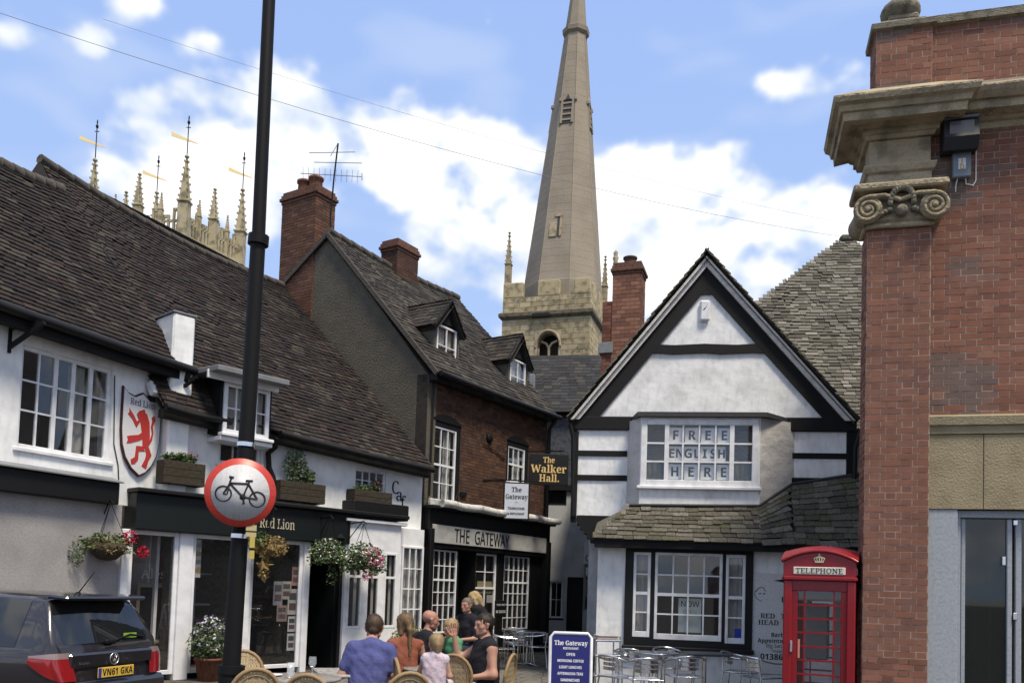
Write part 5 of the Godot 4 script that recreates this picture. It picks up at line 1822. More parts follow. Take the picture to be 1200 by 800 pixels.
	moulding(o, "cornice", pr.call(1050, pz, [[-0.01, 163], [0.03, 161], [0.05, 156], [0.08, 154], [0.08, 148], [0.12, 145], [0.14, 142], [0.32, 136], [0.33, 126], [0.36, 124], [0.38, 117], [0.43, 112], [0.45, 106], [0.45, 104], [0.1, 101]]), 0.0, on(TC, 1100, 110, 0.5).x, pz, -0.7, M.stone)
	moulding(o, "cornice", pr.call(1170, 0.0, [[0.0, 152], [0.04, 149], [0.06, 142], [0.10, 139], [0.13, 135], [0.27, 125], [0.28, 115], [0.32, 113], [0.38, 104], [0.41, 98], [0.41, 96], [0.1, 95]]), pw, far, 0.0, -0.6, M.stone, false, false)
	# parapet
	var p0: float = H.call(102)
	var p1: float = H.call(31)
	var zx := on(TC, 1027, 60, 0.06).x
	var px1 := on(TC, 1093, 60, 0.06).x
	var pc := mb()
	pc.bx(zx, p0, -0.4, px1, p1, 0.06)
	pc.bx(px1, p0, -0.4, far, p1 + 0.02, -0.02)
	part(o, "parapet_core", pc.mesh(), M.mortar)
	bricks(o, zx, p0, px1, p1, 0.06, [], {"cols": cols, "flemish": true, "len": 0.235, "course": 0.0775, "out": 0.003, "even": true, "soot": 0.8})
	bricks(o, px1, p0, far, p1 + 0.02, -0.02, [], {"cols": cols, "flemish": true, "len": 0.235, "course": 0.0775, "out": 0.003, "even": true, "soot": 0.8})
	bricks(o, -0.4, p0, 0.06, p1, 0.0, [], {"cols": cols, "T": Transform3D(Basis(Vector3.UP, -PI / 2), Vector3(zx, 0, 0))})
	moulding(o, "coping", [[0.0, p1], [0.05, p1 + 0.01], [0.06, p1 + 0.07], [0.02, p1 + 0.10]], zx, px1, 0.06, -0.45, M.stone_dark)
	moulding(o, "coping", [[0.0, p1 + 0.02], [0.06, p1 + 0.03], [0.07, p1 + 0.12], [0.02, p1 + 0.15]], px1 + 0.03, far, -0.02, -0.45, M.stone_dark, false, false)
	var bl := mb()
	bl.cb(zx + 0.06, p1 + 0.09, -0.42, px1 - 0.04, p1 + 0.19, -0.02, 0.02)
	bl.cb(zx + 0.16, p1 + 0.19, -0.38, px1 - 0.12, p1 + 0.29, -0.06, 0.03)
	part(o, "finial_block", bl.mesh(), M.stone_dark)
	var bp := mb()
	bp.ball(Vector3((zx + px1) / 2, p1 + 0.38, -0.22), Vector3(0.24, 0.16, 0.24), 14, 8)
	part(o, "finial", bp.mesh(), M.stone_dark)
	# capital with two volutes
	var cw := [on(TC, 998, 222, 0.3).x, on(TC, 1117, 222, 0.3).x]
	var c := sub(o, "capital")
	var ab := mb()
	ab.cb(cw[0] + 0.03, H.call(227), -0.2, cw[1] - 0.03, H.call(219), 0.30, 0.02)
	ab.cb(cw[0] + 0.1, H.call(219), -0.2, cw[1] - 0.1, H.call(216.5), 0.24, 0.01)
	part(c, "abacus", ab.mesh(), M.stone)
	var ch := mb()
	ch.cb(0.0, H.call(262), -0.1, pw, H.call(227), 0.19, 0.03)
	ch.tube([Vector3(-0.02, H.call(265), pz + 0.03), Vector3(pw + 0.02, H.call(265), pz + 0.03)], 0.035, 8)
	ch.tube([Vector3(-0.02, H.call(265), -0.2), Vector3(-0.02, H.call(265), pz + 0.03)], 0.035, 8)
	part(c, "cushion", ch.mesh(), M.stone)
	for s in [0, 1]:
		var vx: float = on(TC, 1018, 244, 0.3).x if s == 0 else on(TC, 1097, 244, 0.3).x
		var vy: float = H.call(244, 0.25)
		var r := 0.168
		var vb := mb()
		vb.lathe([[0.0, -0.30], [r * 0.96, -0.30], [r * 0.82, -0.05], [r * 0.82, 0.16], [r * 0.98, 0.25], [r * 0.98, 0.27], [0.0, 0.27]], 22, Transform3D(Basis(Vector3.RIGHT, PI / 2), Vector3(vx, vy, 0.0)))
		part(c, "volute", vb.mesh(), M.stone)
		var sp := []
		var rad := []
		var dirn := 1.0 if s == 0 else -1.0
		for i in 46:
			var a := PI / 2 + dirn * TAU * 2.4 * i / 45.0
			var rr := r * (0.92 - 0.84 * i / 45.0)
			sp.append(Vector3(vx + cos(a) * rr, vy + sin(a) * rr, 0.275))
			rad.append(0.026 - 0.012 * i / 45.0)
		var sm := mb()
		sm.tube(sp, rad, 6)
		sm.ball(Vector3(vx, vy, 0.275), Vector3(0.035, 0.035, 0.03))
		sm.tube([Vector3(vx, vy + r * 0.92, 0.275), Vector3(lerpf(vx, pw / 2, 0.5), vy + r * 0.98, 0.26), Vector3(pw / 2, vy + r * 0.62, 0.24)], 0.03, 6)
		part(c, "scroll", sm.mesh(), M.stone)
	var ros := mb()
	var rc := Vector3(pw / 2 + 0.01, H.call(240), 0.22)
	ros.ball(rc + Vector3(0, -0.12, 0.02), Vector3(0.07, 0.07, 0.06), 12, 7)
	for i in 13:
		var a := PI * i / 12.0
		ros.ball(rc + Vector3(cos(a) * 0.13, sin(a) * 0.17 - 0.02, 0.02 + 0.03 * sin(a)), Vector3(0.036, 0.05, 0.04), 7, 5)
	for i in 5:
		ros.ball(rc + Vector3(-0.08 + 0.04 * i, 0.20 - 0.02 * absf(i - 2), 0.04), Vector3(0.025, 0.045, 0.03), 7, 5)
	for s in [-1, 1]:
		for i in 4:
			ros.ball(rc + Vector3(s * (0.14 + 0.045 * i), -0.10 - 0.02 * i, 0.0), Vector3(0.045, 0.035, 0.04), 7, 5)
	part(c, "carved_foliage", ros.mesh(), M.stone_dark)
	# the rest of the block, behind the corner
	var back := inv(TC, gp(1016, 15.0))
	var rb := mb()
	rb.prism(PackedVector2Array([Vector2(0.02, 0.28), Vector2(far, 0.28), Vector2(far, 6), Vector2(back.x + 0.1, -back.z)]), lb, p0, Transform3D(Basis(Vector3.RIGHT, Vector3(0, 0, -1), Vector3.UP), Vector3.ZERO))
	rb.prism(PackedVector2Array([Vector2(0.02, 0.28), Vector2(0.1, 0.28), Vector2(back.x + 0.2, -back.z), Vector2(back.x + 0.1, -back.z)]), 0.0, lb, Transform3D(Basis(Vector3.RIGHT, Vector3(0, 0, -1), Vector3.UP), Vector3.ZERO))
	part(o, "side_wall", rb.mesh(), M.mortar)
	# lamp and alarm box on the wall
	var lp := rp(TC, 1106, 139, 1147, 175, 0.2)
	var lx: float = (lp[0] + lp[2]) / 2
	var lw: float = (lp[2] - lp[0]) / 2
	var la := thing("wall_lantern_box", "black bulkhead floodlight high on the brick wall beside the stone capital", "lamp", Transform3D(TC.basis, TC * Vector3(lx, lp[1], 0.0)))
	var lm2 := mb()
	var lh: float = lp[3] - lp[1]
	lm2.prism(PackedVector2Array([Vector2(0.01, 0.02), Vector2(0.20, 0.0), Vector2(0.27, lh * 0.35), Vector2(0.22, lh * 0.95), Vector2(0.02, lh)]), -lw, lw, Transform3D(Basis(Vector3(0, 0, 1), Vector3.UP, Vector3(1, 0, 0)), Vector3.ZERO))
	part(la, "housing", lm2.mesh(), mat(L(0.025, 0.026, 0.03), 0.5, {"tex": T_fine, "scale": 2.0}))
	var lg := mb()
	lg.bx(-lw * 0.7, lh * 0.45, 0.245, lw * 0.7, lh * 0.85, 0.262)
	lg.cb(-lw * 1.04, lh * 0.95, 0.0, lw * 1.04, lh * 1.06, 0.25, 0.01)
	part(la, "glass", lg.mesh(), mat(L(0.09, 0.09, 0.10), 0.15))
	var bx := rp(TC, 1117, 177, 1139, 207, 0.1)
	var ax := thing("alarm_box", "grey alarm box with a white label below the black floodlight", "alarm box", Transform3D(TC.basis, TC * Vector3((bx[0] + bx[2]) / 2, (bx[1] + bx[3]) / 2, 0.0)))
	var w: float = (bx[2] - bx[0]) / 2
	var h: float = (bx[3] - bx[1]) / 2
	var am := mb()
	am.cb(-w, -h, 0.0, w, h, 0.10, 0.012)
	part(ax, "cover", am.mesh(), mat(L(0.13, 0.16, 0.19), 0.4))
	var ll := mb()
	ll.bx(-w * 0.4, -h * 0.4, 0.1, w * 0.4, h * 0.45, 0.103)
	part(ax, "label_plate", ll.mesh(), M.sign_white)
	lettering(ax, "J", M.gilt_dark, 0.06, Transform3D(Basis(), Vector3(0, 0.045, 0.104)), {"depth": 0.002, "weight": 700})
	lettering(ax, "D", M.gilt_dark, 0.06, Transform3D(Basis(), Vector3(0, -0.035, 0.104)), {"depth": 0.002, "weight": 700})
	var cab := mb()
	cab.tube([Vector3(-0.04, -h, 0.05), Vector3(-0.05, -h - 0.07, 0.02), Vector3(-0.05, -h - 0.14, 0.012)], 0.008, 5)
	cab.tube([Vector3(0.05, -h, 0.05), Vector3(0.06, -h - 0.06, 0.03), Vector3(0.14, -h - 0.08, 0.012), Vector3(0.17, -h - 0.02, 0.012), Vector3(0.17, h + 0.1, 0.012)], 0.008, 5)
	part(ax, "cable", cab.mesh(), M.white_paint)

# ---------------------------------------------------------------- church tower with spire
func pinnacle(parent: Node, p: Vector3, w: float, shaft: float, spire: float, m: Material):
	var b := mb()
	b.bx(p.x - w / 2, p.y, p.z - w / 2, p.x + w / 2, p.y + shaft, p.z + w / 2)
	b.cb(p.x - w * 0.62, p.y + shaft, p.z - w * 0.62, p.x + w * 0.62, p.y + shaft + w * 0.25, p.z + w * 0.62, w * 0.06)
	var y := p.y + shaft + w * 0.25
	b.lathe([[w * 0.62, 0.0], [w * 0.09, spire]], 4, Transform3D(Basis(), Vector3(p.x, y, p.z)), false, PI / 4)
	var n := 6
	for i in n:
		var f := (i + 0.5) / n
		var r := lerpf(w * 0.62, w * 0.09, f)
		var c := w * 0.14
		for k in 4:
			var a := PI / 4 + k * PI / 2
			b.bx(-c * 0.5, -c * 0.5, -c * 0.5, c, c * 0.7, c * 0.5, Transform3D(Basis(Vector3.UP, a), Vector3(p.x, y + f * spire, p.z) + Basis(Vector3.UP, a) * Vector3(r, 0, 0)))
	b.lathe([[0.0, -w * 0.1], [w * 0.24, w * 0.06], [w * 0.24, w * 0.2], [0.0, w * 0.4]], 8, Transform3D(Basis(), Vector3(p.x, y + spire, p.z)))
	part(parent, "pinnacle", b.mesh(), m)

func build_church():
	var T := fac(at_depth(589, 360, 51.6), at_depth(692, 364, 50.0))
	var o := thing("church_tower", "stone church tower with tall octagonal spire and belfry window", "church", T)
	var W := on(T, 692, 360).x
	var Y := func(v): return on(T, 645, v).y
	var yp: float = Y.call(328)
	var yc: float = Y.call(346)
	var ys0: float = Y.call(372)
	var ys1: float = Y.call(364)
	# belfry stage, its front opened by a pointed arch
	var a0 := on(T, 629, 405).x
	var a1 := on(T, 655, 405).x
	var ay0: float = Y.call(424)
	var sp: float = Y.call(406)
	var apx: float = Y.call(389)
	var am := (a0 + a1) / 2
	var L1 := PackedVector2Array([Vector2(0, 0), Vector2(am, 0), Vector2(am, ay0), Vector2(a0, ay0), Vector2(a0, sp)])
	var R1 := PackedVector2Array([Vector2(W, 0), Vector2(am, 0), Vector2(am, ay0), Vector2(a1, ay0), Vector2(a1, sp)])
	for i in range(1, 7):
		var t := i / 6.0
		L1.append(Vector2(lerpf(a0, am, 1 - cos(t * PI / 2)), lerpf(sp, apx, sin(t * PI / 2))))
		R1.append(Vector2(lerpf(a1, am, 1 - cos(t * PI / 2)), lerpf(sp, apx, sin(t * PI / 2))))
	for p in [L1, R1]: p.append(Vector2(am, ys0))
	L1.append(Vector2(0, ys0))
	R1.append(Vector2(W, ys0))
	var f := mb()
	f.prism(L1, -0.7, 0.0)
	f.prism(R1, -0.7, 0.0)
	f.bx(0.0, 0, -W, 0.7, ys0, -0.7)
	f.bx(W - 0.7, 0, -W, W, ys0, -0.7)
	f.bx(0.7, 0, -W, W - 0.7, ys0, -W + 0.7)
	part(o, "belfry_wall", f.mesh(), M.tower_stone)
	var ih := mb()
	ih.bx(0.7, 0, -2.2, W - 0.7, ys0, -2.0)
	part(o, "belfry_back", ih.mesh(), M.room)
	var tr := mb()   # branching tracery
	tr.tube([Vector3(am, ay0, -0.3), Vector3(am, sp + 0.05, -0.3)], 0.09, 6)
	for s in [-1, 1]:
		tr.tube([Vector3(am, sp, -0.3), Vector3(am + s * 0.18, sp + 0.28, -0.3), Vector3(am + s * (a1 - a0) * 0.36, sp + 0.42, -0.3)], 0.08, 6)
	tr.tube([Vector3(a0 + 0.05, ay0, -0.25), Vector3(a0 + 0.05, sp, -0.25)], 0.06, 6)
	tr.tube([Vector3(a1 - 0.05, ay0, -0.25), Vector3(a1 - 0.05, sp, -0.25)], 0.06, 6)
	part(o, "tracery", tr.mesh(), M.tower_stone)
	var hood := []
	for i in 13:
		var t := i / 12.0 * 2 - 1
		var q := 1 - absf(t)
		hood.append(Vector3(lerpf(am, a0 - 0.08 if t < 0 else a1 + 0.08, cos(q * PI / 2)) , lerpf(sp, apx + 0.1, sin(q * PI / 2)), 0.03))
	var hm := mb()
	hm.tube(hood, 0.08, 6)
	part(o, "hood_mould", hm.mesh(), M.stone)
	moulding(o, "string_course", [[0.0, ys0 - 0.02], [0.14, ys0 + 0.10], [0.20, ys0 + 0.16], [0.20, ys1 - 0.05], [0.02, ys1 + 0.06]], 0.0, W, 0.0, -W - 0.1, M.string_stone_shaded)
	# blocks of the parapet: each stone by itself over a plain core
	var pcm := mb()
	pcm.bx(0.0, ys1, -0.42, W, yc, -0.02)
	pcm.bx(0.0, ys1, -W, 0.42, yc, -0.42)
	pcm.bx(W - 0.42, ys1, -W, W - 0.02, yc, -0.42)
	pcm.bx(0.42, ys1, -W, W - 0.42, yc, -W + 0.42)
	part(o, "parapet_core", pcm.mesh(), M.tower_stone)
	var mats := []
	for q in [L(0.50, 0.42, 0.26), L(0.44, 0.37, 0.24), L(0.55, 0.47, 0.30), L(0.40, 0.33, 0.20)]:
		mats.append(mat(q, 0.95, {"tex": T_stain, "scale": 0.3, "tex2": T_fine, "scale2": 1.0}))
	bricks(o, 0.0, ys1, W, yc, -0.02, [], {"parts": true, "mats": mats, "called": "stone_block", "course": 0.36, "len": 0.72, "joint": 0.025, "out": 0.035})
	bricks(o, 0.0, ys0 - 2.7, W, ys0 - 0.02, -0.01, [[a0 - 0.12, ay0 - 1, a1 + 0.12, apx + 0.15]], {"parts": true, "mats": [mats[1], mats[3], M.tower_stone], "called": "stone_block", "course": 0.34, "len": 0.6, "joint": 0.025, "out": 0.03})
	bricks(o, 0.0, ys0 - 2.7, W, ys0 - 0.02, 0.0, [], {"parts": true, "mats": [mats[0], mats[2]], "called": "stone_block", "course": 0.34, "len": 0.7, "joint": 0.025, "out": 0.03, "T": Transform3D(Basis(Vector3.UP, PI / 2), Vector3(W, 0, 0))})  # right face takes only the lighter stones: sunlight put into the colour
	bricks(o, 0.0, ys1, W, yc, 0.0, [], {"parts": true, "mats": [mats[0], mats[2]], "called": "stone_block", "course": 0.36, "len": 0.7, "joint": 0.025, "out": 0.035, "T": Transform3D(Basis(Vector3.UP, PI / 2), Vector3(W, 0, 0))})  # lighter stones again, the sunlit side painted in
	for q in [[590, 613], [630, 656], [673, 692]]:
		var me := mb()
		me.cb(maxf(0.0, on(T, q[0], 337).x), yc, -0.40, minf(W, on(T, q[1], 337).x), yp, 0.015, 0.04)
		part(o, "merlon", me.mesh(), mats[0])
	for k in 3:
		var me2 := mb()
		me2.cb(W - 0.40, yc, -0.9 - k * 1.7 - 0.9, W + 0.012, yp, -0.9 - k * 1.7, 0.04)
		part(o, "merlon", me2.mesh(), mats[2])  # lighter stone for the sunlit side
	var sp2 := mb()
	var st := on(T, 640, 369, 0.25)
	sp2.cb(st.x - 0.9, st.y - 0.08, 0.2, st.x + 0.2, st.y + 0.16, 0.28, 0.03)  # plain black bar along the string course
	part(o, "dark_bar", sp2.mesh(), M.black_paint)
	pinnacle(o, Vector3(0.22, yp, -0.22), 0.36, 1.2, 1.9, M.stone)
	pinnacle(o, Vector3(W - 0.2, yp, -W + 0.3), 0.36, 1.2, 1.9, M.stone)
	# spire
	var ctr := Vector3(W / 2, 0, -W / 2)
	var cd := -(T * ctr).z
	var yb := at_depth(660, 342, cd).y
	var yring := at_depth(674, 42, cd).y
	var yap := at_depth(678, -74, cd).y
	var Rb := (at_depth(706, 330, cd).x - at_depth(614, 330, cd).x) / 2
	var sc0 := inv(T, at_depth(660.5, 335, cd))
	ctr = Vector3(sc0.x, 0, ctr.z)
	var Rr := Rb * (yap - yring) / (yap - yb)
	var s := mb()
	var lean := Transform3D(Basis(Vector3.RIGHT, Vector3(0.020, 1, 0), Vector3.BACK), ctr - Vector3(0.020 * yb, 0, 0))
	var prof := [[Rb * 1.02, yb - 1.2], [Rb * 1.02, yb - 0.05], [Rb, yb]]
	var nc := 34
	for i in nc:      # courses of stone with shallow joints
		var f0 := i / float(nc)
		var f1 := (i + 1) / float(nc)
		var y0 := lerpf(yb, yring - 0.25, f0)
		var y1 := lerpf(yb, yring - 0.25, f1)
		prof.append([lerpf(Rb, Rr, f0), y0 + 0.02])
		prof.append([lerpf(Rb, Rr, f1) + 0.002, y1 - 0.03])
		prof.append([lerpf(Rb, Rr, f1) - 0.004, y1 - 0.01])
	s.lathe(prof, 8, lean, false, PI / 8)
	var spn := part(o, "spire", s.mesh(), M.spire_stone)
	var s2 := mb()
	s2.lathe([[Rr, yring - 0.25], [Rr * 1.22, yring - 0.12], [Rr * 1.26, yring + 0.15], [Rr * 0.97, yring + 0.3]], 8, lean, false, PI / 8)
	part(spn, "ring", s2.mesh(), M.spire_stone)
	var s3 := mb()
	s3.lathe([[Rr * 0.97, yring + 0.3], [0.04, yap]], 8, lean, false, PI / 8)
	part(spn, "spire_tip", s3.mesh(), M.spire_stone)
	var rib := mb()   # thin rolls on the eight arrises
	for k in 8:
		var a := PI / 8 + k * PI / 4
		var d := Vector3(cos(a), 0, -sin(a))
		rib.tube([lean * (d * Rb + Vector3(0, yb, 0)), lean * (d * Rr + Vector3(0, yring - 0.25, 0))], 0.028, 5)
	part(spn, "arris", rib.mesh(), M.arris)
	# lucarnes: dark panels in place of openings, with stone louvres and a little gable
	var face := func(k, y, dr := 0.0):      # a frame on spire face k at height y
		var a: float = k * PI / 4.0
		var n: Vector3 = Vector3(cos(a), 0, -sin(a))
		var R := lerpf(Rb, Rr, (y - yb) / (yring - 0.25 - yb)) * cos(PI / 8)
		var x := Vector3.UP.cross(n)
		return Transform3D(Basis(x, (Vector3.UP - n * 0.115 + Vector3(0.02, 0, 0)).normalized(), n), lean * (n * (R + dr) + Vector3(0, y, 0)))
	for k in [6, 0, 4, 2]:
		var y := at_depth(659, 142, cd - 1.6).y
		var F0: Transform3D = face.call(k, y)
		var l := sub(spn, "lucarne")
		var fr := mb()
		fr.bx(-0.42, 0, -0.4, -0.28, 1.6, 0.10, F0)
		fr.bx(0.28, 0, -0.4, 0.42, 1.6, 0.10, F0)
		fr.prism(PackedVector2Array([Vector2(-0.46, 1.6), Vector2(0.46, 1.6), Vector2(0.0, 2.25)]), -0.5, 0.10, F0)
		for j in 4:
			fr.bx(-0.28, 0.18 + j * 0.38, -0.3, 0.28, 0.30 + j * 0.38, 0.08, F0)
		for sx in [-1, 1]:
			fr.cb(sx * 0.5 - 0.07, 1.5, -0.1, sx * 0.5 + 0.07, 1.75, 0.16, 0.03, F0)
		part(l, "louvre_frame", fr.mesh(), M.spire_stone)
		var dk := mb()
		dk.bx(-0.28, 0.0, -0.1, 0.28, 1.6, 0.035, F0)  # dark panels stand in for the shade inside the opening
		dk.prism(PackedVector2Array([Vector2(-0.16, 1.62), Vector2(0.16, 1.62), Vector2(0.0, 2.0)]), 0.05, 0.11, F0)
		part(l, "opening_shade_panel", dk.mesh(), M.lead_dark)
	var y2 := at_depth(646, 276, cd - 2).y
	var F2: Transform3D = face.call(6, y2)
	var sl := sub(spn, "slit_window")
	var sm := mb()
	sm.bx(-0.55, -0.05, -0.3, -0.08, 0.9, 0.06, F2)
	sm.bx(0.08, -0.05, -0.3, 0.22, 1.25, 0.06, F2)
	sm.bx(-0.25, 1.25, -0.4, 0.25, 1.42, 0.07, F2)
	part(sl, "surround", sm.mesh(), M.stone)
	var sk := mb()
	sk.bx(-0.08, -0.05, -0.3, 0.08, 1.25, 0.03, F2)  # dark strip in place of the shade inside the slit
	part(sl, "slit_shade_panel", sk.mesh(), M.lead_dark)

# ---------------------------------------------------------------- abbey bell tower far behind the pub roof
func build_bell_tower():
	var K := at_depth(215, 255, 80.0) * Vector3(1, 0, 1)
	var Lc := at_depth(108, 240, 81.3) * Vector3(1, 0, 1)
	var Rc := at_depth(281, 285, 86.7) * Vector3(1, 0, 1)
	var Bc := Lc + Rc - K
	var o := thing("bell_tower", "pale stone abbey bell tower with pierced parapet, crocketed pinnacles and gilt vanes", "tower")
	var yt := at_depth(217, 243, 80.0).y
	var yb := at_depth(217, 279, 80.0).y
	var b := mb()
	var cs := [Lc, K, Rc, Bc]
	for i in 4:
		var p: Vector3 = cs[i]
		var q: Vector3 = cs[(i + 1) % 4]
		b.quad(p, q, q + Vector3(0, yb, 0), p + Vector3(0, yb, 0))
	b.quad(Lc + Vector3(0, yb, 0), K + Vector3(0, yb, 0), Rc + Vector3(0, yb, 0), Bc + Vector3(0, yb, 0))
	part(o, "tower_wall", b.mesh(), M.bell_stone)
	var co := mb()
	for i in 4:
		var p: Vector3 = cs[i]
		var q: Vector3 = cs[(i + 1) % 4]
		co.bar(p + Vector3(0, yb, 0), q + Vector3(0, yb, 0), 0.7, 0.5)
	part(o, "cornice", co.mesh(), M.bell_stone)
	for i in 4:
		var p: Vector3 = cs[i]
		var q: Vector3 = cs[(i + 1) % 4]
		var f := fac(p, q)
		var W := Vector3(p.x, 0, p.z).distance_to(Vector3(q.x, 0, q.z))
		var w := sub(o, "parapet", f)
		var rl := mb()
		var h := yt - yb
		rl.bx(0, yb + 0.2, -0.2, W, yb + 0.5, 0.0)
		rl.bx(0, yb + h * 0.55, -0.2, W, yb + h * 0.62, 0.0)
		var n := 18
		for k in n + 1:
			var x := W * k / n
			var tall := (k / 2) % 2 == 0
			rl.bx(x - 0.11, yb + 0.5, -0.2, x + 0.11, yb + h * (1.0 if tall else 0.78), 0.0)
			if k < n and tall == (((k + 1) / 2) % 2 == 0):
				rl.bx(x, yb + h * (0.90 if tall else 0.68), -0.2, x + W / n, yb + h * (1.0 if tall else 0.78), 0.0)
		part(w, "pierced_screen", rl.mesh(), M.bell_stone)
	var ci := 0
	for p in cs:
		pinnacle(o, p + Vector3(0, yb, 0), 0.95, yt - yb + 0.4, 4.2, M.bell_stone)
		var vp: Vector3 = p + Vector3(0, yt + 4.75, 0)
		var v := sub(o, "weather_vane", Transform3D(Basis(), vp))
		var m := mb()
		m.tube([Vector3(0, -0.3, 0), Vector3(0, 4.0, 0)], 0.05, 5)
		m.tube([Vector3(-0.22, 3.1, 0), Vector3(0.22, 3.1, 0)], 0.04, 4)
		m.ball(Vector3(0, 3.6, 0), Vector3(0.14, 0.2, 0.14), 8, 5)
		m.ball(Vector3(0, 4.05, 0), Vector3(0.07, 0.25, 0.07), 6, 5)
		part(v, "spindle", m.mesh(), M.iron)
		var g := mb()
		g.prism(PackedVector2Array([Vector2(-1.5, 2.05), Vector2(-0.05, 1.75), Vector2(0.9, 1.62), Vector2(0.9, 1.7), Vector2(-0.05, 1.98), Vector2(-1.5, 2.45)]), -0.02, 0.02, Transform3D(Basis(Vector3.UP, 0.25), Vector3.ZERO))
		part(v, "gilt_flag", g.mesh(), M.gilt_vane)
		ci += 1
	for i in 4:
		var p: Vector3 = cs[i]
		var q: Vector3 = cs[(i + 1) % 4]
		pinnacle(o, p.lerp(q, 0.5) + Vector3(0, yb, 0), 0.75, yt - yb + 0.2, 2.9, M.bell_stone)
		for t in [0.25, 0.75]:
			pinnacle(o, p.lerp(q, t) + Vector3(0, yb, 0), 0.4, yt - yb - 0.2, 1.5, M.bell_stone)
	for i in 4:      # vertical panelling of the wall below
		var p: Vector3 = cs[i]
		var q: Vector3 = cs[(i + 1) % 4]
		var bu := mb()
		for k in 7:
			var t := (k + 0.5) / 7.0
			bu.bar(p.lerp(q, t) + Vector3(0, 0, 0), p.lerp(q, t) + Vector3(0, yb, 0), 0.35, 0.35, Vector3(0, 0, 1))
		part(o, "wall_panelling", bu.mesh(), M.bell_stone)

# ---------------------------------------------------------------- street furniture
func face_cam(p: Vector3, extra := 0.0) -> Transform3D:      # upright frame at p turned towards the viewer's standpoint
	var d := CAM - p
	return yaw(p, rad_to_deg(atan2(d.x, d.z)) + extra)

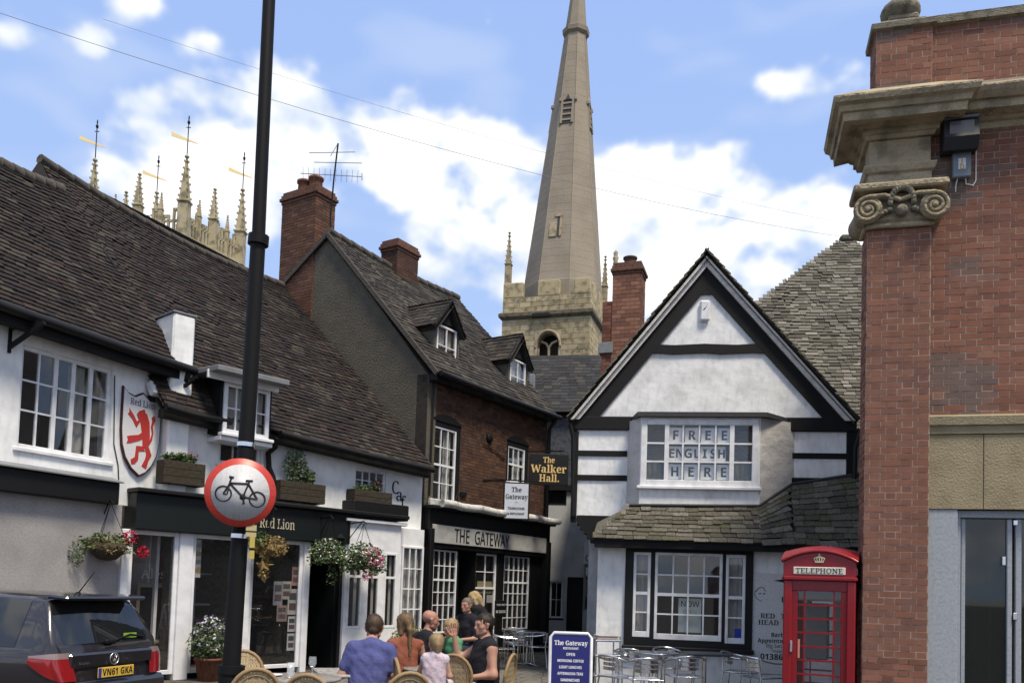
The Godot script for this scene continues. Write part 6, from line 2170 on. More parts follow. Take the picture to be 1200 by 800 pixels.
func build_street_furniture():
	# ---- lamp post
	var base := at_depth(270.5, 782, 7.4)
	var o := thing("lamp_post", "tall black lamp post carrying the round no-cycling sign", "lamp post", Transform3D(Basis(), Vector3(base.x, 0, base.z)))
	var P := func(u, v): return at_depth(u, v, 7.4) - Vector3(base.x, 0, base.z)
	var m := mb()
	var g: Vector3 = P.call(270.5, 786)
	m.tube([Vector3(-0.012, 0.0, 0), Vector3(-0.008, 0.4, 0), g], [0.108, 0.104, 0.100], 18)
	part(o, "base_section", m.mesh(), M.iron)
	m = mb()
	m.tube([g - Vector3(0, 0.08, 0), P.call(280, 640), P.call(292, 460), P.call(302, 285)], [0.076, 0.072, 0.067, 0.065], 18)
	part(o, "lower_shaft", m.mesh(), M.iron)
	m = mb()
	m.tube([P.call(302, 287), P.call(303, 276)], 0.090, 18)
	part(o, "collar", m.mesh(), M.iron)
	m = mb()
	m.tube([g - Vector3(0, 0.02, 0), g + Vector3(0.003, 0.05, 0)], 0.112, 18)
	part(o, "collar", m.mesh(), M.iron)
	m = mb()
	m.tube([P.call(302.5, 280), P.call(315, 0), P.call(322, -160)], [0.058, 0.055, 0.050], 18)
	part(o, "upper_shaft", m.mesh(), M.iron)
	m = mb()
	m.tube([P.call(322, -160), P.call(324, -185), P.call(335, -200), P.call(370, -206)], 0.03, 8)
	m.cb(P.call(365, -206).x, P.call(365, -206).y - 0.06, -0.12, P.call(365, -206).x + 0.55, P.call(365, -206).y + 0.06, 0.12, 0.03)
	part(o, "lantern_arm", m.mesh(), M.iron)
	for q in [[294, 521, 0.02], [287, 628, -0.02]]:
		var c: Vector3 = P.call(q[0] - 6, q[1])
		m = mb()
		m.tube([c - Vector3(0, 0.018, 0), c + Vector3(0.001, 0.018, 0)], 0.078, 16)
		part(o, "clamp_band", m.mesh(), M.alu)
	# ---- sign
	var sc := at_depth(281.5, 577, 7.25)
	var T := face_cam(sc, -2.0)
	T.basis = T.basis * Basis(Vector3.BACK, -0.03)
	var s := thing("cycling_sign", "round red and white road sign showing a black bicycle", "road sign", T)
	var K := 7.25 / F
	var ring := mb()
	ring.lathe([[0.0, -0.006], [40.2 * K, -0.006], [40.6 * K, 0.0], [40.2 * K, 0.004], [0.0, 0.004]], 48, Transform3D(Basis(Vector3.RIGHT, PI / 2), Vector3.ZERO))
	part(s, "red_ring", ring.mesh(), mat(L(0.52, 0.050, 0.035), 0.35, {"tex": T_fine, "scale": 1.5}))
	var wd := mb()
	wd.lathe([[0.0, 0.004], [33.0 * K, 0.004], [33.0 * K, 0.007], [0.0, 0.007]], 48, Transform3D(Basis(Vector3.RIGHT, PI / 2), Vector3.ZERO))
	part(s, "white_disc", wd.mesh(), mat(L(0.56, 0.56, 0.58), 0.4, {"tex": T_fine, "scale": 1.5}))
	var bk := mb()
	var Z := func(x, y): return Vector3(x * K, -y * K, 0.0072)
	for c in [[-19.0, 3.0], [19.5, 6.5]]:
		var pts := []
		for i in 25: pts.append(Z.call(c[0] + 8.8 * cos(TAU * i / 24), c[1] + 8.8 * sin(TAU * i / 24)))
		bk.tube(pts, 1.0 * K, 5)
	for l in [[[-19, 3], [-13, -9], [-11.5, -16]], [[-14, -17.5], [-8.5, -17]], [[-13, -10], [8, -11]], [[-12, -9], [3, 5]], [[3, 5], [9, -13]], [[5, -14.5], [13, -15.0]], [[8, -11], [19.5, 6.5]], [[3, 5], [19.5, 6.5]], [[-13, -9], [-15, 3], [-19, 3]], [[3, 5], [5, 13], [3, 13]]]:
		var pts2 := []
		for q in l: pts2.append(Z.call(q[0], q[1]))
		bk.tube(pts2, 1.2 * K, 5)
	bk.lathe([[0.0, 0.0], [3.6 * K, 0.0], [3.6 * K, 0.003], [0.0, 0.003]], 16, Transform3D(Basis(Vector3.RIGHT, PI / 2), Z.call(3, 5)))
	part(s, "bicycle_symbol", bk.mesh(), mat(L(0.012, 0.012, 0.014), 0.5))
	# ---- tags on the post
	for q in [[288, 615, 300, 629, L(0.50, 0.42, 0.22), "cream paper tag tied under the round road sign"], [292, 629, 298, 655, L(0.52, 0.40, 0.10), "narrow yellow strip tag hanging on the lamp post"]]:
		var c := at_depth((q[0] + q[2]) / 2.0, (q[1] + q[3]) / 2.0, 7.28)
		var t := thing("post_tag", q[5], "tag", face_cam(c))
		var w: float = (q[2] - q[0]) * K / 2
		var h: float = (q[3] - q[1]) * K / 2
		var tm := mb()
		tm.cb(-w, -h, -0.004, w, h, 0.0, 0.002)
		part(t, "strip", tm.mesh(), mat(q[4], 0.7, {"tex": T_fine, "scale": 4.0}))
		var tk := mb()
		tk.bx(-w * 1.05, -h * 0.2, -0.03, w * 1.05, h * 0.02, 0.001)
		part(t, "tie", tk.mesh(), M.iron)
	# ---- overhead cables
	for q in [[-40, 2, 10.0, 1000, 279, 19.0, 0.35, "thin overhead cable sagging across the street towards the hipped roof"], [120, 22, 13.0, 1012, 266, 19.3, 0.25, "second thin overhead cable strung above the house roofs"]]:
		var a := at_depth(q[0], q[1], q[2])
		var b := at_depth(q[3], q[4], q[5])
		var pts := []
		for i in 33:
			var t := i / 32.0
			pts.append(a.lerp(b, t) - Vector3(0, q[6] * 4 * t * (1 - t), 0))
		var cb := mb()
		cb.tube(pts, 0.0035 if q[6] > 0.3 else 0.0025, 5)
		var w := part(self, "overhead_cable", cb.mesh(), mat(L(0.20, 0.20, 0.22), 0.6))
		tag(w, q[7], "cable")
	build_phone_box()
	# ---- A-board
	var bp := gp(671, 12.2)
	var ab := thing("folding_sign", "blue folding pavement board with white rim and restaurant lettering", "sign", yaw(bp, -2))
	for sd in [1, -1]:
		var R := Transform3D(Basis(Vector3.UP, 0.0 if sd > 0 else PI) * Basis(Vector3.RIGHT, -0.16), Vector3(0, 0, 0.17 * sd))
		var lf := sub(ab, "leaf", R)
		var fr := mb()
		var out := []
		for c in [[-0.27, 0.06], [0.27, 0.06], [0.29, 0.10], [0.29, 1.02], [0.24, 1.08], [-0.24, 1.08], [-0.29, 1.02], [-0.29, 0.10], [-0.27, 0.06]]: out.append(Vector3(c[0], c[1], 0))
		fr.tube(out, 0.024, 8)
		fr.bx(-0.28, 0.0, -0.012, -0.24, 0.08, 0.012)
		fr.bx(0.24, 0.0, -0.012, 0.28, 0.08, 0.012)
		part(lf, "rim", fr.mesh(), M.white_paint)
		var pn := mb()
		pn.bx(-0.28, 0.08, -0.008, 0.28, 1.07, 0.008)
		part(lf, "blue_panel", pn.mesh(), mat(L(0.014, 0.016, 0.14), 0.4, {"tex": T_fine, "scale": 2.0}))
		if sd > 0:
			var lc := [["The Gateway", 0.94, 0.065, "Droid Serif"], ["RESTAURANT", 0.865, 0.032, "Droid Sans"], ["OPEN", 0.78, 0.042, "Droid Sans"], ["MORNING COFFEE", 0.69, 0.038, "Droid Sans"], ["LIGHT LUNCHES", 0.60, 0.038, "Droid Sans"], ["AFTERNOON TEAS", 0.51, 0.038, "Droid Sans"], ["SANDWICHES", 0.42, 0.038, "Droid Sans"], ["HOT MEALS", 0.33, 0.038, "Droid Sans"]]
			for l in lc:
				lettering(lf, l[0], M.white_paint, l[2], Transform3D(Basis(), Vector3(0, l[1], 0.009)), {"font": l[3], "depth": 0.002, "sx": 0.8, "weight": 600})
	# ---- wall lantern by the bay
	var wl := thing("wall_lantern", "small black carriage lantern between the pub door and the white bay", "lantern", Transform3D(TB.basis, TB * on(TB, 397, 636, 0.3)))
	var l1 := mb()
	l1.lathe([[0.05, -0.14], [0.10, 0.08], [0.12, 0.09], [0.03, 0.19], [0.0, 0.24]], 6, Transform3D(), false)
	part(wl, "lantern_case", l1.mesh(), M.iron)
	var l2 := mb()
	l2.tube([Vector3(0, 0.2, 0), Vector3(0, 0.3, -0.1), Vector3(0, 0.2, -0.28)], 0.012, 6)
	part(wl, "arm", l2.mesh(), M.iron)
	# ---- posters inside the pub windows
	var z := 0.09
	var ps := [[320, 681, 331, 709, L(0.30, 0.30, 0.34)], [330, 681, 341, 702, L(0.42, 0.42, 0.38)], [324, 709, 336, 728, L(0.30, 0.22, 0.20)], [337, 690, 348, 720, L(0.48, 0.48, 0.46)], [337, 722, 346, 740, L(0.55, 0.55, 0.55)], [336, 742, 345, 762, L(0.55, 0.56, 0.58)], [342, 664, 350, 686, L(0.45, 0.22, 0.20)]]
	var said := ["grey photo poster in the pub window, leftward of the cream one", "cream poster in the pub window above the red photo", "dark red photo poster under the cream poster in the pub window", "pale poster beside the white window post of the pub", "white notice with small pictures in the pub window", "lowest white notice in the pub window", "pink flyer high in the pub window by the door"]
	said[0] = "grey photo poster in the pub window beside the cream one"
	for i in ps.size():
		var q = ps[i]
		var r := rp(TB, q[0], q[1], q[2], q[3], z)
		var p := thing("window_poster", said[i], "poster", Transform3D(TB.basis, TB * Vector3((r[0] + r[2]) / 2, (r[1] + r[3]) / 2, z)))
		var pm := mb()
		pm.bx(-(r[2] - r[0]) / 2, -(r[3] - r[1]) / 2, -0.002 - 0.001 * i, (r[2] - r[0]) / 2, (r[3] - r[1]) / 2, 0.0)
		part(p, "sheet", pm.mesh(), mat(q[4], 0.8, {"tex": T_speck, "scale": 2.5}))
		for k in 2:
			var im := mb()
			var hh: float = (r[3] - r[1]) / 2
			var ww: float = (r[2] - r[0]) / 2
			im.bx(-ww * 0.7, hh * (0.15 - 0.8 * k), 0.0, ww * 0.7, hh * (0.7 - 0.8 * k), 0.002)
			part(p, "picture", im.mesh(), mat(L(0.08 + 0.05 * k, 0.08, 0.09), 0.8, {"tex": T_speck, "scale": 5.0}))
	# things standing in the pub's window: price board, hanging banner, menu board, chair
	var bn := thing("window_banner", "striped cream banner hanging inside the pub's glass by the lamp post", "banner", Transform3D(TB.basis, TB * on(TB, 230, 654, 0.05)))
	var nm := mb()
	nm.bx(-0.08, -0.32, -0.003, 0.08, 0.32, 0.0)
	part(bn, "cloth", nm.mesh(), M.canvas)
	for k in 4:
		var sm := mb()
		sm.bx(-0.078, -0.24 + k * 0.14, 0.0, 0.078, -0.17 + k * 0.14, 0.002)
		part(bn, "stripe", sm.mesh(), mat([L(0.30, 0.20, 0.08), L(0.22, 0.24, 0.25), L(0.35, 0.25, 0.10), L(0.3, 0.3, 0.3)][k], 0.8))
	var mn := thing("ale_board", "framed ale board standing behind the pub's corner window", "board", Transform3D(TB.basis, TB * on(TB, 177, 715, -0.35)))
	var mm := mb()
	mm.cb(-0.26, -0.55, -0.03, 0.26, 0.45, 0.0, 0.01)
	part(mn, "wooden_frame", mm.mesh(), mat(L(0.30, 0.25, 0.18), 0.7, {"tex": T_fine, "scale": 3.0}))
	var md := mb()
	md.bx(-0.2, -0.48, 0.0, 0.2, 0.38, 0.004)
	part(mn, "black_panel", md.mesh(), M.black_paint)
	lettering(mn, "Ales", mat(L(0.5, 0.5, 0.48), 0.8), 0.15, Transform3D(Basis(), Vector3(0, 0.60, 0.005)), {"font": "Droid Serif"})
	var iw := mb()
	iw.bx(-0.3, -1.2, -0.4, 0.42, -0.62, -0.2)
	part(mn, "stand", iw.mesh(), mat(L(0.32, 0.32, 0.33), 0.8))
	lettering(mn, "fare", M.black_paint, 0.12, Transform3D(Basis(), Vector3(0.1, -0.85, -0.195)), {"font": "Droid Serif"})
	for q in [[255, 690, "pale glazed screen behind the pub's middle window"], [318, 715, "dark glazed screen inside the pub window by the door"]]:
		var w := thing("glazed_screen", q[2], "screen", Transform3D(TB.basis, TB * on(TB, q[0], q[1], -0.9)))
		var sm2 := mb()
		for x in [-0.45, 0.0, 0.45]: sm2.bx(x - 0.02, -1.2, -0.03, x + 0.02, 0.9, 0.0)
		for y in [-1.2, -0.3, 0.25, 0.86]: sm2.bx(-0.45, y, -0.025, 0.45, y + 0.035, 0.004)
		part(w, "screen_frame", sm2.mesh(), mat(L(0.30, 0.30, 0.30) if q[0] < 300 else L(0.12, 0.10, 0.09), 0.6))

func build_phone_box():
	var red := mat(L(0.25, 0.007, 0.013), 0.36, {"tex": T_fine, "scale": 1.2, "coat": 0.25})
	var c := at_depth(963.5, 730, 10.75)
	var o := thing("telephone_box", "red telephone kiosk with domed roof and glazed door", "phone box", yaw(Vector3(c.x, 0, c.z), -25.5))
	var h := 0.415
	var top := 1.90
	var m := mb()
	m.cb(-h - 0.03, 0.0, -h - 0.03, h + 0.03, 0.14, h + 0.03, 0.015)
	part(o, "plinth", m.mesh(), mat(L(0.02, 0.02, 0.02), 0.6))
	for sx in [-1, 1]:
		for sz in [-1, 1]:
			m = mb()
			m.cb(sx * h - (0.10 if sx > 0 else 0.0), 0.14, sz * h - (0.10 if sz > 0 else 0.0), sx * h + (0.10 if sx < 0 else 0.0), top, sz * h + (0.10 if sz < 0 else 0.0), 0.012)
			part(o, "corner_post", m.mesh(), red)
	# four glazed sides; the front one is the door
	for k in 4:
		var R := Transform3D(Basis(Vector3.UP, k * PI / 2), Vector3.ZERO)
		var side := sub(o, "door" if k == 0 else "side_panel", R)
		var f := mb()
		var zi := h - 0.035
		f.cb(-0.33, 0.14, zi - 0.03, 0.33, 0.42, zi, 0.006)
		f.cb(-0.33, 1.77, zi - 0.03, 0.33, top, zi, 0.006)
		f.cb(-0.33, 0.42, zi - 0.03, -0.25, 1.77, zi, 0.006)
		f.cb(0.25, 0.42, zi - 0.03, 0.33, 1.77, zi, 0.006)
		part(side, "leaf_frame", f.mesh(), red)
		var g := mb()
		var rows := 8
		for j in range(1, rows):
			var y := lerpf(0.42, 1.77, j / float(rows))
			g.bx(-0.25, y - 0.011, zi - 0.028, 0.25, y + 0.011, zi - 0.006)
		for x in [-0.17, 0.17]:
			g.bx(x - 0.009, 0.42, zi - 0.027, x + 0.009, 1.77, zi - 0.007)
		part(side, "glazing_bars", g.mesh(), red)
		for j in rows:
			for q in [[-0.25, -0.17], [-0.17, 0.17], [0.17, 0.25]]:
				var p := mb()
				p.bx(q[0], lerpf(0.42, 1.77, j / float(rows)), zi - 0.02, q[1], lerpf(0.42, 1.77, (j + 1.0) / rows), zi - 0.016)
				part(side, "pane", p.mesh(), M.pane)
		# moulded lintel and sign slot
		var l := mb()
		l.cb(-h - 0.005, top, h - 0.06, h + 0.005, top + 0.05, h + 0.02, 0.012)
		part(side, "lintel", l.mesh(), red)
		var s := mb()
		s.cb(-0.30, top + 0.075, h - 0.02, 0.30, top + 0.165, h + 0.012, 0.006)
		part(side, "opal_sign", s.mesh(), mat(L(0.62, 0.58, 0.50), 0.4))
		lettering(side, "TELEPHONE", M.black_paint, 0.062, Transform3D(Basis(), Vector3(0, top + 0.12, h + 0.014)), {"font": "Droid Serif", "depth": 0.002, "sx": 1.05})
		var pd := PackedVector2Array([Vector2(-h, top + 0.05), Vector2(h, top + 0.05)])
		for i in 13:
			var x := lerpf(h, -h, i / 12.0)
			pd.append(Vector2(x, top + 0.235 + 0.115 * (1 - x * x / (h * h))))
		var pm := mb()
		pm.prism(pd, h - 0.05, h + 0.004)
		part(side, "pediment", pm.mesh(), red)
		var arc := []
		for i in 13:
			var x := lerpf(-h - 0.02, h + 0.02, i / 12.0)
			arc.append(Vector3(x, top + 0.245 + 0.115 * (1 - x * x / (h * h)), h + 0.012))
		var am := mb()
		am.tube(arc, 0.022, 6)
		part(side, "pediment_mould", am.mesh(), red)
		var cr := mb()
		var cy := top + 0.225
		cr.bx(-0.05, cy - 0.005, h, 0.05, cy + 0.012, h + 0.012)
		for i in 5:
			var a := lerpf(-0.9, 0.9, i / 4.0)
			cr.tube([Vector3(a * 0.05, cy + 0.01, h + 0.006), Vector3(a * 0.068, cy + 0.045, h + 0.012), Vector3(0, cy + 0.075 - absf(a) * 0.008, h + 0.006)], 0.008, 5)
		cr.ball(Vector3(0, cy + 0.09, h + 0.006), Vector3(0.012, 0.014, 0.01), 8, 5)
		part(side, "crown_emblem", cr.mesh(), mat(L(0.55, 0.50, 0.34), 0.4))
	var d := mb()
	d.smooth(true)
	var n := 14
	for i in n:
		for j in n:
			var q := []
			for k in [[0, 0], [1, 0], [1, 1], [0, 1]]:
				var x := lerpf(-1, 1, (i + k[0]) / float(n))
				var zz := lerpf(1, -1, (j + k[1]) / float(n))
				q.append(Vector3(x * (h + 0.03), top + 0.25 + 0.118 * (1 - x * x) + 0.118 * (1 - zz * zz) - 0.04 * (1 - x * x) * (1 - zz * zz), zz * (h + 0.03)))
			d.quad(q[0], q[1], q[2], q[3])
	part(o, "domed_roof", d.mesh(), red)
	m = mb()
	m.cb(-0.22, 0.9, -h + 0.08, 0.06, 1.62, -h + 0.24, 0.02)
	part(o, "telephone_unit", m.mesh(), mat(L(0.20, 0.21, 0.22), 0.5))
	m = mb()
	m.cb(0.10, 0.5, -h + 0.06, 0.30, 1.75, -h + 0.10, 0.01)
	m.cb(-0.33, 1.65, -h + 0.06, 0.30, 1.80, -h + 0.09, 0.01)
	part(o, "back_board", m.mesh(), mat(L(0.45, 0.46, 0.47), 0.6))
	m = mb()
	m.cb(-0.325, 1.02, h - 0.035, -0.30, 1.16, h + 0.02, 0.006)
	part(o, "door_handle", m.mesh(), M.alu)
	for x in [-0.23]:
		m = mb()
		m.bx(-0.24, 0.95, h - 0.034, -0.215, 1.18, h - 0.032)
		part(o, "notice_strip", m.mesh(), mat(L(0.5, 0.2, 0.15), 0.6))

# ---------------------------------------------------------------- flowers
func leaves(n: int, c: Vector3, r: Vector3, size: float, cols: Array, droop := 0.0, shell := 0.3) -> ArrayMesh:
	var b := mb()
	n = n * 2
	for i in n:
		var d := Vector3(rng.randfn(), rng.randfn(), rng.randfn()).normalized() * pow(rng.randf(), shell)
		var p := c + Vector3(d.x * r.x, d.y * r.y, d.z * r.z)
		p.y -= droop * (d.x * d.x + d.z * d.z) * rng.randf()
		var x := Vector3(rng.randfn(), rng.randfn() * 0.6, rng.randfn()).normalized()
		var y := (Vector3(rng.randfn(), rng.randfn(), rng.randfn()).cross(x)).normalized()
		var s := size * rng.randf_range(0.4, 1.25)
		var col: Color = cols[rng.randi() % cols.size()] * rng.randf_range(0.7, 1.25)
		col.a = 1
		b.st.set_color(col)
		var z := x.cross(y)
		b.tri(p - x * s, p + y * s * 0.45 + z * s * 0.15, p + x * s)
		b.tri(p - x * s, p + x * s, p - y * s * 0.45 + z * s * 0.15)
	return b.mesh()

var green := [Color(0.06, 0.105, 0.03), Color(0.085, 0.13, 0.045), Color(0.04, 0.075, 0.028), Color(0.11, 0.14, 0.06)]
var straw := [Color(0.26, 0.18, 0.07), Color(0.20, 0.14, 0.06), Color(0.30, 0.22, 0.10)]

func leaf_mat() -> Material:
	if not M.has("leaf"):
		M.leaf = mat(Color.WHITE, 0.7, {"vc": true, "back": Color(0.25, 0.3, 0.1)})
	return M.leaf

func basket(T: Transform3D, p: Vector3, wall_z: float, label: String, bowl_c: Color, R: float, spec: Array):
	var o := thing("hanging_basket", label, "hanging basket", Transform3D(T.basis, T * p), "hanging baskets on the pub front")
	var b := mb()
	b.lathe([[0.02, -R * 0.95], [R * 0.5, -R * 0.85], [R * 0.85, -R * 0.5], [R, 0.0], [R * 0.94, 0.0], [R * 0.8, -R * 0.45], [0.0, -R * 0.8]], 16)
	part(o, "bowl", b.mesh(), mat(bowl_c, 0.95, {"tex": T_speck, "scale": 5.0}))
	var back := wall_z - p.z
	var k := mb()
	k.tube([Vector3(0, 0.62, back), Vector3(0, 0.66, 0.02), Vector3(0.03, 0.60, 0.06)], 0.012, 6)
	k.tube([Vector3(0, 0.30, back), Vector3(0, 0.64, -0.05)], 0.010, 6)
	k.tube([Vector3(0, 0.25, back), Vector3(0, 0.72, back)], 0.012, 6)
	part(o, "bracket", k.mesh(), M.iron)
	for a in [0.3, 2.4, 4.5]:
		var c := mb()
		c.tube([Vector3(0.0, 0.62, 0.02), Vector3(cos(a) * R, 0.0, sin(a) * R)], 0.005, 4)
		part(o, "chain", c.mesh(), M.iron)
	for s in spec:      # [name, count, centre, radii, leaf size, colours, droop]
		var f := part(o, s[0], leaves(s[1], s[2], s[3], s[4], s[5], s[6]), leaf_mat())
		f.set_meta("kind", "stuff")

func planter(T: Transform3D, r: Array, z0: float, depth: float, label: String, spec: Array):
	var o := thing("flower_box", label, "flower box", Transform3D(T.basis, T * Vector3((r[0] + r[2]) / 2, r[1], z0)), "flower boxes over the shopfront")
	var w: float = (r[2] - r[0]) / 2
	var h: float = r[3] - r[1]
	var wood := mat(L(0.055, 0.045, 0.03), 0.9, {"tex": T_stain, "scale": 2.0, "tex2": T_fine, "scale2": 4.0})
	var n := 3
	for j in n:
		var b := mb()
		b.cb(-w, h * j / n + 0.003, depth - 0.025, w, h * (j + 1) / n - 0.003, depth, 0.004)
		part(o, "plank", b.mesh(), wood)
	var e := mb()
	e.bx(-w, 0, 0, w, h, 0.02)
	e.bx(-w, 0, 0.02, -w + 0.02, h, depth - 0.026)
	e.bx(w - 0.02, 0, 0.02, w, h, depth - 0.026)
	e.bx(-w + 0.02, 0, 0.02, w - 0.02, h * 0.8, depth - 0.026)
	part(o, "box", e.mesh(), wood)
	for s in spec:
		var f := part(o, s[0], leaves(s[1], Vector3(s[2].x * w, h + s[2].y, depth / 2), s[3], s[4], s[5], s[6]), leaf_mat())
		f.set_meta("kind", "stuff")
		if s[0] == "upright_plant":
			var st := mb()
			for i in 9:
				var x: float = s[2].x * w + rng.randf_range(-0.16, 0.16)
				st.tube([Vector3(x, h * 0.7, depth / 2), Vector3(x + rng.randf_range(-0.08, 0.08), h + s[2].y + s[3].y * rng.randf_range(0.2, 1.0), depth / 2 + rng.randf_range(-0.06, 0.06))], 0.007, 4)
			part(o, "stems", st.mesh(), mat(L(0.09, 0.12, 0.05), 0.8)).set_meta("kind", "stuff")

func build_plants():
	var red := [Color(0.42, 0.012, 0.03), Color(0.50, 0.03, 0.06), Color(0.30, 0.01, 0.03)]
	var pink := [Color(0.60, 0.16, 0.30), Color(0.55, 0.08, 0.20), Color(0.70, 0.35, 0.45)]
	var white := [Color(0.75, 0.72, 0.66), Color(0.70, 0.72, 0.60), Color(0.78, 0.78, 0.78)]
	var p := on(TB, 126, 637, 0.42)
	basket(TB, p, 0.1, "straw-coloured basket with red flowers at the pub corner by the grey wall", L(0.06, 0.045, 0.03), 0.27, [
		["foliage", 260, Vector3(0.0, 0.06, 0), Vector3(0.42, 0.12, 0.26), 0.04, green, 0.25], ["dry_moss", 200, Vector3(-0.02, -0.02, 0.04), Vector3(0.28, 0.14, 0.25), 0.035, straw, 0.1],
		["trailing_leaves", 70, Vector3(-0.45, -0.12, 0.05), Vector3(0.12, 0.25, 0.1), 0.03, green, 0.1],
		["flowers", 60, Vector3(0.30, 0.10, 0.08), Vector3(0.12, 0.12, 0.10), 0.035, red, 0.0], ["flowers", 50, Vector3(0.50, -0.10, 0.08), Vector3(0.10, 0.10, 0.08), 0.035, red, 0.0]])
	p = on(TB, 318, 638, 0.5)
	basket(TB, p, 0.34, "dried-out straw basket hanging under the pub lettering", L(0.22, 0.15, 0.06), 0.22, [
		["dry_moss", 420, Vector3(0.0, -0.02, 0), Vector3(0.30, 0.20, 0.26), 0.035, straw, 0.1], ["foliage", 90, Vector3(-0.25, 0.10, 0), Vector3(0.22, 0.14, 0.2), 0.04, green, 0.1],
		["bare_stems", 24, Vector3(-0.15, -0.35, 0.05), Vector3(0.10, 0.25, 0.06), 0.09, straw, 0.1]])
	p = on(TB, 385, 646, 0.62)
	basket(TB, p, 0.34, "white flowering basket hanging by the carriage lantern", L(0.05, 0.05, 0.03), 0.24, [
		["foliage", 420, Vector3(-0.02, 0.02, 0), Vector3(0.40, 0.24, 0.30), 0.04, green, 0.25], ["flowers", 150, Vector3(-0.04, 0.03, 0.05), Vector3(0.42, 0.22, 0.32), 0.022, white, 0.2],
		["trailing_leaves", 50, Vector3(0.05, -0.4, 0.05), Vector3(0.12, 0.22, 0.1), 0.03, green, 0.1]])
	p = on(TB, 424, 652, 0.80)
	basket(TB, p, 0.34, "pink and white flowering basket hanging before the white bay", L(0.05, 0.05, 0.03), 0.26, [
		["foliage", 520, Vector3(0.02, 0.02, 0), Vector3(0.55, 0.26, 0.34), 0.045, green, 0.35], ["flowers", 150, Vector3(-0.05, 0.06, 0.08), Vector3(0.40, 0.22, 0.32), 0.026, white, 0.2],
		["flowers", 130, Vector3(0.10, 0.0, 0.18), Vector3(0.22, 0.22, 0.2), 0.034, pink, 0.15], ["flowers", 40, Vector3(0.05, -0.36, 0.12), Vector3(0.12, 0.08, 0.1), 0.035, pink, 0.0]])
	planter(TB, rp(TB, 191, 541, 240, 568, 0.28), 0.02, 0.27, "mossy timber flower box beside the lion shield", [["foliage", 160, Vector3(-0.1, 0.06, 0), Vector3(0.30, 0.10, 0.1), 0.05, green, 0.0], ["flowers", 22, Vector3(0.55, 0.12, 0), Vector3(0.08, 0.10, 0.06), 0.03, red, 0.0]])
	planter(TB, rp(TB, 328, 565, 381, 588, 0.28), 0.02, 0.27, "timber flower box with a tall silvery shrub above the pub lettering", [["upright_plant", 260, Vector3(-0.2, 0.30, 0), Vector3(0.26, 0.34, 0.12), 0.045, [Color(0.16, 0.20, 0.14), Color(0.11, 0.15, 0.09)], 0.0], ["foliage", 170, Vector3(0.35, 0.13, 0), Vector3(0.16, 0.16, 0.1), 0.04, green, 0.0]])
	planter(TB, rp(TB, 415, 575, 459, 599, 0.28), 0.02, 0.27, "timber flower box under the small café window", [["foliage", 120, Vector3(-0.2, 0.03, 0), Vector3(0.3, 0.07, 0.1), 0.04, green, 0.0], ["dry_moss", 110, Vector3(0.35, 0.12, 0), Vector3(0.14, 0.13, 0.1), 0.04, [Color(0.14, 0.10, 0.08), Color(0.10, 0.09, 0.06)], 0.0]])
	# flowers on show inside and before the pub glass
	var pl := thing("shrub_pot", "purple and white flowering shrub in a pot behind the lamp post", "plant", Transform3D(TB.basis, TB * Vector3(on(TB, 243, 770, 0.5).x, 0, 0.55)))
	var b := mb()
	b.lathe([[0.0, 0.0], [0.16, 0.0], [0.22, 0.34], [0.24, 0.34], [0.24, 0.38], [0.19, 0.38], [0.0, 0.34]], 16)
	part(pl, "pot", b.mesh(), M.pot)
	part(pl, "foliage", leaves(420, Vector3(0, 0.66, 0), Vector3(0.36, 0.34, 0.3), 0.05, green, 0.1), leaf_mat()).set_meta("kind", "stuff")
	part(pl, "flowers", leaves(160, Vector3(0, 0.78, 0.05), Vector3(0.36, 0.30, 0.3), 0.035, [Color(0.25, 0.14, 0.32), Color(0.45, 0.46, 0.55), Color(0.5, 0.5, 0.52)], 0.1), leaf_mat()).set_meta("kind", "stuff")
	var sb := thing("low_shrub", "yellow-green low shrub in a tub beside the many-paned café window", "plant", Transform3D(TB.basis, TB * Vector3(on(TB, 480, 740, 0.5).x, 0, 0.5)))
	b = mb()
	b.lathe([[0.0, 0.0], [0.20, 0.0], [0.26, 0.4], [0.22, 0.4], [0.0, 0.36]], 16)
	part(sb, "tub", b.mesh(), M.iron)
	part(sb, "foliage", leaves(380, Vector3(0, 0.62, 0), Vector3(0.42, 0.26, 0.3), 0.045, [Color(0.20, 0.20, 0.07), Color(0.13, 0.15, 0.05), Color(0.28, 0.26, 0.12)], 0.1), leaf_mat()).set_meta("kind", "stuff")

# ---------------------------------------------------------------- parked hatchback
var ST := []     # stations: z, half width, belt, top, half width at the top

func car_ring(z: float) -> Array:
	var a = ST[0]
	var b = ST[-1]
	for i in ST.size() - 1:
		if z <= ST[i][0] and z >= ST[i + 1][0]:
			a = ST[i]
			b = ST[i + 1]
			break
	var t := clampf((a[0] - z) / maxf(0.0001, a[0] - b[0]), 0, 1)
	var w := lerpf(a[1], b[1], t)
	var belt := lerpf(a[2], b[2], t)
	var top := lerpf(a[3], b[3], t)
	var wt := lerpf(a[4], b[4], t)
	belt = minf(belt, top - 0.02)
	var f := clampf((top - belt) / 0.5, 0, 1)
	var wtop := lerpf(w * 0.96, wt, f)
	return [Vector3(0, 0.24, z), Vector3(w * 0.86, 0.24, z), Vector3(w * 0.95, 0.32, z), Vector3(w, 0.52, z), Vector3(w * 1.005, belt * 0.5 + 0.34, z), Vector3(w * 0.985, belt - 0.04, z), Vector3(w * 0.955, belt, z),
		Vector3(lerpf(w * 0.955, wtop, 0.5), lerpf(belt, top - 0.05 * f, 0.5), z), Vector3(wtop, top - 0.05 * f, z), Vector3(wtop * 0.90, top - 0.015 * f, z), Vector3(wtop * 0.6, top + 0.005, z), Vector3(0, top + 0.012, z)]

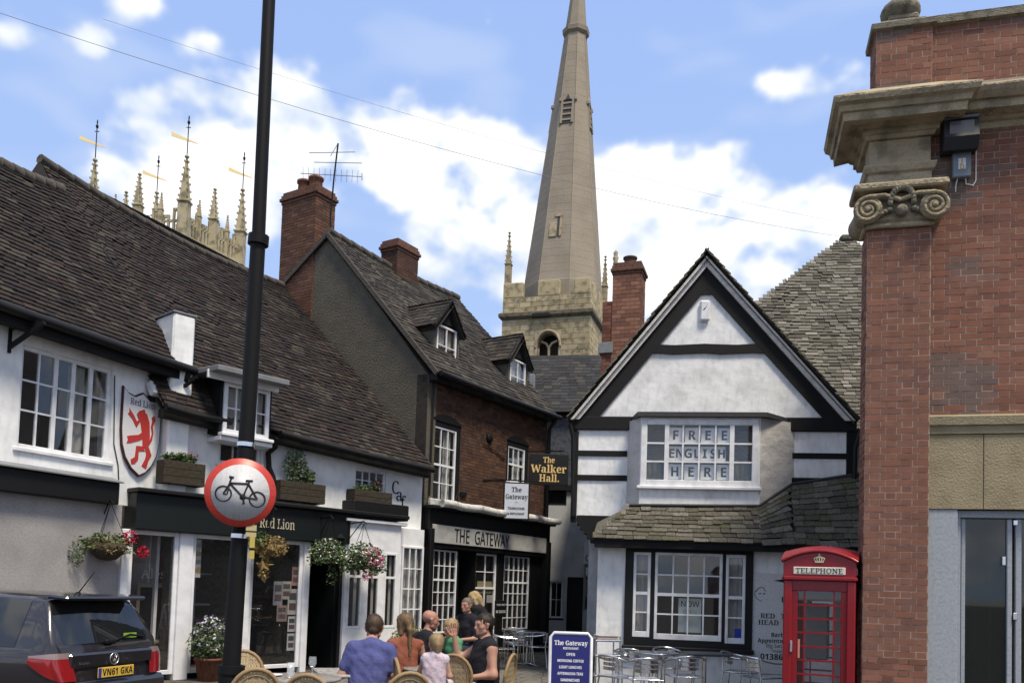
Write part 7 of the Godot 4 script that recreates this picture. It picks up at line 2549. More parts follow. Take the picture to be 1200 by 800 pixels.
func build_car():
	var paint := mat(L(0.022, 0.020, 0.024), 0.30, {"metal": 0.35, "coat": 1.0, "coat_rough": 0.03})
	var dark := glass(L(0.012, 0.014, 0.016), 0.72)
	var rr := gp(199, 10.2)
	var th := deg_to_rad(72)
	var X := Vector3(cos(th), 0, -sin(th))
	var c := rr - X * 0.82
	var o := thing("parked_car", "dark grey hatchback parked by the pub wall", "car", Transform3D(Basis(Vector3.UP, th), c))
	ST = [[0.0, 0.64, 0.58, 0.54, 0.58], [-0.015, 0.69, 0.60, 0.62, 0.60], [-0.045, 0.735, 0.74, 0.78, 0.62], [-0.08, 0.765, 0.86, 0.90, 0.64], [-0.13, 0.79, 0.90, 0.99, 0.64], [-0.30, 0.815, 0.92, 1.32, 0.60], [-0.36, 0.82, 0.92, 1.41, 0.60], [-0.42, 0.825, 0.92, 1.435, 0.60], [-0.9, 0.84, 0.91, 1.465, 0.60], [-1.6, 0.845, 0.90, 1.475, 0.60], [-2.2, 0.84, 0.89, 1.44, 0.585], [-2.9, 0.83, 0.88, 1.0, 0.62], [-3.05, 0.82, 0.86, 0.93, 0.64], [-3.6, 0.76, 0.74, 0.80, 0.6], [-3.8, 0.66, 0.62, 0.66, 0.5], [-3.86, 0.55, 0.5, 0.52, 0.45]]
	var b := mb()
	b.smooth(true)
	var zs := []
	for i in ST.size() - 1:
		zs.append(ST[i][0])
		if ST[i][0] < -0.12:
			zs.append(lerpf(ST[i][0], ST[i + 1][0], 0.5))
	zs.append(ST[-1][0])
	var rings := []
	for z in zs: rings.append(car_ring(z))
	for i in rings.size() - 1:
		for j in 11:
			for s in [1, -1]:
				var q := [rings[i][j], rings[i][j + 1], rings[i + 1][j + 1], rings[i + 1][j]]
				for k in 4: q[k] = Vector3(q[k].x * s, q[k].y, q[k].z)
				if s > 0: b.quad(q[0], q[3], q[2], q[1])
				else: b.quad(q[0], q[1], q[2], q[3])
	b.smooth(false)
	for e in [0, rings.size() - 1]:
		for j in 11:
			for s in [1, -1]:
				var m3 := Vector3(0, 0.4, rings[e][0].z)
				b.tri(m3, Vector3(rings[e][j].x * s, rings[e][j].y, rings[e][j].z), Vector3(rings[e][j + 1].x * s, rings[e][j + 1].y, rings[e][j + 1].z))
	part(o, "body", b.mesh(), paint)
	var patch := func(z0, z1, ja, jb, s, off):      # a piece of glass lying on the shell
		var g := mb()
		g.smooth(true)
		for i in 6:
			var r0 := car_ring(lerpf(z0, z1, i / 6.0))
			var r1 := car_ring(lerpf(z0, z1, (i + 1) / 6.0))
			for j in range(ja, jb):
				var q := [r0[j], r0[j + 1], r1[j + 1], r1[j]]
				for k in 4: q[k] = Vector3((q[k].x + off) * s, q[k].y, q[k].z)
				g.quad(q[0], q[1], q[2], q[3])
		return g.mesh()
	for s in [1, -1]:
		part(o, "rear_side_window", patch.call(-0.55, -1.10, 6, 8, s, 0.006), dark)
		part(o, "front_side_window", patch.call(-1.16, -2.15, 6, 8, s, 0.006), dark)
	# tailgate glass, sloping from the roof edge to the belt
	var rg := mb()
	rg.smooth(true)
	var zt := -0.335
	var zb := -0.125
	var n := 10
	for i in n:
		var x0 := lerpf(-1, 1, i / float(n))
		var x1 := lerpf(-1, 1, (i + 1) / float(n))
		var zz := func(x, top): return (0.045 - 0.03 * x * x) + (zt if top else zb)
		rg.quad(Vector3(x0 * 0.70, 0.955 - 0.02 * x0 * x0, zz.call(x0, false)), Vector3(x1 * 0.70, 0.955 - 0.02 * x1 * x1, zz.call(x1, false)), Vector3(x1 * 0.58, 1.352, zz.call(x1, true)), Vector3(x0 * 0.58, 1.352, zz.call(x0, true)))
	part(o, "rear_window", rg.mesh(), dark)
	var sp := mb()
	sp.cb(-0.58, 1.395, -0.48, 0.58, 1.44, -0.20, 0.02, Transform3D(Basis(Vector3.RIGHT, 0.06), Vector3.ZERO))
	part(o, "spoiler", sp.mesh(), paint)
	var tg := mb()
	tg.cb(-0.60, 0.70, -0.07, 0.60, 0.86, -0.02, 0.03, Transform3D(Basis(), Vector3(0, 0, 0.02)))
	part(o, "tailgate", tg.mesh(), paint)
	var bm := mb()
	bm.cb(-0.80, 0.30, -0.25, 0.80, 0.56, 0.05, 0.05)
	part(o, "bumper", bm.mesh(), paint)
	var lens := mat(L(0.22, 0.007, 0.010), 0.12, {"coat": 1.0})
	var clear := mat(L(0.20, 0.15, 0.15), 0.12, {"coat": 1.0})
	var side_x := func(z, y):      # half width of the shell at this station and height
		var r := car_ring(z)
		for i in range(2, 9):
			if y >= r[i].y and y <= r[i + 1].y:
				return lerpf(r[i].x, r[i + 1].x, (y - r[i].y) / maxf(0.001, r[i + 1].y - r[i].y))
		return r[6].x
	for s in [1, -1]:
		var l := sub(o, "tail_light")
		for band in 2:
			var lm := mb()
			lm.smooth(true)
			var pt := func(u, v):      # u round the corner from the tailgate to the flank, v upwards
				var t := clampf((u - 0.30) / 0.70, 0.0, 1.0)
				var y := lerpf(lerpf(0.58, 0.76, t), lerpf(0.87, 0.84, t), v)
				var zr := -0.012 - (y - 0.58) * 0.22
				if u < 0.30:
					return Vector3(lerpf(0.53 + 0.05 * v, side_x.call(zr - 0.03, y) + 0.014, pow(u / 0.30, 0.8)) * s, y, zr + 0.036 - 0.030 * pow(u / 0.3, 2.0))
				var z: float = lerpf(zr + 0.006, -0.32, t)
				return Vector3((side_x.call(z, y) + 0.016) * s, y, z)
			var v0 := 0.0 if band == 0 else 0.80
			var v1 := 0.80 if band == 0 else 1.0
			for i in 14:
				for k in 3:
					var a0 := i / 14.0
					var a1 := (i + 1) / 14.0
					var b0 := lerpf(v0, v1, k / 3.0)
					var b1 := lerpf(v0, v1, (k + 1) / 3.0)
					lm.quad(pt.call(a0, b0), pt.call(a1, b0), pt.call(a1, b1), pt.call(a0, b1))
			part(l, "red_lens" if band == 0 else "clear_lens", lm.mesh(), lens if band == 0 else clear)
	var np := sub(o, "number_plate")
	var pm := mb()
	pm.cb(-0.26, 0.585, 0.03, 0.26, 0.695, 0.042, 0.004)
	part(np, "plate", pm.mesh(), mat(L(0.62, 0.40, 0.06), 0.5))
	var be := mb()
	be.bx(-0.258, 0.588, 0.042, -0.215, 0.692, 0.043)
	part(np, "blue_band", be.mesh(), mat(L(0.02, 0.04, 0.25), 0.5))
	lettering(np, "VN61 GKA", M.black_paint, 0.072, Transform3D(Basis(), Vector3(0.02, 0.64, 0.043)), {"weight": 700, "depth": 0.002, "sx": 0.92})
	var lg := mb()
	var ring := []
	for i in 25: ring.append(Vector3(0.062 * cos(TAU * i / 24), 0.775 + 0.062 * sin(TAU * i / 24), 0.004))
	lg.tube(ring, 0.007, 5)
	for l in [[[-0.04, 0.82], [-0.012, 0.73], [0.0, 0.77], [0.012, 0.73], [0.04, 0.82]], [[-0.018, 0.832], [0.0, 0.785], [0.018, 0.832]]]:
		var pts := []
		for q in l: pts.append(Vector3(q[0], q[1], 0.004))
		lg.tube(pts, 0.006, 5)
	part(o, "badge", lg.mesh(), M.alu)
	lettering(o, "touran", M.alu, 0.035, Transform3D(Basis(), Vector3(-0.42, 0.755, 0.003)), {"depth": 0.004})
	var wp := mb()
	wp.tube([Vector3(0.05, 0.96, -0.06), Vector3(0.32, 1.02, -0.09), Vector3(0.55, 0.99, -0.10)], 0.012, 5)
	wp.cb(-0.08, 0.93, -0.09, 0.08, 0.985, -0.04, 0.015)
	part(o, "wiper", wp.mesh(), M.iron)
	var an := mb()
	an.lathe([[0.04, 0.0], [0.02, 0.03], [0.0, 0.035]], 8, Transform3D(Basis(), Vector3(0, 1.455, -0.55)))
	an.tube([Vector3(0, 1.47, -0.55), Vector3(0.0, 1.72, -0.33)], [0.008, 0.004], 6)
	part(o, "roof_aerial", an.mesh(), M.iron)
	var stk := mb()
	stk.bx(0.22, 0.985, -0.092, 0.42, 1.04, -0.09)
	part(o, "window_sticker", stk.mesh(), mat(L(0.25, 0.42, 0.06), 0.6))
	for z in [-0.72, -3.15]:
		for s in [1, -1]:
			var w := sub(o, "wheel", Transform3D(Basis(Vector3.BACK, PI / 2 * s), Vector3(0.70 * s, 0.31, z)))
			var t := mb()
			t.lathe([[0.20, -0.1], [0.29, -0.1], [0.31, -0.06], [0.31, 0.06], [0.29, 0.1], [0.20, 0.1]], 24)
			part(w, "tyre", t.mesh(), mat(L(0.015, 0.015, 0.015), 0.9))
			var rm := mb()
			rm.lathe([[0.0, -0.085], [0.2, -0.09], [0.2, 0.08], [0.0, 0.085]], 24)
			part(w, "rim", rm.mesh(), M.alu)
	# seats seen through the glass
	for x in [-0.38, 0.38]:
		var st := mb()
		st.cb(x - 0.22, 0.5, -1.25, x + 0.22, 1.08, -1.1, 0.06)
		st.cb(x - 0.12, 1.1, -1.22, x + 0.12, 1.28, -1.12, 0.04)
		part(o, "seat_back", st.mesh(), mat(L(0.03, 0.03, 0.035), 0.9))

# ---------------------------------------------------------------- chairs and tables
func arc(c: Vector3, rx: float, ry: float, a0: float, a1: float, n: int, ux := Vector3.RIGHT, uy := Vector3.UP) -> Array:
	var r := []
	for i in n + 1:
		var a := lerpf(a0, a1, float(i) / n)
		r.append(c + ux * rx * cos(a) + uy * ry * sin(a))
	return r

func metal_chair(T: Transform3D, label: String) -> Node3D:
	var o := thing("aluminium_chair", label, "chair", T, "aluminium café chairs")
	var f := mb()      # arm loop running round the back
	f.tube([Vector3(-0.27, 0.66, 0.24), Vector3(-0.28, 0.67, 0.0), Vector3(-0.26, 0.70, -0.16), Vector3(-0.16, 0.74, -0.26), Vector3(0.0, 0.755, -0.29), Vector3(0.16, 0.74, -0.26), Vector3(0.26, 0.70, -0.16), Vector3(0.28, 0.67, 0.0), Vector3(0.27, 0.66, 0.24)], 0.014, 7)
	part(o, "arm_rail", f.mesh(), M.alu)
	for s in [-1, 1]:
		var l := mb()
		l.tube([Vector3(0.27 * s, 0.66, 0.24), Vector3(0.265 * s, 0.5, 0.26), Vector3(0.25 * s, 0.0, 0.24)], 0.013, 7)
		part(o, "leg", l.mesh(), M.alu)
		l = mb()
		l.tube([Vector3(0.19 * s, 0.74, -0.24), Vector3(0.2 * s, 0.45, -0.2), Vector3(0.24 * s, 0.0, -0.27)], 0.013, 7)
		part(o, "leg", l.mesh(), M.alu)
	var st := mb()
	for i in 7:
		st.cb(-0.22, 0.44, -0.2 + i * 0.06, 0.22, 0.452, -0.2 + i * 0.06 + 0.05, 0.004)
	st.tube([Vector3(-0.23, 0.44, -0.2), Vector3(-0.23, 0.44, 0.24), Vector3(0.23, 0.44, 0.24), Vector3(0.23, 0.44, -0.2), Vector3(-0.23, 0.44, -0.2)], 0.011, 6)
	part(o, "seat", st.mesh(), M.alu)
	for j in 3:
		var b := mb()
		var y := 0.54 + j * 0.065
		b.smooth(true)
		for i in 8:
			var a0 := lerpf(-0.9, 0.9, i / 8.0)
			var a1 := lerpf(-0.9, 0.9, (i + 1) / 8.0)
			var p0 := Vector3(sin(a0) * 0.22, y, -cos(a0) * 0.24 + 0.0)
			var p1 := Vector3(sin(a1) * 0.22, y, -cos(a1) * 0.24 + 0.0)
			b.quad(p0, p1, p1 + Vector3(0, 0.05, 0), p0 + Vector3(0, 0.05, 0))
		part(o, "back_slat", b.mesh(), M.alu)
	return o

func rattan_chair(T: Transform3D, label: String) -> Node3D:
	var cane := mat(L(0.30, 0.20, 0.10), 0.6, {"tex": T_fine, "scale": 6.0})
	var weave := mat(L(0.44, 0.34, 0.20), 0.8, {"tex": T_speck, "scale": 9.0})
	var o := thing("rattan_chair", label, "chair", T, "rattan bistro chairs")
	var lean := Transform3D(Basis(Vector3.RIGHT, -0.16), Vector3(0, 0.46, -0.2))
	var ring := []
	for i in 25:
		var a := TAU * i / 24
		ring.append(lean * Vector3(0.205 * cos(a), 0.255 + 0.235 * sin(a), 0.0))
	var b := mb()
	b.tube(ring, 0.019, 7)
	part(o, "back_frame", b.mesh(), cane)
	ring = []
	for i in 25:
		var a := TAU * i / 24
		ring.append(lean * Vector3(0.155 * cos(a), 0.255 + 0.18 * sin(a), 0.0))
	b = mb()
	b.tube(ring, 0.008, 6)
	part(o, "inner_hoop", b.mesh(), cane)
	b = mb()
	for i in 15:      # woven back: crossing strands
		var x := lerpf(-0.19, 0.19, i / 14.0)
		var hy := 0.225 * sqrt(maxf(0.0, 1 - x * x / 0.0385))
		b.bar(lean * Vector3(x, 0.255 - hy, 0.004 * (i % 2)), lean * Vector3(x, 0.255 + hy, 0.004 * (i % 2)), 0.020, 0.004, lean.basis.z)
		var y := lerpf(-0.22, 0.22, i / 14.0)
		var hx := 0.195 * sqrt(maxf(0.0, 1 - y * y / 0.0515))
		b.bar(lean * Vector3(-hx, 0.255 + y, 0.005 - 0.004 * (i % 2)), lean * Vector3(hx, 0.255 + y, 0.005 - 0.004 * (i % 2)), 0.022, 0.004, lean.basis.z)
	part(o, "woven_back", b.mesh(), weave).set_meta("kind", "stuff")
	b = mb()
	b.lathe([[0.0, 0.44], [0.21, 0.44], [0.225, 0.455], [0.215, 0.47], [0.0, 0.475]], 20)
	part(o, "seat", b.mesh(), weave)
	for s in [-1, 1]:
		b = mb()
		b.tube([lean * Vector3(0.17 * s, 0.12, 0), Vector3(0.17 * s, 0.44, -0.17), Vector3(0.19 * s, 0.0, -0.24)], 0.015, 7)
		part(o, "leg", b.mesh(), cane)
		b = mb()
		b.tube([Vector3(0.16 * s, 0.45, 0.15), Vector3(0.18 * s, 0.0, 0.19)], 0.015, 7)
		part(o, "leg", b.mesh(), cane)
	return o

func cafe_table(T: Transform3D, label: String, r: float, square: bool, m: Material) -> Node3D:
	var o := thing("cafe_table", label, "table", T)
	var t := mb()
	if square: t.cb(-r, 0.715, -r, r, 0.745, r, 0.01)
	else: t.lathe([[0.0, 0.72], [r - 0.01, 0.72], [r, 0.728], [r, 0.74], [r - 0.008, 0.746], [0.0, 0.746]], 32)
	part(o, "table_top", t.mesh(), m)
	t = mb()
	t.tube([Vector3(0, 0.03, 0), Vector3(0, 0.72, 0)], 0.028, 10)
	part(o, "stem", t.mesh(), M.alu)
	for k in 4:
		var a := PI / 4 + k * PI / 2
		t = mb()
		t.tube([Vector3(0, 0.06, 0), Vector3(cos(a) * 0.3, 0.015, sin(a) * 0.3)], 0.016, 6)
		part(o, "foot", t.mesh(), M.alu)
	return o

func wine_glass(p: Vector3, label: String, tall: bool):
	var o := thing("drinking_glass", label, "glass", Transform3D(Basis(), p))
	var g := mb()
	if tall: g.lathe([[0.0, 0.0], [0.033, 0.0], [0.04, 0.15], [0.037, 0.15], [0.03, 0.01]], 14)
	else: g.lathe([[0.035, 0.0], [0.006, 0.006], [0.004, 0.08], [0.02, 0.095], [0.04, 0.13], [0.038, 0.18], [0.034, 0.20]], 14)
	part(o, "bowl", g.mesh(), glass(L(0.8, 0.85, 0.88), 0.16))

func build_seating():
	# rattan chairs round the near tables
	var spots := [[291, 8.7, 20, "rattan chair with its back to the lamp post, turned towards the pub glass"], [303, 7.5, 200, "rattan chair pulled up to the table with the wine glass"], [377, 7.2, 175, "rattan chair with only its hoop top showing beside the blue-shirted man"], [476, 7.6, 200, "rattan chair between the ponytailed woman and the child in a floral dress"], [499, 8.7, 105, "rattan chair turned sideways beside the child in the floral dress"], [540, 9.6, 172, "rattan chair with its woven back towards the square, beside the man in a black vest"], [577, 9.75, 255, "rattan chair under the man in a black vest"], [477, 10.05, 95, "rattan chair under the ponytailed woman"], [503, 10.9, 60, "rattan chair under the bald man in dark clothes"], [530, 11.0, 20, "rattan chair under the boy in a green shirt"]]
	for s in spots:
		rattan_chair(yaw(gp(s[0], s[1]), s[2]), s[3])
	var ply := mat(L(0.26, 0.24, 0.22), 0.5, {"tex": T_stain, "scale": 2.0})
	var T1 := gp(355, 8.5)
	cafe_table(yaw(T1, 0), "round grey table with glasses in front of the pub window", 0.42, false, ply)
	cafe_table(yaw(gp(418, 9.2), 20), "square pale table just past the blue-shirted man", 0.38, true, mat(L(0.36, 0.34, 0.32), 0.5, {"tex": T_stain, "scale": 2.0}))
	cafe_table(yaw(gp(517, 9.85), 30), "table in the middle of the family group", 0.40, false, ply)
	wine_glass(T1 + Vector3(0.12, 0.747, -0.05), "stemmed wine glass on the round grey table", false)
	wine_glass(T1 + Vector3(-0.05, 0.747, 0.12), "tall tumbler on the round grey table", true)
	var pl := thing("side_plate", "small white plate on the round grey table", "plate", Transform3D(Basis(), T1 + Vector3(-0.25, 0.747, 0.0)))
	var pm := mb()
	pm.lathe([[0.0, 0.004], [0.06, 0.004], [0.09, 0.016], [0.088, 0.02], [0.055, 0.009], [0.0, 0.008]], 20)
	part(pl, "dish", pm.mesh(), mat(L(0.7, 0.7, 0.7), 0.25))
	# aluminium chairs in front of the restaurant
	var q := [[592, 17.3, 100, "aluminium chair standing out in the lane before the restaurant"], [612, 18.6, 200, "aluminium chair pushed up to the restaurant's pavement table"], [634, 18.2, 250, "aluminium chair on the alley side of the restaurant's pavement table"], [606, 19.3, 20, "aluminium chair close under the restaurant window"]]
	for s in q: metal_chair(yaw(gp(s[0], s[1]), s[2]), s[3])
	cafe_table(yaw(gp(620, 18.5), 15), "small aluminium table outside the restaurant", 0.33, true, M.alu)
	# and in front of the timbered house
	q = [[742, 14.2, 160, "aluminium chair beside the blue pavement board, facing the timbered house"], [788, 14.4, 20, "aluminium chair with its back to the ground floor sash window"], [804, 13.0, 190, "aluminium chair drawn up to the round table, facing the sash window"], [728, 12.6, 130, "aluminium chair set sideways behind the blue pavement board"], [893, 13.2, 120, "aluminium chair below the barber's board"], [868, 14.0, 60, "aluminium chair between the square table and the barber's board"], [757, 12.4, 185, "aluminium chair facing the round table from the street side"]]
	for s in q: metal_chair(yaw(gp(s[0], s[1]), s[2]), s[3])
	cafe_table(yaw(gp(772, 13.5), 0), "round aluminium table before the sash window", 0.35, false, M.alu)
	cafe_table(yaw(gp(828, 13.7), 10), "square dark-topped table before the sash window", 0.33, true, mat(L(0.05, 0.05, 0.055), 0.35))
	# stacked menus / tray trolley beside the board
	var tr := thing("serving_trolley", "small metal serving trolley stacked with trays beside the timbered house corner", "trolley", yaw(gp(711, 14.0), 12))
	for y in [0.30, 0.62, 0.86]:
		var m := mb()
		m.cb(-0.22, y, -0.18, 0.22, y + 0.03, 0.18, 0.008)
		part(tr, "shelf", m.mesh(), M.alu)
	for sx in [-1, 1]:
		for sz in [-1, 1]:
			var m := mb()
			m.tube([Vector3(0.2 * sx, 0, 0.16 * sz), Vector3(0.2 * sx, 0.95, 0.16 * sz)], 0.012, 6)
			part(tr, "leg", m.mesh(), M.alu)
	for k in 4:
		var m := mb()
		m.cb(-0.19 + 0.01 * k, 0.892 + k * 0.018, -0.15, 0.18, 0.905 + k * 0.018, 0.15, 0.004)
		part(tr, "tray", m.mesh(), mat([L(0.3, 0.3, 0.3), L(0.45, 0.45, 0.45), L(0.25, 0.12, 0.08), L(0.4, 0.4, 0.42)][k], 0.5))
	# little black notice stand by the restaurant door
	var nb := TG * Vector3(on(TG, 586, 715, 0.5).x, 0, 0.5)
	var ns := thing("menu_stand", "black menu board on a post beside the restaurant door", "sign", Transform3D(TG.basis, nb))
	var m := mb()
	m.tube([Vector3(0, 0, 0), Vector3(0, 1.0, 0)], 0.02, 8)
	m.lathe([[0.0, 0.0], [0.2, 0.0], [0.18, 0.03], [0.0, 0.04]], 16)
	part(ns, "post", m.mesh(), M.iron)
	m = mb()
	m.cb(-0.22, 0.98, -0.02, 0.22, 1.36, 0.02, 0.01)
	part(ns, "board", m.mesh(), M.black_paint)
	lettering(ns, "PLEASE WAIT", M.sign_white, 0.045, Transform3D(Basis(), Vector3(0, 1.26, 0.022)), {"depth": 0.002})
	lettering(ns, "BE SEATED", M.sign_white, 0.06, Transform3D(Basis(), Vector3(0, 1.1, 0.022)), {"depth": 0.002, "weight": 700})

# ---------------------------------------------------------------- people: limbs as tapered capsules joined smoothly, meshed as surface nets
func nets(bones: Array, cell: float, k: float) -> Array:
	var lo := Vector3(1e9, 1e9, 1e9)
	var hi := -lo
	for b in bones:
		var r: float = maxf(b[2], b[3]) + cell * 3
		for p in [b[0], b[1]]:
			lo = Vector3(minf(lo.x, p.x - r), minf(lo.y, p.y - r), minf(lo.z, p.z - r))
			hi = Vector3(maxf(hi.x, p.x + r), maxf(hi.y, p.y + r), maxf(hi.z, p.z + r))
	var nx := int((hi.x - lo.x) / cell) + 2
	var ny := int((hi.y - lo.y) / cell) + 2
	var nz := int((hi.z - lo.z) / cell) + 2
	var f := PackedFloat32Array()
	f.resize(nx * ny * nz)
	f.fill(0.5)
	for b in bones:
		var a: Vector3 = b[0]
		var ab: Vector3 = b[1] - a
		var ll := maxf(ab.length_squared(), 1e-9)
		var ra: float = b[2]
		var rb: float = b[3]
		var m := maxf(ra, rb) + k * 1.5 + cell * 2
		var q0 := Vector3(minf(a.x, b[1].x) - m, minf(a.y, b[1].y) - m, minf(a.z, b[1].z) - m)
		var q1 := Vector3(maxf(a.x, b[1].x) + m, maxf(a.y, b[1].y) + m, maxf(a.z, b[1].z) + m)
		var i0 := maxi(0, int((q0.x - lo.x) / cell))
		var i1 := mini(nx - 1, int((q1.x - lo.x) / cell) + 1)
		var j0 := maxi(0, int((q0.y - lo.y) / cell))
		var j1 := mini(ny - 1, int((q1.y - lo.y) / cell) + 1)
		var k0 := maxi(0, int((q0.z - lo.z) / cell))
		var k1 := mini(nz - 1, int((q1.z - lo.z) / cell) + 1)
		for kk in range(k0, k1 + 1):
			for j in range(j0, j1 + 1):
				var row := (kk * ny + j) * nx
				for i in range(i0, i1 + 1):
					var p := lo + Vector3(i, j, kk) * cell - a
					var t := clampf(p.dot(ab) / ll, 0.0, 1.0)
					var d := (p - ab * t).length() - lerpf(ra, rb, t)
					var o := f[row + i]
					var h := maxf(k - absf(o - d), 0.0) / k
					f[row + i] = minf(o, d) - h * h * k * 0.25
	var V := PackedVector3Array()
	var N := PackedVector3Array()
	var id := {}
	var I := PackedInt32Array()
	var offs := [0, 1, nx, nx + 1, nx * ny, nx * ny + 1, nx * ny + nx, nx * ny + nx + 1]
	var E := [[0, 1], [2, 3], [4, 5], [6, 7], [0, 2], [1, 3], [4, 6], [5, 7], [0, 4], [1, 5], [2, 6], [3, 7]]
	for kk in nz - 1:
		for j in ny - 1:
			var row := (kk * ny + j) * nx
			for i in nx - 1:
				var c := row + i
				var s := 0
				for q in 8:
					if f[c + offs[q]] < 0: s += 1
				if s == 0 or s == 8: continue
				var sum := Vector3.ZERO
				var n := 0
				for e in E:
					var u: float = f[c + offs[e[0]]]
					var v: float = f[c + offs[e[1]]]
					if (u < 0) != (v < 0):
						var t := u / (u - v)
						var A := Vector3(e[0] & 1, (e[0] >> 1) & 1, e[0] >> 2)
						var B := Vector3(e[1] & 1, (e[1] >> 1) & 1, e[1] >> 2)
						sum += A.lerp(B, t)
						n += 1
				id[c] = V.size()
				V.append(lo + (Vector3(i, j, kk) + sum / n) * cell)
				var g := Vector3(f[c + 1] - f[c] + f[c + offs[7]] - f[c + offs[6]], f[c + offs[2]] - f[c] + f[c + offs[7]] - f[c + offs[5]], f[c + offs[4]] - f[c] + f[c + offs[7]] - f[c + offs[3]])
				N.append(g.normalized())
	var D := [1, nx, nx * ny]
	for c in id:
		for ax in 3:
			var u: float = f[c]
			var v: float = f[c + D[ax]]
			if (u < 0) == (v < 0): continue
			var d1: int = D[(ax + 1) % 3]
			var d2: int = D[(ax + 2) % 3]
			if not (id.has(c - d1) and id.has(c - d2) and id.has(c - d1 - d2)): continue
			var q := [id[c], id[c - d1], id[c - d1 - d2], id[c - d2]]
			if u < 0: I.append_array(PackedInt32Array([q[0], q[2], q[1], q[0], q[3], q[2]]))
			else: I.append_array(PackedInt32Array([q[0], q[1], q[2], q[0], q[2], q[3]]))
	return [V, N, I]

func joined(list: Array) -> ArrayMesh:      # [[arrays, transform], ...] as one surface
	var V := PackedVector3Array()
	var N := PackedVector3Array()
	var I := PackedInt32Array()
	for l in list:
		var a = l[0]
		var T: Transform3D = l[1]
		var base := V.size()
		for p in a[0]: V.append(T * p)
		for n in a[1]: N.append((T.basis * n).normalized())
		for i in a[2]: I.append(i + base)
	var arr := []
	arr.resize(Mesh.ARRAY_MAX)
	arr[Mesh.ARRAY_VERTEX] = V
	arr[Mesh.ARRAY_NORMAL] = N
	arr[Mesh.ARRAY_INDEX] = I
	var m := ArrayMesh.new()
	m.add_surface_from_arrays(Mesh.PRIMITIVE_TRIANGLES, arr)
	return m

var HEAD := []
var HAND := {}

func make_templates():
	var v := func(x, y, z): return Vector3(x, y, z)
	var b := [[v.call(0, 0.045, 0.005), v.call(0, 0.05, -0.03), 0.083, 0.082], [v.call(0, 0.0, 0.03), v.call(0, -0.065, 0.052), 0.062, 0.036],
		[v.call(0, 0.02, 0.095), v.call(0, -0.022, 0.110), 0.010, 0.016], [v.call(-0.03, 0.035, 0.075), v.call(0.03, 0.035, 0.075), 0.022, 0.022],
		[v.call(0, -0.052, 0.088), v.call(0, -0.053, 0.088), 0.016, 0.016], [v.call(0, -0.085, 0.075), v.call(0, -0.086, 0.076), 0.02, 0.02]]
	for s in [-1, 1]:
		b.append([v.call(0.04 * s, -0.015, 0.05), v.call(0.035 * s, -0.04, 0.05), 0.034, 0.03])
		b.append([v.call(0.05 * s, -0.06, 0.01), v.call(0.03 * s, -0.08, 0.05), 0.026, 0.022])
		b.append([v.call(0.086 * s, 0.022, -0.005), v.call(0.082 * s, -0.022, 0.003), 0.015, 0.010])
	HEAD = nets(b, 0.0075, 0.025)
	for kind in ["relaxed", "open"]:
		var curl: float = 0.55 if kind == "relaxed" else 0.08
		var h := [[v.call(0, 0, 0), v.call(0, 0.03, 0), 0.024, 0.022], [v.call(-0.02, 0.03, 0), v.call(-0.028, 0.085, 0), 0.017, 0.014], [v.call(0.0, 0.03, 0), v.call(0.0, 0.088, 0), 0.018, 0.014], [v.call(0.02, 0.03, 0), v.call(0.026, 0.08, 0), 0.017, 0.013]]
		var lens := [0.072, 0.082, 0.075, 0.058]
		for i in 4:
			var p := Vector3(-0.03 + 0.02 * i, 0.088 - 0.004 * absf(i - 1.3), 0)
			var a := 0.0
			var spread := (-0.10 + 0.075 * i) * (1.0 if kind == "open" else 0.4)
			for k in 3:
				a += curl * (0.8 if k == 0 else 1.0)
				var l: float = lens[i] * [0.45, 0.32, 0.23][k]
				var q := p + Vector3(sin(spread) * l, cos(a) * l, sin(a) * l)
				h.append([p, q, 0.0098 - 0.0012 * k, 0.0092 - 0.0014 * k])
				p = q
		var t0 := Vector3(-0.024, 0.022, 0.006)
		var t1 := t0 + Vector3(-0.030, 0.028, 0.014)
		var t2 := t1 + Vector3(-0.012, 0.026, 0.008)
		var t3 := t2 + Vector3(-0.003, 0.022, 0.004)
		h.append([t0, t1, 0.016, 0.012])
		h.append([t1, t2, 0.0115, 0.0105])
		h.append([t2, t3, 0.0105, 0.0085])
		HAND[kind] = nets(h, 0.005, 0.008)

func aim(p: Vector3, dir: Vector3, side: Vector3) -> Transform3D:     # y along dir, x near side
	var y := dir.normalized()
	var z := side.cross(y).normalized()
	return Transform3D(Basis(y.cross(z), y, z), p)

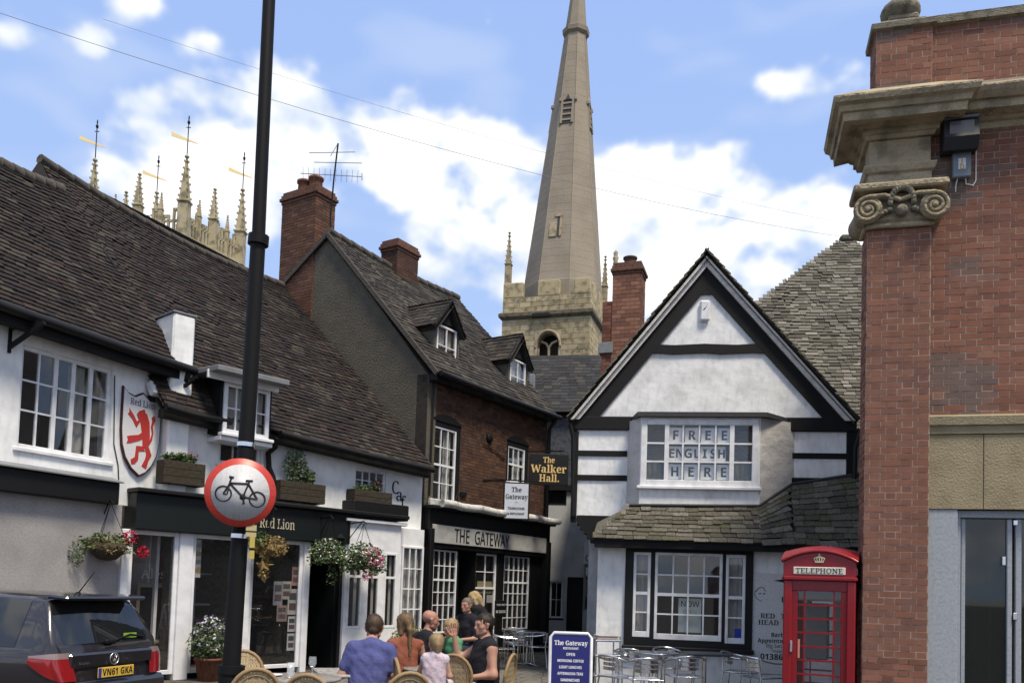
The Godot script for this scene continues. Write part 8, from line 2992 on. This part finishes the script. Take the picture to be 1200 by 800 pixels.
# j: joints in metres, x to the person's left, y up, z forward
func person(T: Transform3D, label: String, j: Dictionary, o := {}):
	var root := thing("person", label, "person", T, "people sitting and standing outside the pub and restaurant")
	var s: float = o.get("s", 1.0)       # build: 1 is an adult
	var fat: float = o.get("fat", 1.0)
	var cell: float = o.get("cell", 0.022)
	var skin := mat(o.get("skin", L(0.42, 0.23, 0.16)), 0.55, {"tex": T_fine, "scale": 6.0})
	skin.subsurf_scatter_enabled = true
	skin.subsurf_scatter_strength = 0.15
	var B := []
	var neck: Vector3 = j.neck
	var ch: Vector3 = j.chest
	var pel: Vector3 = j.pelvis
	var shl: Vector3 = j.shl
	var shr: Vector3 = j.shr
	var side := (shl - shr).normalized()
	var w := 0.075 * s * fat
	var torso := [[ch + side * w * 0.95, pel + side * w * 0.9, 0.115 * s * fat, 0.118 * s * fat], [ch - side * w * 0.95, pel - side * w * 0.9, 0.115 * s * fat, 0.118 * s * fat],
		[shl.lerp(shr, 0.12), shr.lerp(shl, 0.12), 0.065 * s * fat, 0.065 * s * fat], [neck - (neck - ch) * 0.3, ch, 0.085 * s, 0.11 * s * fat], [shl.lerp(neck, 0.1), neck.lerp(ch, 0.15), 0.055 * s, 0.06 * s], [shr.lerp(neck, 0.1), neck.lerp(ch, 0.15), 0.055 * s, 0.06 * s]]
	var hd: Vector3 = j.head
	var neckb := [[neck.lerp(ch, 0.2), hd - (hd - neck) * 0.35, 0.058 * s, 0.052 * s]]
	var arms := []
	var legs := []
	for k in ["l", "r"]:
		var sh: Vector3 = j["sh" + k]
		var el: Vector3 = j["el" + k]
		var wr: Vector3 = j["wr" + k]
		arms.append([sh, el, 0.052 * s * sqrt(fat), 0.041 * s])
		arms.append([el, wr, 0.042 * s, 0.028 * s])
		var hp: Vector3 = j["hip" + k]
		var kn: Vector3 = j["kn" + k]
		var an: Vector3 = j["an" + k]
		legs.append([hp, kn, 0.085 * s * fat, 0.062 * s])
		legs.append([kn, an, 0.060 * s, 0.038 * s])
		legs.append([an + Vector3(0, -0.03 * s, -0.02 * s), an + (j.get("toe", Vector3(0, -0.045, 0.15))) * s, 0.038 * s, 0.03 * s])
	var all := torso + neckb + arms + legs
	var list := [[nets(all, cell, 0.05 * s), Transform3D()]]
	var hb := Basis.from_euler(j.get("look", Vector3.ZERO)) * Basis.from_scale(Vector3.ONE * o.get("head", 1.0))
	list.append([HEAD, Transform3D(hb, hd)])
	for k in ["l", "r"]:
		var wr: Vector3 = j["wr" + k]
		var el: Vector3 = j["el" + k]
		var kind: String = o.get("hand_" + k, "relaxed")
		var T2 := aim(wr - (wr - el).normalized() * 0.01, wr - el, j.get("palm_" + k, side * (1.0 if k == "l" else -1.0)))
		list.append([HAND[kind], Transform3D(T2.basis * Basis.from_scale(Vector3.ONE * s), T2.origin)])
	part(root, "body", joined(list), skin)
	var grow := func(bs, g):
		var r := []
		for b in bs: r.append([b[0], b[1], b[2] + g, b[3] + g])
		return r
	# clothes
	if o.has("shirt"):
		var sb = grow.call(torso, 0.014)
		var sl: float = o.get("sleeve", 0.55)
		for i in [0, 2]:
			if sl > 0:
				var a: Vector3 = arms[i][0]
				var e: Vector3 = arms[i][1]
				sb.append([a, a.lerp(e, minf(sl, 1.0)), arms[i][2] + 0.018, lerpf(arms[i][2], arms[i][3], sl) + 0.022])
				if sl > 1.0:
					sb.append([e, e.lerp(arms[i + 1][1], sl - 1.0), arms[i + 1][2] + 0.016, arms[i + 1][3] + 0.018])
		var lowp: Vector3 = pel + (pel - ch).normalized() * 0.03
		sb.append([lowp + side * w * 0.8, lowp - side * w * 0.8, 0.125 * s * fat, 0.125 * s * fat])
		if o.has("skirt"):
			for i in [0, 3]:
				sb.append([legs[i][0], legs[i][1], 0.10 * s, 0.10 * s])
		part(root, o.get("top_name", "shirt"), joined([[creased(nets(sb, cell, 0.055 * s)), Transform3D()]]), o.shirt)
	if o.has("trousers"):
		var tb := []
		var lg: float = o.get("leg", 1.9)
		for i in [0, 3]:
			tb.append([legs[i][0], legs[i][1].lerp(legs[i][0], maxf(0.0, 1.0 - lg)), legs[i][2] + 0.014, legs[i][3] + 0.020])
			if lg > 1.0:
				tb.append([legs[i + 1][0], legs[i + 1][0].lerp(legs[i + 1][1], lg - 1.0), legs[i + 1][2] + 0.018, legs[i + 1][3] + 0.026])
		tb.append([j.hipl, j.hipr, 0.105 * s * fat, 0.105 * s * fat])
		part(root, "trousers", joined([[creased(nets(tb, cell, 0.03)), Transform3D()]]), o.trousers)
	var shb := []
	for i in [2, 5]: shb.append([legs[i][0], legs[i][1], legs[i][2] + 0.008, legs[i][3] + 0.010])
	part(root, "shoes", joined([[nets(shb, 0.015, 0.01), Transform3D()]]), o.get("shoes", mat(L(0.03, 0.025, 0.02), 0.7)))
	# hair: a cap of strands' volume over the skull, plus what hangs
	if o.has("hair"):
		var g := []
		var H: Dictionary = o.hair
		var t: float = H.get("t", 0.0)
		g.append([Vector3(0, 0.062 + t, 0.0), Vector3(0, 0.062 + t, -0.035), 0.086, 0.086])
		g.append([Vector3(0, 0.03, -0.045), Vector3(0, -0.02, -0.05), 0.074, 0.058])
		for sg in [-1, 1]:
			g.append([Vector3(0.05 * sg, 0.05, -0.01), Vector3(0.06 * sg, 0.01, -0.03), 0.042, 0.028])
		for l in H.get("long", []): g.append(l)
		var a := nets(g, 0.009, 0.025)
		var vv: PackedVector3Array = a[0]
		var ns: PackedVector3Array = a[1]
		for i in vv.size():      # comb grooves
			vv[i] += ns[i] * (0.004 * sin(vv[i].x * 260.0 + sin(vv[i].y * 40.0) * 1.5) + 0.003 * sin(vv[i].z * 300.0 + vv[i].x * 110.0))
		a[0] = vv
		part(root, "hair", joined([[a, Transform3D(hb, hd)], [strands(a), Transform3D(hb, hd)]]), H.m)
	var ey := mb()
	for sg in [-1, 1]: ey.ball(Vector3(0.031 * sg, 0.012, 0.086), Vector3(0.011, 0.008, 0.008), 8, 6)
	part(root, "eyes", ey.mesh(), mat(L(0.02, 0.015, 0.012), 0.2), Transform3D(hb, hd))
	return root

func strands(a: Array) -> Array:      # loose locks lying on the hair
	var V := PackedVector3Array()
	var N := PackedVector3Array()
	var I := PackedInt32Array()
	for k in 420:
		var i: int = rng.randi() % int(a[0].size())
		var p: Vector3 = a[0][i]
		var n: Vector3 = a[1][i]
		var d := (Vector3(rng.randf_range(-0.5, 0.5), -1.0, -0.5) - n * n.dot(Vector3(0, -1, -0.5))).normalized()
		var s := n.cross(d).normalized() * rng.randf_range(0.002, 0.005)
		var l := rng.randf_range(0.02, 0.06)
		V.append_array(PackedVector3Array([p + n * 0.001 - s, p + n * 0.001 + s, p + d * l + n * rng.randf_range(0.001, 0.008)]))
		for q in 3: N.append((n + s * rng.randf_range(-60, 60)).normalized())
		I.append_array(PackedInt32Array([k * 3, k * 3 + 1, k * 3 + 2]))
	return [V, N, I]

func creased(a: Array) -> Array:      # folds of cloth
	var n := FastNoiseLite.new()
	n.seed = 5
	n.frequency = 1.0
	n.fractal_octaves = 2
	var v: PackedVector3Array = a[0]
	var q: PackedVector3Array = a[1]
	for i in v.size():
		var p := v[i]
		v[i] += q[i] * (0.011 * n.get_noise_3d(p.x * 5.0 + p.y * 3.0, p.y * 8.0 - p.x * 5.0, p.z * 5.0))
	# new normals from the faces
	var nn := PackedVector3Array()
	nn.resize(v.size())
	var t: PackedInt32Array = a[2]
	for i in range(0, t.size(), 3):
		var f := (v[t[i + 2]] - v[t[i]]).cross(v[t[i + 1]] - v[t[i]])
		for k in 3: nn[t[i + k]] += f
	for i in nn.size():
		nn[i] = nn[i].normalized()
		if nn[i].dot(q[i]) < 0: nn[i] = -nn[i]
	return [v, nn, t]

func seated(lean: float, sc := 1.0, turn := 0.0) -> Dictionary:      # sitting on a chair, hands in front
	var R := Basis(Vector3.RIGHT, lean) * Basis(Vector3.UP, turn)
	var pel := Vector3(0, 0.56, -0.04)
	var P := func(x, y, z): return pel + R * (Vector3(x, y, z) * sc)
	var kn := 0.50
	var d := {"pelvis": pel, "chest": P.call(0, 0.30, 0.0), "neck": P.call(0, 0.50, 0.0), "head": P.call(0, 0.655, 0.035),
		"shl": P.call(0.185, 0.42, 0.0), "shr": P.call(-0.185, 0.42, 0.0), "ell": P.call(0.25, 0.14, 0.06), "elr": P.call(-0.25, 0.14, 0.06),
		"wrl": P.call(0.14, 0.12, 0.30), "wrr": P.call(-0.14, 0.12, 0.30),
		"hipl": pel + Vector3(0.095 * sc, -0.03, 0.02), "hipr": pel + Vector3(-0.095 * sc, -0.03, 0.02),
		"knl": Vector3(0.13 * sc, kn, 0.40 * sc), "knr": Vector3(-0.13 * sc, kn, 0.40 * sc), "anl": Vector3(0.13 * sc, 0.085, 0.38 * sc), "anr": Vector3(-0.13 * sc, 0.085, 0.38 * sc)}
	if sc < 0.8:
		for k in ["l", "r"]:
			d["kn" + k].y = 0.53
			d["an" + k] = d["kn" + k] + Vector3(0, -0.27, 0.03)
	return d

func cloth(c: Color, extra := {}) -> Material:
	var d := {"tex": T_blotch, "scale": 3.0, "tex2": T_fine, "scale2": 8.0, "nrm": N_rough, "nstr": 0.6}
	d.merge(extra, true)
	return mat(c, 0.9, d)

func build_people():
	make_templates()
	var brown := mat(L(0.075, 0.045, 0.028), 0.6, {"tex": T_fine, "scale": 8.0})
	var dark := mat(L(0.030, 0.022, 0.018), 0.6, {"tex": T_fine, "scale": 8.0})
	var blond := mat(L(0.42, 0.30, 0.15), 0.6, {"tex": T_fine, "scale": 8.0})
	var fair := mat(L(0.34, 0.24, 0.13), 0.6, {"tex": T_fine, "scale": 8.0})
	var navy := cloth(L(0.012, 0.012, 0.018))
	var jean := cloth(L(0.03, 0.035, 0.06))
	# man in the blue shirt, back to us, leaning over the table
	var j := seated(0.22, 1.06)
	j.head += Vector3(0, -0.02, 0.03)
	j.ell = Vector3(0.28, 0.74, 0.02); j.elr = Vector3(-0.28, 0.74, 0.02)
	j.wrl = Vector3(0.18, 0.80, 0.26); j.wrr = Vector3(-0.18, 0.80, 0.26)
	j.look = Vector3(0.35, 0.15, 0)
	person(yaw(gp(436, 8.9), 176), "seated person in a blue short-sleeved shirt seen from behind", j, {"fat": 1.04, "s": 0.98, "cell": 0.018, "shirt": cloth(L(0.085, 0.095, 0.26)), "sleeve": 0.72, "trousers": cloth(L(0.30, 0.28, 0.26)), "skin": L(0.45, 0.24, 0.17), "hair": {"m": brown, "t": 0.006}})
	# woman with a long ponytail in an orange top
	j = seated(0.08)
	j.look = Vector3(0.1, 0.35, 0)
	j.elr = Vector3(-0.27, 0.72, 0.02); j.wrr = Vector3(-0.22, 0.62, 0.26)
	person(yaw(gp(477, 10.0), 200), "seated person in an orange sleeveless top with a long fair ponytail", j, {"s": 0.86, "fat": 0.9, "shirt": cloth(L(0.27, 0.085, 0.05)), "top_name": "vest_top", "sleeve": 0.0, "trousers": cloth(L(0.45, 0.36, 0.26)), "leg": 0.9, "skin": L(0.46, 0.25, 0.17),
		"hair": {"m": mat(L(0.16, 0.10, 0.055), 0.6, {"tex": T_fine, "scale": 8.0}), "long": [[Vector3(0, 0.02, -0.10), Vector3(0.01, -0.06, -0.13), 0.035, 0.03], [Vector3(0.01, -0.06, -0.13), Vector3(0.02, -0.36, -0.13), 0.03, 0.014], [Vector3(0.06, 0.02, -0.02), Vector3(0.07, -0.10, -0.03), 0.04, 0.03], [Vector3(-0.06, 0.02, -0.02), Vector3(-0.07, -0.10, -0.03), 0.04, 0.03]]}})
	# bald man in dark clothes
	j = seated(0.10, 1.04)
	j.look = Vector3(0.15, -0.4, 0)
	person(yaw(gp(501, 10.8), 130), "seated bald person in a dark navy shirt", j, {"s": 0.98, "fat": 1.05, "shirt": navy, "sleeve": 0.8, "trousers": jean, "skin": L(0.40, 0.20, 0.15)})
	# toddler in a floral dress, standing at the chair back
	j = seated(0.03, 0.62)
	for k in j.keys():
		if j[k] is Vector3: j[k] += Vector3(0, 0.11, 0)
	j.look = Vector3(0.05, 0.5, 0.0)
	j.ell = j.shl + Vector3(0.06, -0.14, 0.06); j.wrl = j.ell + Vector3(0.0, 0.06, 0.14)
	var floral := mat(L(0.62, 0.60, 0.62), 0.9, {"tex": noise_tex(31, 0.035, [[0.0, Color(0.25, 0.35, 0.7)], [0.33, Color(0.85, 0.85, 0.9)], [0.62, Color(1, 1, 1)], [0.72, Color(0.85, 0.2, 0.3)], [1.0, Color(0.6, 0.1, 0.2)]], 2), "scale": 4.0})
	person(yaw(gp(514, 8.95), 170), "small child in a white floral dress with fair hair", j, {"s": 0.62, "cell": 0.016, "head": 0.84, "shirt": floral, "top_name": "dress", "sleeve": 0.0, "skirt": true, "skin": L(0.52, 0.30, 0.22), "hair": {"m": fair, "long": [[Vector3(0, 0.0, -0.07), Vector3(0, -0.07, -0.075), 0.06, 0.035]]}})
	# boy in green
	j = seated(0.05, 0.72)
	for k in j.keys():
		if j[k] is Vector3: j[k] += Vector3(0, 0.12, 0)
	j.look = Vector3(0.35, 0.1, 0)
	person(yaw(gp(531, 10.7), -60), "child in a bright green T-shirt leaning over the family table", j, {"s": 0.72, "cell": 0.017, "head": 0.9, "shirt": cloth(L(0.10, 0.32, 0.16)), "sleeve": 0.6, "trousers": jean, "skin": L(0.50, 0.28, 0.20), "hair": {"m": fair, "t": -0.003}})
	# man in a black vest with a raised hand
	j = seated(-0.04, 1.05)
	j.look = Vector3(0.05, 0.15, 0)
	j.elr = j.shr + Vector3(-0.06, -0.16, 0.24); j.wrr = j.elr + Vector3(0.02, 0.27, 0.06)
	j.palm_r = Vector3(0.2, 0, -1.0)
	j.ell = j.shl + Vector3(0.08, -0.28, 0.0); j.wrl = j.ell + Vector3(-0.10, -0.04, 0.27)
	person(yaw(gp(566, 9.75), -68), "seated person in a black sleeveless vest with one hand raised", j, {"s": 1.05, "fat": 1.1, "cell": 0.018, "shirt": navy, "top_name": "vest", "sleeve": 0.0, "trousers": cloth(L(0.62, 0.63, 0.66)), "leg": 1.0, "hand_r": "open", "skin": L(0.46, 0.25, 0.18), "hair": {"m": dark, "t": -0.003}})
	# standing woman with pale hair at the restaurant door
	j = {"pelvis": Vector3(0, 0.90, -0.04), "chest": Vector3(0, 1.16, 0.03), "neck": Vector3(0, 1.33, 0.09), "head": Vector3(0, 1.44, 0.16), "shl": Vector3(0.16, 1.27, 0.07), "shr": Vector3(-0.16, 1.27, 0.07),
		"ell": Vector3(0.21, 1.04, 0.16), "elr": Vector3(-0.21, 1.02, 0.18), "wrl": Vector3(0.14, 0.94, 0.38), "wrr": Vector3(-0.12, 0.92, 0.40), "hipl": Vector3(0.09, 0.86, -0.04), "hipr": Vector3(-0.09, 0.86, -0.04),
		"knl": Vector3(0.09, 0.47, 0.0), "knr": Vector3(-0.09, 0.47, 0.02), "anl": Vector3(0.09, 0.085, -0.04), "anr": Vector3(-0.09, 0.085, -0.03), "look": Vector3(0.4, 0, 0)}
	person(yaw(gp(567, 15.0), -100), "standing person in black with shoulder-length pale blonde hair", j, {"s": 0.95, "shirt": navy, "sleeve": 0.5, "trousers": navy, "skin": L(0.48, 0.27, 0.20),
		"hair": {"m": blond, "t": 0.006, "long": [[Vector3(0, 0.0, -0.07), Vector3(0, -0.14, -0.075), 0.075, 0.05], [Vector3(0.075, 0.02, -0.01), Vector3(0.075, -0.12, -0.02), 0.04, 0.03], [Vector3(-0.075, 0.02, -0.01), Vector3(-0.075, -0.12, -0.02), 0.04, 0.03]]}})
	# man in dark clothes seated before the doorway
	j = seated(0.0, 1.04)
	for k in j.keys():
		if j[k] is Vector3 and k != "anl" and k != "anr": j[k] += Vector3(0, 0.10, 0)
	person(yaw(gp(548, 14.6), -40), "seated person in dark clothes with cropped hair before the restaurant doorway", j, {"s": 1.02, "shirt": navy, "sleeve": 0.9, "trousers": jean, "skin": L(0.40, 0.22, 0.16), "hair": {"m": mat(L(0.14, 0.11, 0.09), 0.7), "t": -0.005}})
	for q in [[548, 14.6, "dark stool under the person before the restaurant doorway"], [436, 8.9, "dark stool under the person in the blue shirt"]]:
		stool(gp(q[0], q[1]), q[2])

func stool(at: Vector3, label: String):
	var st := thing("bar_stool", label, "stool", yaw(at, 0))
	var b := mb()
	b.lathe([[0.0, 0.43], [0.17, 0.43], [0.18, 0.45], [0.16, 0.47], [0.0, 0.475]], 16, Transform3D(Basis(), Vector3(0, 0, -0.05)))
	part(st, "seat", b.mesh(), M.iron)
	for k in 4:
		var a := PI / 4 + k * PI / 2
		b = mb()
		b.tube([Vector3(cos(a) * 0.10, 0.43, sin(a) * 0.10 - 0.05), Vector3(cos(a) * 0.2, 0.0, sin(a) * 0.2 - 0.05)], 0.014, 6)
		part(st, "leg", b.mesh(), M.iron)
